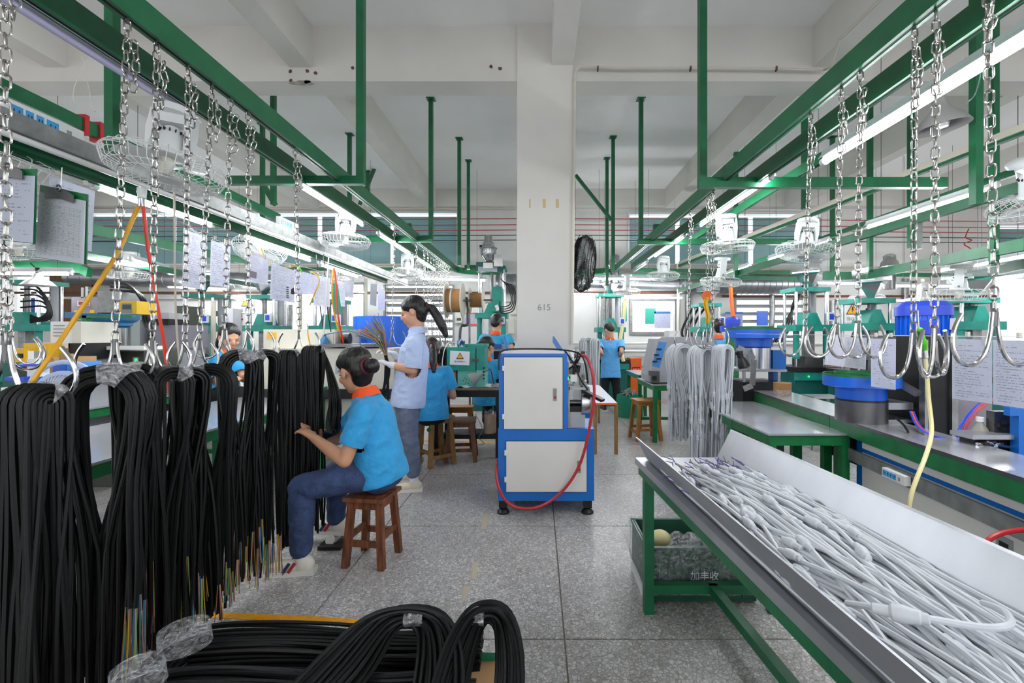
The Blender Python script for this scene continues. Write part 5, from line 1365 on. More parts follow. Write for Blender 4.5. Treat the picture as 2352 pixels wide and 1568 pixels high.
MB().ell((x0 + .11, y0 + .17, h - .035), (.055, .05, .045)).build('crumpled_bag', 'cream_hose', t)
text_mesh('crate_lettering', '加丰收', .046, 'paper_grey', t, (PX(1617, 2.195), y0 - .0175, PZ(1322, 2.195)), (R(90), 0, 0), depth=.0003)
# ================================================================== long bench on the right
bd = V((2.02 - 1.775, 4.09 - 1.66, 0)).normalized(); bn = V((bd.y, -bd.x, 0))
B0 = V((1.775, 1.66, 0)) - bd * 1.3
def BP(s, w, z): return B0 + bd * s + bn * w + V((0, 0, z))
ZB = .78
def bbox(name, m, parent, s0, s1, w0, w1, z0, z1):
    vs = [BP(s, w, z) for s in (s0, s1) for w in (w0, w1) for z in (z0, z1)]
    return MB().add(vs, [(0, 1, 3, 2), (4, 6, 7, 5), (0, 4, 5, 1), (2, 3, 7, 6), (0, 2, 6, 4), (1, 5, 7, 3)]).build(name, m, parent, smooth=False)
for i, (s0, s1, lab) in enumerate(((0, 2.62, 'long stainless topped green bench along the right, near section'), (2.625, 5.0, 'long stainless topped green bench along the right, far section'))):
    t = thing('work_bench', lab, 'bench', tuple(BP((s0 + s1) / 2, .15, 0)), 'long benches on the right')
    bbox('bench_top', 'steel_top', t, s0, s1, 0, .30, ZB - .006, ZB); bbox('top_edge', 'steel_dark', t, s0, s1, -.003, 0, ZB - .018, ZB)
    bbox('fascia', 'green_table', t, s0, s1, .001, .03, ZB - .095, ZB - .018); bbox('fascia', 'green_table', t, s0, s1, .27, .30, ZB - .095, ZB - .006)
    for s in ((s0 + .02, s1 - .06) if i == 0 else (s0 + .1, s1 - .1)):
        for w in (.03, .27): bbox('leg', 'green_table', t, s - .025, s + .025, w - .025, w + .025, 0, ZB - .02)
t = thing('steel_bar', 'galvanised bar below the bench edge holding a power strip', 'bar', tuple(BP(1.5, .05, .6)))
bbox('bar', 'galv_matt', t, .2, 2.55, .012, .03, .54, .61)
def power_strip(label, o, dx, dz, L=.16, nb=4, group='power strips'):
    """o: left end; dx along, dz up"""
    o, dx, dz = V(o), V(dx).normalized(), V(dz).normalized(); nn = dx.cross(dz) * -1
    t = thing('power_strip', label, 'power strip', tuple(o), group); H_ = L * .27
    def slab(name, m, a, b_, c, d, e, f):
        vs = [o + dx * x + dz * z + nn * y for x in (a, b_) for y in (e, f) for z in (c, d)]
        return MB().add(vs, [(0, 1, 3, 2), (4, 6, 7, 5), (0, 4, 5, 1), (2, 3, 7, 6), (0, 2, 6, 4), (1, 5, 7, 3)]).build(name, m, t, smooth=False)
    slab('body', 'white_plastic', 0, L, 0, H_, 0, -.03)
    ws = (.15, .09, .09, .15); x = .06
    for w in ws:
        s = slab('socket', 'strip_blue', x * L, (x + w) * L, H_ * .2, H_ * .8, -.03, -.0325)
        for k in (-.2, .2): slab('socket_hole', 'sign_black', (x + w / 2 + k * w - .006) * L, (x + w / 2 + k * w + .006) * L, H_ * .45, H_ * .62, -.0325, -.0335)
        x += w + .035
    slab('switch', 'strip_grey', .76 * L, .82 * L, H_ * .3, H_ * .7, -.03, -.033)
    return t
power_strip('white power strip with blue sockets on the bar under the right bench', BP(2.06, .008, .555), -bd, (0, 0, 1), .17)
# cabinet base below the bench
t = thing('machine_cabinet', 'blue framed cabinet with grey doors under the right bench', 'cabinet', tuple(BP(1.3, .5, 0)))
bbox('body', 'machine_blue', t, -.2, 2.45, .07, .62, .10, .683)
for s0, s1 in ((1.33, 2.38), (.28, 1.25)):
    d = bbox('door', 'machine_white', t, s0, s1, .062, .069, .14, .60); sh_ = s0 + .12 if s0 > 1 else s1 - .14
    bbox('handle', 'strip_grey', d, sh_ - .035, sh_ + .035, .057, .062, .38, .50); bbox('handle_slot', 'black_metal', d, sh_ - .02, sh_ + .02, .055, .057, .40, .48)
    bbox('upper_panel', 'machine_white', t, s0, s1, .062, .069, .625, .66)
for s in (-.1, 1.0, 2.3): bbox('foot', 'black_metal', t, s - .04, s + .04, .25, .33, 0, .10)
# ---- bowl feeders
def feeder(label, c, rb, hb, rs, hs_, rl, hl, inner='green_table', stand=None):
    t = thing('bowl_feeder', label, 'feeder', tuple(c), 'vibrating bowl feeders'); c = V(c)
    MB().lathe([(rs, 0), (rs, hs_)], c, 28).build('base_drum', 'steel_dark' if stand is None else 'steel', t)
    MB().lathe([(rs * 1.0, hs_), (rs * 1.0, hs_ + .012)], c, 28).build('gasket', 'black_plastic', t)
    z = hs_ + .012
    MB().lathe([(rl, z), (rl, z + hl)], c, 28).build('drive_ring', 'bright_blue', t)
    z += hl
    MB().lathe([(rb * .98, z), (rb, z + .004), (rb, z + hb * .82)], c, 32).build('bowl', 'bright_blue', t)
    MB().lathe([(rb, z + hb * .82), (rb, z + hb), (rb * .97, z + hb), (rb * .93, z + hb * .45), (rb * .70, z + hb * .45), (rb * .69, z + hb * 1.15), (rb * .66, z + hb * 1.15), (rb * .64, z + hb * .3), (.001, z + hb * .42)], c, 32).build('bowl_lining', inner, t)
    pm_ = MB(); rd = random.Random(2)
    for i in range(40):
        a = rd.uniform(0, 6.28); r_ = rb * rd.uniform(.74, .92); pm_.box(c + V((r_ * math.cos(a), r_ * math.sin(a), z + hb * .47)), (.014, .008, .005), rz=rd.uniform(0, 3))
    pm_.build('small_parts', 'steel', t, kind='stuff')
    return t
feeder('blue bowl feeder with green lining standing on the right bench', (PX(1988, 2.74), 2.78, ZB), .20, .075, .135, .125, .132, .075)
c = V((PX(1736, 4.4), 4.45, PZ(846, 4.4)))
feeder('blue and green bowl feeder further back, left of the blue post', c, .255, .10, .155, .20, .17, .08, stand=1)
t = thing('feeder_stand', 'black stand with steel plate under the far bowl feeder', 'stand', (c.x, c.y, 0))
MB().bb((c.x - .2, c.y - .2, c.z - .02), (c.x + .22, c.y + .25, c.z)).build('plate', 'steel_brushed', t, smooth=False)
MB().bb((c.x - .17, c.y - .15, 0), (c.x + .22, c.y + .25, c.z - .12)).build('box', 'black_metal', t, smooth=False)
for dx in (-.16, .17): MB().cyl((c.x + dx, c.y - .15, c.z - .12), (c.x + dx, c.y - .15, c.z - .02), .015, n=10).build('pillar', 'steel', t)
t = thing('feed_chute', 'bent steel chute with black lamp beside the far feeder', 'chute', tuple(P(1725, 840, 4.1)))
b = MB()
for p, q in ((P(1695, 798, 4.1), P(1722, 810, 4.1)), (P(1722, 810, 4.1), P(1732, 825, 4.1)), (P(1732, 825, 4.1), P(1728, 885, 4.1)), (P(1728, 885, 4.1), P(1708, 893, 4.0))): b.bar(p, q, .05, .004, up=(0, -1, .2))
b.build('chute_plate', 'galv', t, smooth=False)
MB().cyl(P(1682, 810, 4.1), P(1700, 814, 4.1), .012, n=10).cyl(P(1699, 806, 4.08), P(1701, 822, 4.08), .028, n=14).lathe([(.03, 0), (.05, .06), (.05, .09), (.0, .1)], P(1702, 822, 4.08), 16, axis=(.3, -.2, -1)).build('lamp_head', 'black_plastic', t)
t = thing('blue_post', 'square bright blue post with box head behind the bench', 'post', (PX(1790, 4.4), 4.5, 0))
MB().bb((PX(1775, 4.4), 4.4, PZ(850, 4.4)), (PX(1805, 4.4), 4.56, PZ(804, 4.4))).build('head_box', 'machine_blue', t, smooth=False)
MB().bb((PX(1780, 4.4), 4.43, 0), (PX(1797, 4.4), 4.53, PZ(850, 4.4))).build('column', 'machine_blue', t, smooth=False)
t = thing('tape_roll', 'kraft roll wrapped in plastic on the far bench', 'roll', tuple(BP(3.9, .15, ZB)))
MB().lathe([(.02, 0), (.072, 0), (.075, .03), (.07, .055)], BP(3.62, .12, ZB), 20).build('film_base', 'film', t); MB().lathe([(.04, 0), (.07, 0), (.072, .11), (.04, .115), (.035, .08)], BP(3.62, .12, ZB), 20).build('kraft_roll', 'kraft', t)
# ---- black machine with hoses behind the bench
t = thing('black_machine', 'black and steel machine column behind the right bench', 'machine', (2.32, 2.75, 0))
xa, xb = PX(2122, 2.65), PX(2180, 2.65)
MB().bb((xa, 2.65, .7), (xb, 3.05, PZ(770, 2.65))).build('black_panel', 'black_metal', t, smooth=False)
MB().bb((xb, 2.63, .7), (xb + .035, 2.66, PZ(772, 2.65))).build('edge_profile', 'galv', t, smooth=False); MB().bb((xa - .02, 2.62, .7), (xa, 2.66, PZ(780, 2.65))).build('edge_profile', 'galv', t, smooth=False)
MB().bb((xb + .035, 2.68, .7), (xb + .28, 3.05, PZ(780, 2.65))).build('steel_panel', 'grey_machine', t, smooth=False)
MB().bb((xa - .25, 2.75, .55), (xa - .02, 3.0, .78)).build('side_box', 'black_metal', t, smooth=False); MB().bb((xa - .26, 2.7, .78), (xa - .02, 3.0, .80)).build('side_plate', 'galv', t, smooth=False)
MB().bb((xa - .2, 2.7, .86), (xa - .02, 2.98, .90)).build('side_plate', 'steel_brushed', t, smooth=False); MB().bar(P(2058, 875, 2.7), P(2110, 905, 2.6), .05, .03).build('outfeed_rail', 'galv', t, smooth=False)
for x in (2.0, 2.8):
    for y in (2.7, 3.0): MB().bb((x - .03, y - .03, 0), (x + .03, y + .03, .56)).build('leg', 'black_metal', t, smooth=False)
MB().bb((1.97, 2.67, .5), (2.85, 3.05, .56)).build('bed', 'black_metal', t, smooth=False)
MB().bb((xb, 2.68, .56), (2.85, 3.03, .71)).build('bed_block', 'black_metal', t, smooth=False)
t2 = thing('tool_block', 'dark steel tool block with bores at the right edge', 'tool', (PX(2315, 2.1), 2.25, ZB - .05))
MB().bb((PX(2284, 2.2), 2.2, PZ(1005, 2.2)), (PX(2340, 2.2), 2.24, PZ(945, 2.2))).build('block', 'steel_dark', t2, smooth=False)
for px, py in ((2286, 976), (2300, 985), (2320, 976), (2302, 970)): MB().cyl(P(px + 4, py, 2.192), P(px + 4, py, 2.21), .011, n=12).build('bore', 'dark_slot', t2)
MB().bb((PX(2230, 2.15), 2.14, PZ(1008, 2.15)), (PX(2335, 2.15), 2.26, PZ(998, 2.15))).build('base_plate', 'steel_brushed', t2, smooth=False)
MB().bb((PX(2230, 2.2), 2.18, PZ(1060, 2.2)), (PX(2335, 2.2), 2.26, PZ(1008, 2.2))).build('body', 'black_metal', t2, smooth=False)
rd = random.Random(9)
for i in range(14): MB().cyl(P(2240 + rd.uniform(0, 85), 1015 + rd.uniform(0, 30), 2.17), P(2240 + rd.uniform(0, 85), 1015 + rd.uniform(0, 30), 2.15), .008, n=8).build('fitting', rd.choice(('black_plastic', 'galv', 'steel')), t2)
t3 = thing('blue_column', 'bright blue machine column at the right edge', 'column', (PX(2352, 2.1), 2.2, 0))
MB().bb((PX(2320, 2.12), 2.12, PZ(955, 2.12)), (PX(2420, 2.12), 2.15, PZ(930, 2.12))).build('arm', 'machine_blue', t3, smooth=False); MB().bb((PX(2340, 2.12), 2.12, 0), (PX(2420, 2.12), 2.16, PZ(955, 2.12))).build('column', 'machine_blue', t3, smooth=False)
MB().bb((PX(2340, 2.12), 2.12, PZ(932, 2.12)), (PX(2400, 2.12), 2.15, PZ(830, 2.12))).build('upper_column', 'machine_blue', t3, smooth=False)
t = thing('hose_bunch', 'bunch of blue and orange air hoses behind the bench at right', 'hoses', tuple(P(2235, 1005, 2.3)))
for i, m in enumerate(('motor_blue', 'bright_blue', 'orange_bright', 'motor_blue', 'orange_bright', 'orange', 'bright_blue', 'orange')):
    o = (i - 3.5) * 2.2
    MB().tube(spline([P(2199 + o * 1.2, 1022, 2.35), P(2216 + o, 975, 2.36), P(2243 + o, 940, 2.4), P(2275 + o * 1.3, 915, 2.5)], 6), .0055, 6).build('hose', m, t)
for i, m in enumerate(('motor_blue', 'orange_bright', 'motor_blue')):
    MB().tube(spline([P(2090 + i * 4, 945, 2.55), P(2104 + i * 4, 975, 2.45), P(2130 + i * 3, 995 + i, 2.35), P(2175, 1008 + i, 2.3)], 6), .0045, 6).build('hose', m, t)
tag(MB().tube(spline([P(2058, 960, 2.5), P(2075, 975, 2.45), P(2086, 992, 2.4)], 5), .006, 6).build('electric_cable', 'black_rubber'), 'short black cord by the blue feeder base', 'cord')
t = thing('oil_bottle', 'clear plastic bottle with white cap and amber oil', 'bottle', tuple(P(2250, 1008, 2.25)))
q = P(2251, 1004, 2.25); MB().lathe([(.032, 0), (.034, .006), (.034, .028)], q, 16).build('oil', 'oil', t); MB().lathe([(.0345, .028), (.03, .045), (.014, .072), (.013, .08)], q, 16).build('bottle', 'bottle_clear', t); MB().lathe([(.016, .078), (.016, .10)], q, 16).build('cap', 'white_plastic', t)
# blue motor
t = thing('electric_motor', 'blue finned electric motor behind the hanging documents', 'motor', tuple(P(2160, 790, 3.1)))
Y = 3.1; cxm = PX(2163, Y)
MB().lathe([(.145, 0), (.145, PZ(722, Y) - PZ(786, Y))], (cxm, Y + .15, PZ(786, Y)), 24).build('housing', 'bright_blue', t)
for i in range(24):
    a = R(i * 15); p = V((cxm + .15 * math.cos(a), Y + .15 + .15 * math.sin(a), 0)); MB().bar((p.x, p.y, PZ(784, Y)), (p.x, p.y, PZ(724, Y)), .006, .02, up=(math.cos(a), math.sin(a), 0)).build('fin', 'bright_blue', t, smooth=False)
MB().lathe([(.165, 0), (.165, .065), (.13, .10), (0, .102)], (cxm, Y + .15, PZ(723, Y)), 28).build('fan_cowl', 'motor_blue', t)
MB().bb((PX(2116, Y), Y - .06, PZ(768, Y)), (PX(2142, Y), Y + .06, PZ(736, Y))).build('terminal_box', 'motor_blue', t, smooth=False)
panel_mesh('name_plate', [P(2182, 731, Y - .012), P(2199, 730, Y - .012), P(2198, 757, Y - .012), P(2181, 757, Y - .012)], 'paper_grey', t)
MB().bb((cxm - .1, Y + .05, 1.0), (cxm + .1, Y + .25, PZ(786, Y))).build('mount', 'machine_blue', t, smooth=False); MB().bb((cxm - .06, Y + .09, 0), (cxm + .06, Y + .21, 1.0)).build('stand', 'machine_blue', t, smooth=False)
# ---- documents on the line above the bench
t_line = tag(MB().tube([P(1690, 766, 4.2), P(1900, 769, 2.9), P(2100, 771, 2.25), P(2400, 774, 1.7)], .0015, 4).build('hanging_line', 'paper_grey'), 'thin wire stretched above the right bench for documents', 'line')
def document(label, q, m='print_text', parts=1, group='hanging document sleeves', name='document', sleeve=True):
    """q: four (px,py,Y) tl,tr,br,bl"""
    c = [P(*p) for p in q]; t = thing(name, label, 'document', tuple((c[0] + c[1]) / 2), group)
    nn = (c[1] - c[0]).cross(c[3] - c[0]).normalized(); nn = nn if nn.y < 0 else -nn
    mg = .04
    for k in range(parts):
        a, b_ = k / parts + (.006 if k else .0), (k + 1) / parts - (.006 if k < parts - 1 else 0)
        L = lambda u, v: (c[0] * (1 - u) + c[1] * u) * (1 - v) + (c[3] * (1 - u) + c[2] * u) * v
        panel_mesh('sheet', [L(a, .06), L(b_, .06), L(b_, .985), L(a, .985)], m if isinstance(m, str) else m[k], t, .0008)
    if sleeve: panel_mesh('sleeve', [p + nn * .0025 for p in c], 'clear_sleeve', t, .0006)
    for u in (.2, .8):
        p = c[0] * (1 - u) + c[1] * u; MB().box(p + V((0, 0, .004)), (.012, .012, .022)).build('peg', 'conduit', t)
    return t
document('wide two-page document sleeve at the right edge', [(2187, 769, 2.02), (2385, 773, 1.78), (2385, 945, 1.78), (2187, 917, 2.02)], ('print_text', 'print_text'), 2)
document('narrow document sleeve hanging in front of the blue bowl feeder', [(2000, 770, 2.5), (2058, 771, 2.42), (2057, 897, 2.42), (2001, 889, 2.5)], 'print_sparse')
document('wide glossy document sleeve behind the middle hooks', [(1900, 768, 2.85), (1991, 771, 2.62), (1988, 850, 2.62), (1894, 838, 2.85)], ('paper', 'print_form'), 2)
# ---- green air gun with hose
t = thing('air_gun', 'lime green air blow gun hanging among the right hooks', 'air gun', tuple(P(2113, 770, 1.8)))
MB().tube(spline([P(2110, 752, 1.8), P(2115, 768, 1.8), P(2121, 790, 1.8), P(2124, 804, 1.8)], 5), [.006, .012, .013, .013, .012, .011, .011, .011, .011, .011, .012, .012, .012, .012, .012, .012], 10).build('body', 'lime', t)
MB().tube(spline([P(2120, 772, 1.8), P(2128, 786, 1.79), P(2126, 796, 1.79)], 4), .004, 6).build('trigger', 'lime', t); MB().cyl(P(2110, 752, 1.8), P(2108, 712, 1.8), .0025, n=8).build('nozzle', 'steel', t); MB().cyl(P(2124, 803, 1.8), P(2126, 822, 1.8), .010, n=10).build('coupling', 'steel', t); MB().cyl(P(2110, 766, 1.785), P(2110, 766, 1.80), .008, n=10).build('screw', 'green_dark', t)
tag(MB().tube(spline([P(2126, 822, 1.8), P(2129, 860, 1.78), P(2133, 915, 1.74), P(2139, 970, 1.70), P(2138, 1005, 1.66), P(2125, 1050, 1.6), P(2105, 1100, 1.56), P(2092, 1140, 1.54), P(2085, 1190, 1.53), P(2083, 1260, 1.5)], 6), .0072, 8).build('air_hose', 'cream_hose'), 'cream air hose hanging from the green blow gun past the bench', 'hose')
tag(MB().tube(spline([P(2262, 1300, 1.62), P(2252, 1268, 1.62), P(2270, 1240, 1.62), P(2310, 1222, 1.62), P(2380, 1214, 1.62)], 6), .009, 8).build('air_hose', 'deep_red'), 'dark red hose curving at the right edge under the bench', 'hose')
# ---- small green tables
def steel_table(label, x0, x1, y0, y1, z, m='green_table', group='green steel tables', leg=.045, low=True):
    t = thing('steel_table', label, 'table', ((x0 + x1) / 2, (y0 + y1) / 2, 0), group)
    MB().bb((x0, y0, z - .012), (x1, y1, z)).build('table_top', 'steel_top', t, smooth=False)
    for a, b_ in (((x0 + .01, y0 + .01), (x1 - .01, y0 + .01 + leg * .7)), ((x0 + .01, y1 - .01 - leg * .7), (x1 - .01, y1 - .01)), ((x0 + .01, y0 + .01), (x0 + .01 + leg * .7, y1 - .01)), ((x1 - .01 - leg * .7, y0 + .01), (x1 - .01, y1 - .01))):
        MB().bb((*a, z - .075), (*b_, z - .012)).build('apron', m, t, smooth=False)
    for x in (x0 + .008 + leg / 2, x1 - .008 - leg / 2):
        for y in (y0 + .008 + leg / 2, y1 - .008 - leg / 2): MB().bb((x - leg / 2, y - leg / 2, 0), (x + leg / 2, y + leg / 2, z - .012)).build('leg', m, t, smooth=False)
    if low: MB().bb((x0 + .02, y1 - .05, .12), (x1 - .02, y1 - .015, .16)).build('stretcher', m, t, smooth=False)
    return t
steel_table('green table with shiny steel top tucked against the right bench', 1.41, 1.92, 2.78, 3.38, .70)
steel_table('green table with steel top behind the grey cable bundles', 1.44, 2.0, 3.42, 4.2, .69)
steel_table('slim green table carrying the grey test instrument', PX(1500, 5.5), PX(1640, 5.5), 5.5, 6.4, .705)
steel_table('small dark green table beyond the instrument', PX(1466, 6.5), PX(1520, 6.5), 6.5, 7.4, .74)
t = thing('film_roll', 'kraft roll in stretch film under the green table', 'roll', (1.78, 3.05, 0))
MB().lathe([(.02, .22), (.066, .22), (.066, .34), (.02, .36)], (1.79, 3.05, 0), 18).build('core_roll', 'kraft', t); MB().lathe([(.066, 0), (.074, .05), (.074, .2), (.068, .27), (.03, .37)], (1.79, 3.05, 0), 18).build('stretch_film', 'film', t)
MB().bb((1.6, 3.2, 0), (1.64, 3.24, .6)).build('wooden_prop', 'wood_pale', None) and None
tag(bpy.data.objects['wooden_prop'], 'brown wooden prop standing under the green table', 'prop')
# instrument
t = thing('test_instrument', 'grey sloped test instrument on the slim green table', 'instrument', (PX(1570, 5.6), 5.8, .705)); Y = 5.62
pr = [(PX(1494, Y), .72), (PX(1494, Y), .80), (PX(1512, Y), 1.255), (PX(1520, Y), 1.28), (PX(1640, Y), 1.28), (PX(1640, Y), .72)]
MB().prism(pr, Y, Y + .5, Matrix(((1, 0, 0), (0, 0, 1), (0, 1, 0)))).build('case', 'grey_paint', t, smooth=False)
fp = [P(1515, 784, Y - .002), P(1526, 786, Y - .002), P(1511, 845, Y - .002), P(1497, 840, Y - .002)]
q = MB(); q.add([fp[0] + V((-.01, 0, 0)), fp[1] + V((.03, 0, 0)), fp[2] + V((.02, 0, 0)), fp[3]], [(0, 3, 2, 1)]); q.build('front_panel', 'light_blue_panel', t, smooth=False)
for i, (px, py) in enumerate(((1514, 802), (1508, 815), (1513, 824), (1504, 830))): MB().box(P(px, py, Y - .01), (.06, .01, .02)).build('control', 'sign_black', t)
MB().bb((PX(1494, Y), Y - .06, .72), (PX(1512, Y), Y + .1, .86)).build('clamp_unit', 'steel_dark', t, smooth=False); MB().cyl((PX(1500, Y), Y - .07, .78), (PX(1500, Y), Y - .05, .78), .03, n=16).build('knob', 'black_plastic', t)
t = thing('instrument_box', 'small white switch box on top of the test instrument', 'box', (PX(1545, 5.8), 5.8, 1.28)); MB().bb((PX(1536, 5.7), 5.7, 1.28), (PX(1562, 5.7), 5.9, 1.36)).build('box', 'white_plastic', t, smooth=False)
# ================================================================== orbit fans
def make_fan(label, m='white_fan', cage_m='white_fan', blades='white_fan'):
    t = thing('ceiling_fan', label, 'fan', (0, 0, 0), 'white orbit fans')
    # mount: box on top and two arms
    b = MB(); b.lathe([(.085, -.03), (.09, -.02), (.09, 0), (.06, .012), (0, .014)], (0, 0, 0), 20); b.build('mount_cap', m, t)
    b = MB()
    def arm(sg):
        pr = [(.052, -.02), (.088, -.02), (.094, -.12), (.084, -.22), (.070, -.222), (.066, -.14), (.056, -.07)]
        b.prism([(sg * x, z) for x, z in (pr if sg > 0 else pr[::-1])], -.035, .035, Matrix(((1, 0, 0), (0, 0, 1), (0, 1, 0))))
    arm(1); arm(-1); b.bb((-.07, -.035, -.075), (.07, .035, -.02)); b.build('yoke', m, t, ang=50)
    MB().lathe([(.0, -.085), (.030, -.09), (.045, -.11), (.062, -.19), (.066, -.215), (.066, -.222), (.05, -.226), (.05, -.24), (0, -.24)], (0, 0, 0), 20).build('motor', m, t)
    s = MB()
    for i in range(14): a = 2 * PI * i / 14; s.box((.05 * math.cos(a), .05 * math.sin(a), -.118), (.012, .004, .014), rz=a)
    s.build('vents', 'sign_black', t)
    MB().lathe([(.075, -.222), (.078, -.23), (.078, -.238), (.07, -.243)], (0, 0, 0), 20).build('motor_plate', m, t)
    for sg in (-1, 1): MB().cyl((sg * .088, -.005, -.205), (sg * .098, -.005, -.205), .01, n=8).build('bolt', 'steel_dark', t)
    MB().lathe([(0, -.24), (.03, -.245), (.034, -.29), (.03, -.325), (0, -.33)], (0, 0, 0), 14).build('hub', 'cream', t)
    for k in range(3):
        a0 = k * 2 * PI / 3
        def fn(u, v):
            r_ = .03 + .18 * u; a = a0 + (v - .5) * (.5 + 1.0 * math.sin(PI * min(1, u + .15))) ; return V((r_ * math.cos(a), r_ * math.sin(a), -.29 + .028 * (v - .5)))
        MB().grid(fn, 6, 5).build('blade', blades, t)
    c = MB(); Rr = .245
    def ring(r_, z, w=.0018, n=36): c.tube([V((r_ * math.cos(2 * PI * i / n), r_ * math.sin(2 * PI * i / n), z)) for i in range(n)], w, 4, closed=True)
    ring(Rr, -.285, .0032); ring(Rr * .99, -.275, .002); ring(.10, -.245); ring(.085, -.345); ring(.17, -.352); ring(.215, -.34, .0018)
    for i in range(44):
        a = 2 * PI * i / 44; q = V((math.cos(a), math.sin(a), 0))
        c.tube([q * .05 + V((0, 0, -.348)), q * .16 + V((0, 0, -.353)), q * .225 + V((0, 0, -.335)), q * Rr + V((0, 0, -.285))], .0020, 3, caps=False)
        if i % 2 == 0: c.tube([q * .075 + V((0, 0, -.24)), q * .16 + V((0, 0, -.236)), q * .225 + V((0, 0, -.255)), q * Rr + V((0, 0, -.285))], .0021, 3, caps=False)
    c.build('cage', cage_m, t)
    MB().lathe([(.055, -.352), (.055, -.349), (0, -.348)], (0, 0, 0), 16).build('badge', m, t)
    return t
fan0 = make_fan('white orbit fan hanging behind the third and fourth chains on the left'); first = [True]
def fan(label, px, py, Y, yaw=0, tilt=(0, 0), s=1.0):
    """(px,py): centre of the mount top"""
    global fan0
    o = fan0 if first[0] else copy_tree(fan0); first[0] = False
    o.location = P(px, py, Y); o.rotation_euler = (tilt[0], tilt[1], yaw); o.scale = (s, s, s); o['label'] = label
    return o
fan('white orbit fan hanging behind the third and fourth chains on the left', 405, 255, 2.22, R(15), (R(-5), R(6)), 1.0)
fan('white orbit fan at the far left edge above the clipboards', 70, 262, 2.15, R(60), (R(6), R(14)), .95)
fan('white orbit fan left of centre under the lit lamp', 795, 488, 4.6, R(5), (R(-3), R(1)), 1.0)
fan('white orbit fan tilted behind the hanging sheets', 612, 520, 4.7, R(70), (R(-8), R(22)), 1.0)
fan('far white orbit fan left of the left rail end', 936, 584, 7.2, 0, (R(-3), 0))
fan('far white orbit fan nearly hidden behind the chains at left', 965, 600, 8.2, R(30))
fan('clear caged orbit fan behind the yellow hose', 300, 580, 6.2, R(10), (0, 0), 1.05)
fan('white orbit fan right of centre behind the first grey chains', 1668, 495, 4.4, R(8), (R(4), R(-4)), 1.02)
fan('white orbit fan further right beside the sloping conduit', 1856, 506, 4.3, R(-10), (R(-6), R(8)), 1.02)
fan('far white orbit fan right of the pillar', 1524, 590, 7.0, R(5), (R(-2), R(2)))
fan('white orbit fan below the lit right lamp', 1660, 592, 5.9, R(80), (R(3), R(-8)), 1.05)
fan('low white orbit fan between hopper and lamp, right of the pillar', 1440, 630, 7.9, R(90), (R(0), R(-6)))
fan('white orbit fan at the right edge, tilted', 2352, 366, 2.9, R(60), (R(-18), R(-25)), 1.0)
fan('dusty orbit fan above the blue motor', 2208, 610, 4.6, R(40), (R(4), R(-5)), 1.0)
fan('far low orbit fan behind the right chains', 1990, 642, 7.3, R(90), (R(0), R(0)), 1.0)
fan('far low orbit fan left of the blue motor', 2120, 650, 7.0, R(20), (R(0), R(4)), 1.0)
fan('far orbit fan behind the curtain of sheets', 770, 600, 7.6, R(20), (R(0), R(4)), 1.0)
fan('orbit fan in the far upper left behind the clipboards', 30, 500, 3.9, R(20), (R(4), R(-4)), 1.0)
# dark wall fan on the pillar's right side
c = P(1340, 606, 4.95); t = thing('wall_fan', 'large dark wall fan on the right side of the pillar', 'fan', tuple(c))
ax = V((.93, -.28, -.12)).normalized(); x, y, d = basis(ax); b = MB()
for rr, off in ((.31, 0), (.305, .05), (.305, -.05), (.26, .085), (.2, .10), (.13, .11), (.07, .112), (.24, -.08), (.16, -.095)):
    b.tube([c + d * off + (x * math.cos(2 * PI * i / 40) + y * math.sin(2 * PI * i / 40)) * rr for i in range(40)], .004, 4, closed=True)
for i in range(110):
    q = x * math.cos(2 * PI * i / 110) + y * math.sin(2 * PI * i / 110)
    for sg in (1, -1): b.tube([c + d * (sg * .112) + q * .06, c + d * (sg * .10) + q * .18, c + d * (sg * .07) + q * .27, c + q * .31], .0028, 3, caps=False)
b.build('cage', 'black_metal', t)
for k in range(3):
    a0 = k * 2 * PI / 3
    MB().grid(lambda u, v: c + (x * math.cos(a0 + (v - .5) * 1.6) + y * math.sin(a0 + (v - .5) * 1.6)) * (.05 + .22 * u) + d * (.06 * (v - .5)), 5, 5).build('blade', 'strip_grey', t)
MB().cyl(c - d * .1, c + d * .05, .06, n=16).build('motor', 'black_metal', t); MB().cyl(c - d * .1, V((.33, 4.9, c.z - .1)), .02, n=10).build('wall_bracket', 'black_metal', t)
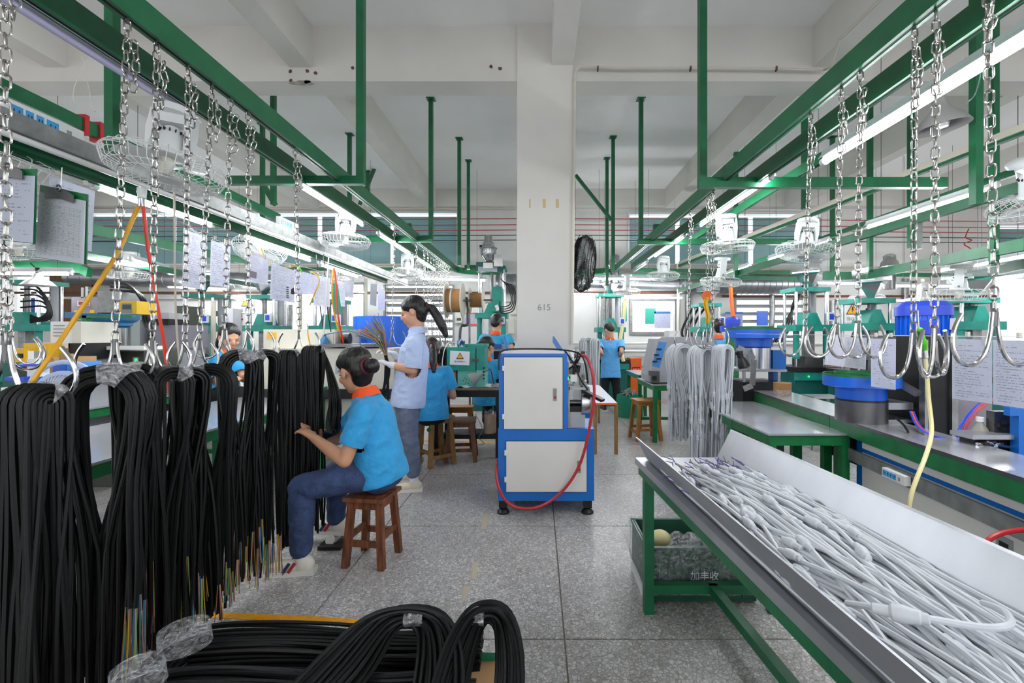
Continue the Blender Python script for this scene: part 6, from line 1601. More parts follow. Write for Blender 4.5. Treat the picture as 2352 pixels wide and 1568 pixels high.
# ================================================================== clipboards and sheets on the left
def clipboard(label, q, m='print_form', name='clipboard'):
    c = [P(*p) for p in q]; t = thing(name, label, 'clipboard', tuple((c[0] + c[1]) / 2), 'clipboards on the left')
    L = lambda u, v: (c[0] * (1 - u) + c[1] * u) * (1 - v) + (c[3] * (1 - u) + c[2] * u) * v
    nn = (c[1] - c[0]).cross(c[3] - c[0]).normalized(); nn = nn if nn.dot(-c[0] + V((0, 0, HC))) > 0 else -nn
    panel_mesh('board', c, 'green_table', t, .004)
    panel_mesh('sheet', [L(.06, .10) + nn * .008, L(1.0, .10) + nn * .008, L(1.0, .995) + nn * .011, L(.06, .995) + nn * .011], m, t, .003)
    a, b_ = L(.25, .10) + nn * .016, L(.82, .10) + nn * .016; mid = (a + b_) / 2; up = (c[0] - c[3]).normalized(); sx = (b_ - a).normalized()
    pr = [a - up * .02, a + up * .012, mid - sx * .03 + up * .03, mid + sx * .03 + up * .03, b_ + up * .012, b_ - up * .02, mid - up * .012]
    MB().add(pr + [p + nn * .006 for p in pr], [tuple(range(7)), tuple(range(13, 6, -1))] + [(i, (i + 1) % 7, 7 + (i + 1) % 7, 7 + i) for i in range(7)]).build('clip', 'steel_dark', t, smooth=False)
    MB().tube([mid + up * .03 + (sx * math.cos(R(k * 36)) + up * math.sin(R(k * 36))) * .012 + nn * .008 for k in range(10)], .004, 6, closed=True).build('clip_ring', 'steel_dark', t)
    MB().cyl(mid + up * .04, mid + up * .12, .0015, n=6).build('hanging_wire', 'steel', t)
    return t
clipboard('green clipboard with a printed form, in front of the yellow hose', [(92, 424, 1.98), (201, 446, 1.92), (198, 608, 1.92), (80, 590, 1.98)])
clipboard('green clipboard with a handwritten list at the left edge', [(-30, 385, 1.86), (84, 388, 1.88), (80, 560, 1.88), (-30, 548, 1.86)], 'print_sparse')
document('clear sleeve sheet hanging behind the front clipboard', [(112, 392, 2.12), (218, 430, 2.1), (210, 580, 2.1), (115, 560, 2.12)], 'print_text', name='document')
ldoc = [('first long printed sheet in a sleeve, left of the sixth chain', [(422, 517, 2.5), (476, 538, 2.6), (472, 668, 2.6), (418, 660, 2.5)], 'print_dense'),
        ('second printed sheet in a glossy sleeve, crossed by the sixth chain', [(485, 544, 2.75), (530, 560, 2.85), (526, 662, 2.85), (482, 656, 2.75)], 'print_text'),
        ('sheet with a dark block of print, beside the seventh chain', [(570, 578, 3.0), (617, 594, 3.15), (615, 655, 3.15), (570, 648, 3.0)], 'print_dense'),
        ('wide two-page sheet with black figures under the yellow hose', [(624, 598, 3.3), (676, 616, 3.5), (676, 696, 3.5), (620, 688, 3.3)], 'print_text'),
        ('sheet with a pale diagram in the middle of the row', [(675, 614, 3.6), (724, 629, 3.8), (722, 676, 3.8), (678, 674, 3.6)], 'print_sparse'),
        ('pair of ruled sheets at the right of the row', [(722, 626, 3.9), (758, 634, 4.1), (758, 706, 4.1), (720, 702, 3.9)], 'print_form'),
        ('narrow sheet beside the teal card', [(775, 640, 4.4), (791, 644, 4.5), (793, 705, 4.5), (777, 704, 4.4)], 'print_text'),
        ('blank pale sheet at the right end of the row', [(790, 641, 4.6), (813, 643, 4.7), (811, 684, 4.7), (791, 682, 4.6)], 'paper'),
        ('grey sleeve sheet left of the standing woman', [(851, 648, 5.2), (866, 648, 5.3), (864, 704, 5.3), (850, 700, 5.2)], 'paper_grey'),
        ('sheaf of sheets just left of the standing woman', [(868, 660, 5.4), (885, 664, 5.5), (884, 714, 5.5), (868, 712, 5.4)], 'print_sparse')]
LD = [document(lab, q, m, group='sheets hung along the left bench') for lab, q, m in ldoc]
panel_mesh('printed_block', [P(573, 621, 3.0), P(590, 625, 3.02), P(589, 640, 3.02), P(572, 636, 3.0)], 'grey_machine', LD[2], .001)
for k in range(6): panel_mesh('printed_figure', [P(658, 658 + k * 4.5, 3.36), P(663, 659 + k * 4.5, 3.38), P(663, 661.5 + k * 4.5, 3.38), P(658, 660.5 + k * 4.5, 3.36)], 'sign_black', LD[3], .001)
panel_mesh('printed_figure', [P(669, 664, 3.4), P(675, 660, 3.42), P(676, 676, 3.42), P(668, 675, 3.4)], 'sign_black', LD[3], .001)
t = thing('teal_card', 'teal green cardboard card hanging at the end of the sheet row', 'card', tuple(P(770, 652, 4.3))); panel_mesh('card', [P(764, 651, 4.3), P(776, 653, 4.35), P(786, 722, 4.35), P(767, 722, 4.3)], 'sheet_green', t, .003)
tag(MB().tube([P(60, 372, 1.9), P(420, 512, 2.5), P(620, 594, 3.3), P(890, 660, 5.5)], .0015, 4).build('hanging_line', 'paper_grey'), 'thin wire carrying the clipboards and sheets on the left', 'line')
for k in range(7):     # printed black figure blocks
    pass
# ---- air hoses and fittings
t = thing('air_coupling', 'blue and steel air coupling on the white pipe above the hoses', 'coupling', tuple(P(325, 440, 2.25)))
MB().lathe([(.018, -.05), (.018, -.028), (.02, -.028), (.02, 0)], P(326, 432, 2.25), 12).build('tee', 'white_plastic', t)
MB().cyl(P(325, 440, 2.25), P(325, 452, 2.25), .013, n=10).build('collar', 'motor_blue', t)
for dx in (-5, 4): MB().cyl(P(325 + dx * .3, 452, 2.25), P(325 + dx, 474, 2.25), .011, .008, n=10).build('nipple', 'steel', t)
tag(MB().tube(spline([P(318, 474, 2.25), P(306, 500, 2.25), P(270, 580, 2.2), P(220, 660, 2.15), P(160, 750, 2.1), P(110, 825, 2.0), P(62, 895, 1.95)], 6), .0095, 10).build('air_hose', 'yellow_hose'), 'straight yellow air hose slanting down at the left', 'hose')
tag(MB().tube(spline([P(329, 474, 2.25), P(333, 510, 2.25), P(341, 580, 2.27), P(358, 680, 2.3), P(372, 760, 2.33), P(382, 830, 2.36), P(388, 900, 2.4)], 6), .0078, 10).build('air_hose', 'red_hose'), 'red air hose hanging between the second and third chains', 'hose')
tag(MB().tube(spline([P(400, 430, 2.4), P(401, 520, 2.4), P(402, 640, 2.42), P(405, 740, 2.45), P(412, 830, 2.5)], 6), .005, 6).build('electric_cable', 'conduit'), 'thin cream cord hanging left of the first sheet', 'cord')
tag(MB().tube(spline([P(600, 570, 3.4), P(612, 597, 3.4), P(635, 612, 3.4), P(660, 614, 3.45), P(680, 609, 3.5)], 6), .005, 6).build('air_hose', 'yellow_hose'), 'thin yellow hose draped over the sheet row', 'hose')
tag(MB().tube(spline([P(715, 624, 3.8), P(730, 634, 3.8), P(733, 650, 3.8), P(722, 676, 3.8), P(712, 700, 3.9)], 6), .005, 6).build('air_hose', 'yellow_hose'), 'yellow hose curling below the sheet row', 'hose')
tag(MB().tube(spline([P(706, 745, 4.0), P(708, 770, 4.0), P(714, 800, 4.0)], 5), .005, 6).build('air_hose', 'yellow_hose'), 'short yellow hose hanging over the grey cabinet', 'hose')
tag(MB().tube(spline([P(768, 615, 4.2), P(772, 655, 4.2), P(776, 720, 4.25), P(785, 770, 4.3), P(792, 805, 4.35)], 6), .008, 8).build('air_hose', 'red_hose'), 'red hose behind the teal card', 'hose')
tag(MB().tube(spline([P(766, 615, 4.2), P(762, 660, 4.2), P(768, 720, 4.3), P(786, 790, 4.4)], 6), .008, 8).build('air_hose', 'yellow_hose'), 'yellow hose twisted with the red one behind the teal card', 'hose')
tag(MB().tube(spline([P(755, 590, 3.9), P(752, 640, 3.9), P(748, 700, 3.9), P(743, 770, 3.9)], 6), .006, 6).build('electric_cable', 'white_plastic'), 'white cord hanging before the ruled sheets', 'cord')
for i, px in enumerate((727, 743)): tag(MB().tube(spline([P(px, 584, 4.3), P(px + 4, 640, 4.3), P(px + 8, 700, 4.3), P(px + 20, 780, 4.3)], 5), .005, 5).build('electric_cable', 'black_rubber'), 'black cord hanging behind the ruled sheets, %s' % ('left' if i == 0 else 'right'), 'cord')
tag(MB().tube(spline([P(678, 602, 3.5), P(686, 612, 3.48), P(694, 625, 3.48)], 4), .006, 6).build('green_clip', 'lime'), 'lime green tie on the yellow hose by the chain', 'tie')
# power strips on the cable tray
power_strip('white power strip with blue sockets on the tray at the left edge', P(-8, 270, 1.92), V((0, 1, 0)), (0, 0, 1), .34, group='power strips')
power_strip('white power strip on the tray above the sheet row', P(634, 518, 3.85), V((0, 1, 0)), (0, 0, 1), .3, group='power strips')
tag(MB().box(P(898, 635, 6.9), (.1, .1, .1)).build('junction_box', 'yellow'), 'small yellow box at the far end of the left tray', 'box')
tag(MB().tube(spline([P(186, 129, 2.9), P(194, 150, 2.9), P(172, 195, 2.9), P(168, 225, 2.9), P(173, 240, 2.9)], 4), .0022, 5).tube(spline([P(200, 138, 2.9), P(190, 155, 2.9), P(204, 200, 2.9), P(212, 250, 2.9), P(221, 256, 2.9)], 4), .0022, 5).build('string', 'cream'), 'loose cream string dangling from the ceiling at left', 'string')
# ================================================================== left background: benches and machines
def bench_y(label, x0, x1, y0, y1, z, top='galv', m='green_table'):
    return steel_table(label, x0, x1, y0, y1, z, m)
bench_y('green work bench behind the hanging black bundles', -2.75, -1.95, 1.5, 4.2, .74)
bench_y('green work bench at the far left', -4.4, -3.2, 2.6, 4.6, .78)
bench_y('green bench beyond the grey cabinet', -3.6, -2.3, 4.6, 6.6, .76)
# blue box fan with round grille
c = P(142, 905, 2.3); t = thing('table_fan', 'pale blue round table fan behind the nearest bundles', 'fan', (c.x, c.y, .74))
ax = V((.25, -1, .05)).normalized(); x, y, d = basis(ax); b = MB()
b.tube([c + (x * math.cos(2 * PI * i / 32) + y * math.sin(2 * PI * i / 32)) * .105 for i in range(32)], .014, 8, closed=True); b.build('rim', 'fan_blue', t)
MB().tube([c + (x * math.cos(R(a)) + y * math.sin(R(a))) * .142 + V((0, .01, .02)) for a in range(15, 170, 12)], .012, 8).build('handle', 'fan_blue', t)
g = MB()
for i in range(36):
    pts = []
    for k in range(6):
        r_ = .03 + .07 * k / 5; a = 2 * PI * i / 36 + .7 * k / 5; pts.append(c + d * (.02 - .012 * k / 5) + (x * math.cos(a) + y * math.sin(a)) * r_)
    g.tube(pts, .0022, 4, caps=False)
g.build('grille', 'cream', t); MB().cyl(c, c + d * .024, .032, n=20).build('hub', 'cream', t); MB().cyl(c - d * .05, c - d * .0, .1, n=24).build('back', 'fan_blue', t)
MB().bb((c.x - .06, c.y - .02, .74), (c.x + .06, c.y + .06, c.z - .1)).build('foot', 'fan_blue', t, smooth=False)
# assorted machines, each one built of plain parts
def block_machine(label, name, parts, cat='machine', base=None, group=None):
    """parts: (part name, material, px0, px1, py0, py1, Y, depth)"""
    p0 = parts[0]; t = thing(name, label, cat, tuple(V((PX((p0[2] + p0[3]) / 2, p0[6]), p0[6], 0 if base is None else base))), group)
    for (n, m, a, b_, ya, yb, Y, dp) in parts: MB().bb((PX(a, Y), Y, PZ(yb, Y)), (PX(b_, Y), Y + dp, PZ(ya, Y))).build(n, m, t, smooth=False)
    return t
t = block_machine('grey moulding machine with warning labels at far left', 'moulding_machine', [('body', 'grey_machine', 164, 224, 682, 718, 5.0, .5), ('lower_body', 'grey_paint', 164, 300, 718, 734, 5.0, .6), ('side_block', 'galv_matt', 224, 262, 668, 724, 5.0, .5), ('label', 'sign_white', 178, 204, 691, 702, 4.99, .01), ('label', 'yellow', 170, 178, 712, 720, 4.99, .01), ('label', 'yellow', 206, 216, 711, 719, 4.99, .01), ('column', 'steel', 186, 192, 660, 684, 5.0, .06), ('column', 'steel', 196, 202, 658, 684, 5.0, .06), ('base', 'grey_paint', 170, 300, 734, 960, 5.05, .5)])
panel_mesh('label_print', [P(180, 692, 4.985), P(203, 693, 4.985), P(203, 701, 4.985), P(180, 700, 4.985)], 'red_stripe', t)
block_machine('yellow display unit next to the blue feeder bowl', 'display_unit', [('case', 'yellow', 276, 314, 691, 721, 4.2, .25), ('face', 'strip_grey', 279, 302, 696, 718, 4.195, .01), ('screen', 'display', 281, 299, 699, 710, 4.19, .01), ('stand', 'strip_grey', 292, 300, 721, 960, 4.25, .1)])
t = thing('bowl_feeder', 'slate blue bowl feeder with steel drum behind the second chain', 'feeder', tuple(P(255, 800, 4.0)), 'vibrating bowl feeders')
q = P(255, 795, 4.0); MB().lathe([(.11, 0), (.11, .16)], q, 24).build('base_drum', 'steel', t); MB().lathe([(.12, .16), (.13, .175), (.145, .18), (.15, .21), (.17, .215), (.19, .24), (.20, .28), (.19, .28), (.1, .25), (0, .25)], q, 28).build('bowl', 'feeder_blue', t); MB().bar(q + V((-.25, -.1, .27)), q + V((.02, -.12, .25)), .1, .05).build('track', 'feeder_blue', t, smooth=False)
MB().lathe([(.13, -.06), (.13, 0)], q, 20).build('foot', 'black_plastic', t); MB().bb((q.x - .16, q.y - .1, 0), (q.x + .16, q.y + .25, q.z - .06)).build('stand', 'olive_dark', t, smooth=False)
block_machine('dark olive control cabinet with a green lamp behind the second bundle', 'control_cabinet', [('body', 'olive_dark', 196, 330, 806, 900, 3.9, .4), ('panel', 'black_metal', 205, 262, 812, 880, 3.89, .01), ('button_box', 'grey_paint', 305, 316, 820, 830, 3.89, .02), ('lamp', 'green_led', 309, 313, 824, 828, 3.88, .01), ('plinth', 'olive_dark', 198, 328, 900, 1060, 3.92, .36)])
block_machine('green steel frame post with shelves left of the red hose', 'frame_rack', [('post', 'green_table', 188, 198, 724, 1080, 3.7, .05), ('shelf', 'green_table', 140, 200, 848, 858, 3.6, .3), ('shelf', 'white_plastic', 196, 330, 795, 803, 3.7, .2), ('top_bar', 'green_table', 176, 300, 724, 730, 3.7, .05)], 'frame')
block_machine('white ventilated cabinet behind the yellow hose', 'vent_cabinet', [('body', 'white_plastic', 116, 160, 738, 800, 3.5, .3), ('side', 'cream', 155, 186, 738, 812, 3.52, .3), ('vent', 'strip_grey', 122, 146, 746, 748, 3.49, .02), ('vent', 'strip_grey', 122, 146, 754, 756, 3.49, .02), ('vent', 'strip_grey', 122, 146, 762, 764, 3.49, .02), ('vent', 'strip_grey', 122, 146, 770, 772, 3.49, .02), ('drawer', 'black_metal', 157, 188, 788, 826, 3.5, .3), ('plinth', 'grey_paint', 116, 190, 800, 1000, 3.55, .3)], 'cabinet')
block_machine('yellow sloped machine cover at far left', 'yellow_machine', [('cover', 'yellow', 54, 111, 788, 830, 3.4, .4), ('front', 'yellow', 31, 54, 800, 832, 3.3, .3), ('window', 'black_metal', 36, 50, 812, 822, 3.29, .02), ('base', 'teal_dark', 6, 110, 832, 980, 3.4, .4)])
block_machine('white and blue pneumatic fixture on the far left bench', 'pneumatic_fixture', [('block', 'white_plastic', 62, 82, 824, 866, 2.8, .08), ('arm', 'motor_blue', 30, 86, 836, 841, 2.78, .1), ('valves', 'black_plastic', 28, 62, 842, 866, 2.8, .08), ('foot', 'motor_blue', 10, 54, 866, 874, 2.75, .12), ('foot', 'motor_blue', 54, 86, 868, 873, 2.78, .12), ('cylinder', 'steel', 64, 78, 806, 824, 2.82, .06)], base=.74)
block_machine('cardboard cartons with blue print on the far left bench', 'carton_stack', [('carton', 'cardboard', 82, 124, 822, 868, 3.1, .3), ('flap', 'cardboard', 135, 163, 812, 832, 3.0, .02), ('blue_carton', 'bright_blue', 121, 152, 834, 870, 3.0, .2), ('blue_carton', 'light_blue_panel', 153, 166, 832, 868, 3.0, .2)], 'carton', base=.78)
block_machine('white carton beside the nearest bundle at far left', 'white_carton', [('carton', 'white_plastic', 2, 40, 890, 920, 2.3, .2), ('tray', 'strip_grey', 0, 60, 935, 960, 2.2, .3)], 'carton', base=.74)
block_machine('grey sheet hopper machine right of the red hose', 'sheet_machine', [('hopper', 'grey_paint', 354, 388, 718, 735, 5.2, .3), ('grille', 'black_metal', 355, 387, 732, 746, 5.18, .3), ('body', 'grey_machine', 345, 420, 746, 800, 5.2, .4), ('cabinet', 'olive_dark', 404, 418, 702, 748, 5.6, .3), ('base', 'grey_paint', 350, 420, 800, 1000, 5.25, .35)])
block_machine('long cream cabinet machine behind the seated woman', 'long_cabinet', [('top', 'cream', 605, 770, 756, 832, 4.3, .6), ('plate', 'sign_yellow', 614, 634, 763, 777, 4.29, .01), ('panel', 'cream', 716, 765, 762, 800, 4.29, .012), ('body', 'cream', 600, 905, 800, 900, 4.15, .5), ('top_edge', 'steel_dark', 733, 860, 790, 797, 4.1, .6), ('window', 'display', 676, 692, 836, 860, 4.14, .01), ('gauge', 'white_plastic', 676, 682, 838, 846, 4.135, .01), ('label', 'sign_yellow', 678, 690, 831, 835, 4.14, .01), ('panel_plate', 'grey_paint', 770, 785, 835, 858, 4.14, .01), ('rail', 'black_metal', 600, 905, 894, 916, 4.1, .5), ('plinth', 'cream', 605, 900, 916, 1045, 4.2, .4)])
block_machine('small steel trays on the green shelf behind the narrow bundles', 'parts_tray', [('tray', 'steel', 680, 698, 872, 895, 3.7, .2), ('shelf', 'green_table', 660, 720, 895, 903, 3.68, .25), ('leg', 'green_table', 662, 668, 903, 1050, 3.7, .04), ('leg', 'green_table', 712, 718, 903, 1050, 3.7, .04)], 'tray')
t = thing('blue_drum', 'bright blue curved guard behind the standing woman', 'guard', tuple(P(870, 800, 5.0))); MB().lathe([(.34, 0), (.34, .36), (.33, .36), (.33, 0)], V((PX(880, 5.2), 5.25, PZ(800, 5.2))), 36).build('guard', 'bright_blue', t); MB().bb((PX(820, 5.2), 5.0, 0), (PX(940, 5.2), 5.5, PZ(800, 5.2))).build('base', 'cream', t, smooth=False)
t = thing('oil_can', 'blue oil can with long curved spout', 'oil can', tuple(P(745, 790, 4.25))); q = P(745, 790, 4.25); MB().lathe([(.048, 0), (.048, .01), (.02, .07), (.012, .075), (.016, .08), (.016, .095)], q, 18).build('can', 'feeder_blue', t)
MB().tube(spline([q + V((.01, 0, .09)), P(780, 762, 4.0), P(805, 760, 4.0), P(824, 770, 4.0), P(828, 795, 4.0)], 6), .005, 6).build('spout', 'feeder_blue', t)
t = thing('black_coils', 'two black hose reels on the cream cabinet', 'reel', tuple(P(780, 790, 4.5)))
for px in (770, 796): MB().cyl(P(px - 8, 778, 4.4), P(px + 8, 778, 4.4), .055, n=20).build('reel', 'black_plastic', t)
# pendant lamps
def pendant(label, px, py, Y, r, m='pendant_grey', inner='pendant_in', tilt=(0, 0, -1), h=.16, cord=None):
    c = P(px, py, Y); t = thing('pendant_lamp', label, 'lamp', tuple(c)); ax = V(tilt).normalized()
    MB().lathe([(.035, -.03), (.04, 0), (.05, h * .25), (r * .75, h * .6), (r, h), (r * .985, h + .002), (r * .72, h * .62), (.045, h * .28)], c, 28, axis=ax).build('shade', m, t)
    MB().lathe([(.02, h * .3), (.04, h * .6), (.045, h * .8), (.03, h * .98), (0, h)], c, 16, axis=ax).build('bulb', inner, t)
    MB().cyl(c, c - ax * .09, .025, n=12).build('socket', 'black_metal', t)
    if cord: MB().tube(spline([c - ax * .08] + [P(*p) for p in cord], 5), .005, 6).build('cord', 'black_rubber', t)
    return t
pendant('grey industrial pendant shade at the upper right', 2158, 236, 2.9, .145, tilt=(.12, 0, -1), cord=[(2152, 205, 2.9), (2150, 120, 2.9)])
pendant('white enamel pendant lamp at the far left window', 88, 634, 4.9, .14, 'white_plastic', 'white_plastic', h=.10, cord=[(84, 618, 4.9), (70, 604, 5.0)])
tag(MB().tube(spline([P(2216, 132, 2.6), P(2245, 140, 2.6), P(2252, 170, 2.6), P(2240, 215, 2.6), P(2222, 236, 2.6)], 5), [.004] * 21, 4).build('plastic_streamer', 'film_thin'), 'white plastic streamer fluttering by the long bright lamp', 'streamer')
# ================================================================== back of the hall
def vpress(label, px, Y, w=.5, top=2.3, hop='steel', hopper=True, body='teal', box=None, platen=1.36, orange=None, loader=False, hop_r=.2, group='teal moulding presses'):
    x = PX(px, Y); t = thing('moulding_press', label, 'press', (x, Y, 0), group); h = w / 2
    MB().bb((x - h * 1.25, Y - .1, 0), (x + h * 1.25, Y + .5, .82)).build('base', 'teal_dark', t, smooth=False); MB().bb((x - h * 1.35, Y - .16, .80), (x + h * 1.35, Y + .52, .86)).build('table', 'black_metal', t, smooth=False)
    MB().bb((x - h * 1.3, Y - .14, .68), (x + h * 1.3, Y - .1, .79)).build('control_rail', body, t, smooth=False); MB().box((x - h * .6, Y - .145, .735), (.02, .01, .02)).build('lamp', 'green_led', t)
    for sx in (-1, 1):
        for yy in (.05, .35): MB().cyl((x + sx * h * .85, Y + yy, .86), (x + sx * h * .85, Y + yy, top - .25), .022, n=10).build('tie_rod', 'steel', t)
        MB().cyl((x + sx * h * .85, Y + .05, 1.0), (x + sx * h * .85, Y + .05, platen), .042, n=12).build('cylinder', body, t); MB().lathe([(.05, 0), (.055, .03), (.042, .06)], (x + sx * h * .85, Y + .05, .97), 12).build('flange', body, t)
    MB().bb((x - h * 1.1, Y - .05, platen), (x + h * 1.1, Y + .45, platen + .09)).build('platen', body, t, smooth=False)
    MB().prism([(x - h * .5, platen + .09), (x + h * .5, platen + .09), (x + h * .2, platen + .26), (x - h * .2, platen + .26)], Y, Y + .3, Matrix(((1, 0, 0), (0, 0, 1), (0, 1, 0)))).build('injection_block', body, t, smooth=False)
    MB().bb((x - .05, Y + .05, .98), (x + .05, Y + .2, platen)).build('mould_rod', 'galv', t, smooth=False); MB().bb((x - .13, Y - .02, .86), (x + .13, Y + .3, 1.0)).build('mould', 'steel_dark', t, smooth=False)
    MB().cyl((x, Y + .12, platen + .26), (x, Y + .12, top - .28), .03, n=10).build('nozzle', 'steel_dark', t)
    MB().bb((x - h * 1.0, Y, top - .30), (x + h * 1.0, Y + .42, top - .24)).build('top_plate', body, t, smooth=False)
    MB().cyl((x + h * .7, Y + .3, platen + .1), (x + h * .7, Y + .3, top - .24), .045, n=12).build('side_cylinder', 'grey_paint', t)
    if hopper:
        MB().lathe([(.035, 0), (.035, .03), (hop_r * .8, .22), (hop_r, .24), (hop_r, .26)], (x, Y + .1, top - .28), 4 if hop == 'steel' else 16).build('hopper', 'steel', t, smooth=False)
        MB().bb((x - hop_r * .72, Y + .1 - hop_r * .72, top - .02), (x + hop_r * .72, Y + .1 + hop_r * .72, top + .14)).build('hopper_box', 'clear_plastic' if not loader else 'sign_white', t, smooth=False)
    if box: MB().bb((x + h * .6, Y - .1, 1.5), (x + h * .6 + .09, Y - .06, 1.62)).build('tag_plate', 'sign_white', t, smooth=False); MB().bb((x + h * .6 + .015, Y - .104, 1.52), (x + h * .6 + .075, Y - .1, 1.60)).build('tag_print', 'motor_blue', t, smooth=False)
    if orange: 
        o = MB().bb((x + h * 1.4, Y - .12, 0), (x + h * 1.4 + .2, Y + .25, .88)).build('control_box', 'orange', t, smooth=False)
        MB().bb((x + h * 1.4 + .03, Y - .128, .62), (x + h * 1.4 + .17, Y - .12, .72)).build('display', 'display', o, smooth=False)
        for k in range(3): MB().box((x + h * 1.4 + .055 + k * .045, Y - .13, .685), (.028, .006, .018)).build('digit', 'red_led', o)
    return t
vpress('teal press with steel hopper right of the pillar, worker in front', 1404, 8.45, .48, 2.32, orange=True, box=True, loader=True)
vpress('teal press with orange box by the metal stools at right', 1868, 6.4, .5, 2.22, box=True, orange=True, hop_r=.24)
vpress('teal press with square columns behind the thin document', 2015, 5.6, .46, 2.0, box=True, orange=True)
vpress('teal press beside the yellow strap, right of centre', 1632, 7.9, .4, 2.1, box=True)
vpress('teal press with yellow striped hopper on the left', 452, 7.2, .5, 2.2, box=True)
vpress('teal press with grey hopper behind the seventh chain', 597, 6.8, .42, 2.15, box=True)
vpress('teal press before the bright left window', 748, 7.0, .44, 2.1, box=True, hopper=False)
vpress('teal press behind the far left pendant lamp', 40, 6.2, .55, 2.3, hopper=False)
vpress('dark press with steel cone hopper behind the blue motor', 2255, 4.9, .4, 1.95, hop_r=.26)
# press with vacuum loader next to the pillar
t = vpress('tall teal press with vacuum loader just left of the pillar', 1128, 7.9, .5, 2.75, hopper=False, box=True, platen=1.6)
x = PX(1122, 7.7); z0 = PZ(606, 7.7)
l = thing('vacuum_loader', 'stainless vacuum loader with domed head left of the pillar', 'loader', (x, 7.7, z0))
MB().lathe([(.03, 0), (.05, .03), (.12, .12), (.135, .17), (.135, .25), (.15, .255), (.15, .27), (.12, .28), (.1, .32), (.1, .36), (.075, .37), (.07, .46), (.04, .48), (0, .485)], (x, 7.7, z0), 24).build('body', 'steel', l)
MB().bb((x - .08, 7.62, z0 - .08), (x + .08, 7.78, z0 + .01)).build('base', 'white_plastic', l, smooth=False); MB().bb((x + .1, 7.6, z0 - .05), (x + .24, 7.7, z0 + .15)).build('control_box', 'white_plastic', l, smooth=False); MB().cyl((x - .15, 7.7, z0 + .3), (x - .1, 7.7, z0 + .3), .02, n=8).build('inlet', 'black_plastic', l)
panel_mesh('sign_plate', [P(1098, 612, 7.75), P(1142, 614, 7.75), P(1142, 624, 7.75), P(1098, 622, 7.75)], 'print_text', t); MB().bb((PX(1094, 7.8), 7.78, PZ(624, 7.8)), (PX(1152, 7.8), 7.9, PZ(602, 7.8))).build('head_frame', 'teal_dark', t, smooth=False)
MB().bb((PX(1130, 7.6), 7.6, PZ(715, 7.6)), (PX(1152, 7.6), 7.9, PZ(658, 7.6))).build('power_unit', 'teal', t, smooth=False)
h = thing('hose_loop', 'black rubber hoses looping beside the pillar', 'hoses', tuple(P(1160, 660, 7.5)))
for i in range(4):
    o = i * 4.5; MB().tube(spline([P(1150 + o, 640 + o, 7.5), P(1163 + o, 655, 7.4), P(1174 + o * .8, 680, 7.35), P(1170 + o * .6, 700 + o, 7.35), P(1150, 704 + o, 7.45), P(1148, 692, 7.5)], 6), .009, 8).build('hose', 'black_rubber', h)
panel_mesh('phone_tag', [P(1136, 702, 7.55), P(1143, 699, 7.55), P(1148, 711, 7.55), P(1141, 714, 7.55)], 'sign_white', t)
# loaders and cones on the right
for lab, px, py, Y in (('stainless loader head above the right rail', 2043, 618, 6.8), ('stainless loader head right of the pillar', 1412, 612, 8.3), ('small stainless loader on the right window sill', 1868, 622, 8.6)):
    q = P(px, py, Y); l = thing('vacuum_loader', lab, 'loader', tuple(q)); MB().lathe([(.11, -.05), (.13, 0), (.15, .02), (.15, .04), (.12, .05), (.11, .1), (.08, .14), (.08, .2), (.05, .22), (0, .222)], q, 22).build('body', 'steel', l); MB().cyl(q + V((0, 0, -.3)), q + V((0, 0, -.05)), .08, n=14).build('neck', 'steel_dark', l)
# ---- ducts and pipes
def pipe(label, pts, r, m='duct', name='duct', n=16, rings=0, cat='duct'):
    pts = [V(p) for p in pts]; t = thing(name, label, cat, tuple(pts[0])); MB().tube(pts, r, n).build('pipe', m, t)
    if rings:
        L = pts[-1] - pts[0]; b = MB(); d = L.normalized(); x, y, _ = basis(d)
        for i in range(rings):
            c = pts[0] + L * ((i + .5) / rings); b.tube([c + (x * math.cos(2 * PI * k / 18) + y * math.sin(2 * PI * k / 18)) * r for k in range(18)], r * .04, 4, closed=True)
        b.build('seams', m, t)
    return t
pipe('large galvanised spiral duct along the back wall at right', [P(1560, 652, 8.9), P(1860, 652, 8.9)], .20, rings=22)
pipe('galvanised duct along the back wall near the pillar', [P(1330, 645, 8.95), P(1570, 652, 8.95)], .13, rings=8)
pipe('dark duct along the back wall at far left', [P(160, 634, 8.9), P(640, 648, 8.9)], .16, rings=18)
pipe('grey duct end beside the pillar on the left', [P(1140, 652, 8.9), P(1186, 652, 8.9)], .2, rings=3)
for i, (px, y0, y1) in enumerate(((1397, 668, 800), (1580, 672, 790), (1772, 660, 760), (136, 650, 740), (666, 700, 760), (520, 640, 760), (2080, 640, 775), (1912, 690, 790))):
    pipe('vertical flexible steel pipe on the back wall, %s' % ('right of the pillar', 'by the curved cables', 'before the louvred window', 'on the brown board far left', 'in the bright left window', 'behind the second sheet', 'near the blue motor', 'behind the warning board')[i], [P(px, y0, 9.24), P(px + (i % 3 - 1) * 2, (y0 + y1) / 2, 9.24), P(px - 1, y1, 9.24)], .055, 'galv', 'flex_pipe', 12, 10, 'pipe')
for i, (px0, px1, py) in enumerate(((0, 1184, 672), (1310, 1590, 672), (1660, 2290, 680))):
    tag(MB().bb((PX(px0, 9.2), 9.2, PZ(py + 2.5, 9.2)), (PX(px1, 9.2), 9.24, PZ(py - 2.5, 9.2))).build('wall_rail', 'rust'), 'rusty perforated rail on the back wall, %s' % ('left of the pillar', 'right of the pillar', 'far right')[i], 'rail')
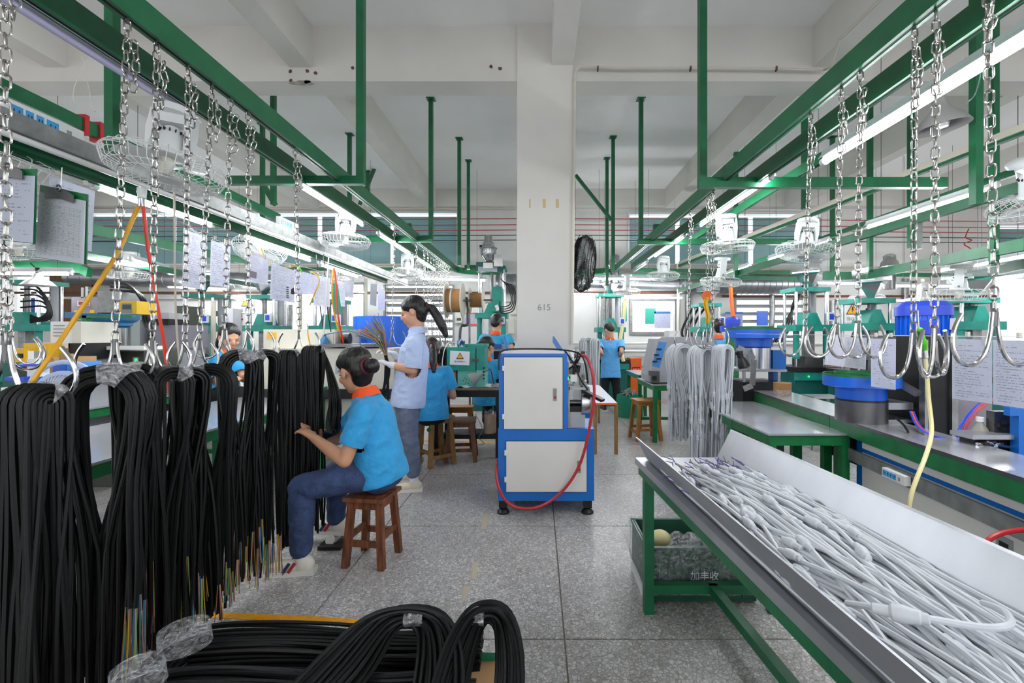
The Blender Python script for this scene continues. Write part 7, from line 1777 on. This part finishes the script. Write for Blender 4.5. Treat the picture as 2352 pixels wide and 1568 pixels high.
for i, (px0, px1, py, m) in enumerate(((1310, 2300, 618, 'conduit'), (0, 1060, 612, 'conduit'), (100, 640, 684, 'white_plastic'), (1310, 1560, 806, 'white_plastic'), (1310, 1560, 841, 'galv'), (440, 1184, 478, 'conduit'), (1310, 2352, 788, 'white_plastic'), (880, 1184, 690, 'white_plastic'))):
    tag(MB().cyl(P(px0, py, 9.2), P(px1, py, 9.2), .028, n=8).build('wall_pipe', m), 'horizontal wall pipe at the back, %s' % ('under the right blinds', 'under the left blinds', 'above the far left machines', 'below the right window', 'low, right of the pillar', 'high, above the left blinds', 'low across the right side', 'left of the pillar, mid height')[i], 'pipe')
for i, (py, m) in enumerate(((503, 'deep_red'), (517, 'deep_red'), (529, 'deep_red'), (541, 'green_dark'), (552, 'sign_black'))):
    for a, b_, k in ((0, 1186, 'left'), (1310, 2352, 'right')):
        tag(MB().tube(spline([P(a, py + (2 if k == 'left' else -1), 9.1), P((a + b_) / 2, py + 2, 9.1), P(b_, py + (-1 if k == 'left' else 6), 9.1)], 6), .008, 5).build('wall_wire', m), '%s wall wire %s of the pillar, row %s from the top' % ({'deep_red': 'red', 'green_dark': 'green', 'sign_black': 'black'}[m], k, ('first', 'second', 'third', 'fourth', 'fifth')[i]), 'wire')
tag(MB().tube(spline([P(2225, 525, 9.05), P(2218, 545, 9.0), P(2232, 552, 9.0), P(2214, 560, 9.0), P(2230, 572, 9.0), P(2216, 578, 9.0), P(2226, 585, 9.0)], 6), .01, 5).build('wire_coil', 'deep_red'), 'coil of red wire on the back wall at right', 'wire')
pipe('dark coil spring hose hanging behind the second right chain', [P(2108, 508, 6.0), P(2108, 572, 6.0)], .05, 'strip_grey', 'coil_hose', 10, 12, 'hose')
for i, (px, y0, y1, Y) in enumerate(((1558, 605, 780, 8.9), (2128, 640, 770, 7.0), (2120, 640, 760, 7.2), (1900, 660, 780, 8.4), (490, 690, 790, 6.0), (690, 640, 720, 8.9), (840, 640, 755, 8.6))):
    tag(MB().cyl(P(px, y0, Y), V((PX(px, Y), Y, 0)), .03, n=10).build('stand_pipe', 'conduit'), 'cream upright pipe at the back, %s' % ('right of the framed window', 'left of the blue motor, front', 'left of the blue motor, rear', 'behind the right press', 'left of the peeking woman', 'above the left window', 'left of the standing woman')[i], 'pipe')
tag(MB().tube(spline([P(1436, 690, 8.4), P(1432, 735, 8.4), P(1424, 790, 8.3), P(1432, 830, 8.2)], 6), .035, 8).build('cream_hose', 'cream_hose'), 'thick cream hose beside the press right of the pillar', 'hose')
for i in range(3): tag(MB().tube(spline([P(1592 + i * 14, 705, 8.6), P(1576 + i * 12, 735, 8.6), P(1566 + i * 12, 765, 8.6), P(1580 + i * 10, 790, 8.5)], 6), .022, 6).build('black_hose', 'black_rubber'), 'black hose arching left of the right grey bundle, number %s' % ('one, leftmost', 'two, middle', 'three, rightmost')[i], 'hose')
for i in range(4): tag(MB().tube(spline([P(1850 - i * 6, 650 + 6 * i, 8.0), P(1830 - i * 4, 695 + 5 * i, 7.9), P(1800 + i * 6, 745, 7.8), P(1776 + i * 6, 785, 7.6)], 5), .018, 6).build('black_hose', 'black_rubber'), 'black cable slanting across the louvred window, %s' % ('topmost', 'second', 'third', 'lowest')[i], 'hose')
for i in range(4): tag(MB().tube(spline([P(2010 - i * 6, 690 + 6 * i, 6.5), P(1990 - i * 4, 720 + 5 * i, 6.5), P(1965 + i * 6, 755, 6.4), P(1950 + i * 4, 790, 6.2)], 5), .014, 6).build('black_hose', 'black_rubber'), 'black cable slanting left of the square-column press, %s' % ('topmost', 'second', 'third', 'lowest')[i], 'hose')
for i in range(5): tag(MB().tube(spline([P(48, 650 + i * 14, 5.8), P(80 + i * 4, 655 + i * 12, 5.8), P(110, 690 + i * 6, 5.8), P(116 - i * 6, 730, 5.8), P(70, 740 - i * 4, 5.8)], 6), .012, 6).build('black_hose', 'black_rubber'), 'black cable looping before the far left window, %s' % ('first', 'second', 'third', 'fourth', 'fifth')[i], 'hose')
for i in range(3): tag(MB().tube(spline([P(255, 650 + 8 * i, 5.2), P(295 + 8 * i, 655 + 8 * i, 5.1), P(325 + 4 * i, 690, 5.0), P(330 + 6 * i, 735, 5.0), P(345 + 4 * i, 770, 4.9)], 6), .016, 6).build('black_hose', 'black_rubber'), 'black hose arching right of the yellow display unit, %s' % ('inner', 'middle', 'outer')[i], 'hose')
# brown boards in the far left wall and the dark opening behind the ponytail
tag(MB().bb((PX(118, 9.25), 9.22, PZ(742, 9.25)), (PX(214, 9.25), 9.27, PZ(632, 9.25))).build('wall_board', 'wood_brown'), 'brown board on the back wall right of the far left window', 'board')
t = block_machine('grey wall cabinet on the back wall behind the sheets', 'wall_cabinet', [('body', 'grey_paint', 500, 535, 708, 790, 9.0, .25), ('display', 'display', 488, 510, 714, 726, 8.95, .05)], 'cabinet', base=1.2)
# ---- signs
def tri_sign(label, px, py, Y, w, h, txt=None, sub=None, tri=.3):
    t = thing('warning_sign', label, 'sign', tuple(P(px, py, Y)), 'yellow triangle warning signs')
    if w: panel_mesh('plate', [P(px - w / 2, py - h / 2, Y), P(px + w / 2, py - h / 2, Y), P(px + w / 2, py + h / 2, Y), P(px - w / 2, py + h / 2, Y)], 'sign_white', t, .004)
    c = P(px, py - h * .08, Y - .006); s = tri * Y / F
    for k, m, d in ((1, 'sign_black', 0), (.82, 'sign_yellow', .003)):
        MB().add([c + V((0, -d, s * k)), c + V((s * k, -d, -s * .75 * k)), c + V((-s * k, -d, -s * .75 * k))], [(0, 2, 1)]).build('triangle', m, t, smooth=False)
    MB().add([c + V((x_ * s, -.006, z_ * s)) for x_, z_ in ((-.05, .45), (.16, .45), (.04, .08), (.18, .08), (-.1, -.5), (-.02, -.05), (-.16, -.05))], [(0, 6, 5, 4, 3, 2, 1)]).build('symbol', 'sign_black', t, smooth=False)
    if txt: text_mesh('lettering', txt, h * .2 * Y / F, 'sign_black', t, P(px, py + h * .36, Y - .004), (R(90), 0, 0), depth=.0004)
    return t
tri_sign('silver warning board with yellow triangle behind the hook chains', 1958, 715, 9.27, 40, 48, '当心碰', tri=15)
tri_sign('warning board with yellow triangle by the seventh chain', 568, 696, 9.27, 30, 46, '当心夹手', tri=15)
tri_sign('small yellow triangle sign above a red label by the second sheet', 550, 723, 9.29, 0, 14, tri=7)
tri_sign('small yellow sign right of the pillar near the back press', 1436, 692, 9.28, 12, 16, tri=6)
tag(MB().bb((PX(543, 9.28), 9.28, PZ(735, 9.28)), (PX(557, 9.28), 9.3, PZ(731, 9.28))).build('red_label', 'red_stripe'), 'small red label below the yellow triangle on the left', 'label')
ntc = document('white safety notice with red stripes behind the spools', [(1066, 716, 9.27), (1110, 716, 9.27), (1110, 746, 9.27), (1066, 746, 9.27)], 'print_sparse', group='notices on the back wall', sleeve=False)
for i, py in enumerate((719, 745)): MB().bb((PX(1068, 9.25), 9.245, PZ(py + 1, 9.25)), (PX(1108, 9.25), 9.255, PZ(py - 1, 9.25))).build('red_band', 'orange_bright', ntc)
for i, (px0, px1, y0, y1, m) in enumerate(((1482, 1506, 708, 744, 'sheet_green'), (1503, 1540, 715, 752, 'blue_clip'), (1666, 1706, 716, 752, 'blue_clip'), (1738, 1764, 714, 748, 'bright_blue'), (1424, 1440, 702, 738, 'sheet_green'), (62, 80, 684, 722, 'blue_clip'), (52, 62, 684, 716, 'green_table'))):
    Y = 9.2
    t = thing('hanging_board', '%s clip board hanging at the back, %s' % (('green', 'blue', 'blue', 'plain blue', 'green', 'blue', 'green')[i], ('left one in the framed right window', 'right one in the framed right window', 'left of the blue far motor', 'in the louvred window', 'beside the press right of the pillar', 'in the far left window', 'at the left of the far left window')[i]), 'clipboard', tuple(P(px0, y0, Y)), 'boards hanging at the back windows')
    panel_mesh('board', [P(px0, y0, Y), P(px1, y0, Y), P(px1, y1, Y), P(px0, y1, Y)], m, t, .006)
    if i in (1, 2): panel_mesh('sheet', [P(px0, y0 + 5, Y - .01), P(px1, y0 + 5, Y - .01), P(px1, y1 + 2, Y - .01), P(px0, y1 + 2, Y - .01)], 'print_sparse', t, .002)
# ---- meter boxes on the wall left of the pillar
block_machine('beige switch boxes on the wall beside the pillar', 'switch_box', [('box', 'cream', 1164, 1180, 732, 766, 9.1, .2), ('door', 'grey_paint', 1160, 1165, 738, 764, 9.08, .15), ('box', 'cream', 1172, 1186, 700, 722, 9.1, .2)], 'box', base=1.3)
block_machine('small beige meter on the wall below the large spool', 'meter', [('case', 'cream', 1046, 1061, 726, 741, 9.18, .12), ('display', 'display', 1049, 1059, 730, 736, 9.17, .01)], 'meter', base=1.5)
# ---- stuff by the back press, right of pillar
t = thing('scrap_sack', 'green sack overflowing with grey offcuts at the back right', 'sack', (PX(1446, 7.3), 7.3, 0))
MB().grid(lambda u, v: V((PX(1446, 7.3) + (.19 + .03 * math.sin(PI * v) + .015 * math.sin(13 * 6.28 * u / 2 + 6 * v)) * math.cos(6.28 * u), 7.3 + (.17 + .02 * math.sin(9 * 6.28 * u / 2)) * math.sin(6.28 * u), .36 * v * (1 + .03 * math.sin(25 * u)))), 40, 10).build('sack', 'green_bag', t)
b = MB(); rd = random.Random(6)
for i in range(70): 
    a = rd.uniform(0, 6.28); r_ = rd.uniform(0, .15); b.box((PX(1446, 7.3) + r_ * math.cos(a), 7.3 + r_ * math.sin(a), .35 + .08 * (1 - r_ / .15) + rd.uniform(-.02, .03)), (.05, .012, .012), rz=rd.uniform(0, 3), m=Matrix.Rotation(rd.uniform(-.8, .8), 3, 'Y'))
b.build('offcuts', 'scrap', t, kind='stuff')
MB().lathe([(.12, 0), (.17, .3)], (PX(1446, 7.3), 7.3, .02), 16).build('filling', 'green_bag', t)
def metal_stool(label, px, Y, h=.52):
    x = PX(px, Y); t = thing('metal_stool', label, 'stool', (x, Y, 0), 'steel stools'); MB().bb((x - .17, Y - .13, h - .02), (x + .17, Y + .13, h)).build('seat', 'steel_brushed', t, smooth=False)
    for sx in (-1, 1):
        for sy in (-1, 1): MB().bar((x + sx * .2, Y + sy * .16, 0), (x + sx * .13, Y + sy * .1, h - .02), .028, .028).build('leg', 'galv', t, smooth=False)
        MB().bar((x + sx * .185, Y - .14, .12), (x + sx * .185, Y + .14, .12), .02, .02).build('stretcher', 'galv', t, smooth=False)
    MB().bar((x - .185, Y - .14, .12), (x + .185, Y - .14, .12), .02, .02).build('stretcher', 'galv', t, smooth=False)
    return t
metal_stool('plain steel stool in front of the teal press at right', 1888, 5.3, .6)
metal_stool('plain steel stool behind the narrow document', 2062, 4.9, .62)
steel_table('thin green frame table behind the black machine', PX(2066, 4.0), PX(2130, 4.0), 3.9, 4.5, .86)
# far small motor with orange hose
t = thing('electric_motor', 'violet blue far motor beneath an orange hose', 'motor', tuple(P(1683, 770, 6.0))); q = V((PX(1683, 6.0), 6.0, PZ(765, 6.0)))
MB().lathe([(.085, 0), (.085, .12)], q, 20).build('housing', 'motor_blue', t); MB().lathe([(.095, .12), (.095, .18), (.07, .21), (0, .212)], q, 20).build('fan_cowl', 'motor_blue', t); MB().bb((q.x - .15, 5.98, q.z + .02), (q.x - .08, 6.06, q.z + .1)).build('terminal_box', 'motor_blue', t, smooth=False); MB().bb((q.x - .06, 5.95, 0), (q.x + .06, 6.07, q.z)).build('stand', 'green_table', t, smooth=False)
tag(MB().tube(spline([P(1678, 655, 7.0), P(1680, 690, 6.9), P(1684, 728, 6.8)], 5), .03, 10).build('orange_hose', 'orange'), 'orange translucent hose above the far violet motor', 'hose')
t = thing('orange_disc', 'round orange disc with yellow cloth strap on a grey chain', 'disc', tuple(P(1625, 680, 3.72))); MB().cyl(P(1624, 679, 3.74), P(1624, 679, 3.76), .042, n=24).build('disc', 'orange', t); MB().grid(lambda u, v: P(1619 + 10 * u - 3 * math.sin(6 * v), 682 + 60 * v, 3.72 + .01 * math.sin(9 * u)), 4, 8).build('strap', 'yellow', t)
t = thing('blue_rag', 'crumpled blue rag on the teal press', 'rag', tuple(P(1058, 790, 5.0))); MB().grid(lambda u, v: P(1050 + 18 * u, 780 + 14 * v + 3 * math.sin(9 * u), 4.98 + .04 * math.sin(7 * v + 5 * u)), 12, 8).build('rag', 'rag_blue', t)
t = thing('bent_pipe', 'bent grey steel pipe stand below the large spool', 'pipe', tuple(P(1056, 780, 5.8))); MB().tube(spline([P(1063, 686, 5.8), P(1073, 688, 5.8), P(1074, 740, 5.8), P(1068, 747, 5.8), P(1058, 752, 5.8), P(1056, 800, 5.8), P(1056, 900, 5.8)], 5), .018, 8).build('tube', 'steel_dark', t)
MB().cyl(V((PX(1078, 5.9), 5.95, 0)), P(1078, 690, 5.95), .014, n=8).build('upright', 'galv', t)
t = block_machine('grey cable tray with conduits in front of the girl', 'sorting_rack', [('rack', 'grey_paint', 1130, 1170, 792, 806, 6.0, .3), ('slats', 'blue_clip', 1134, 1152, 790, 800, 5.98, .02), ('legs', 'black_metal', 1134, 1166, 806, 1000, 6.05, .2)], 'rack')
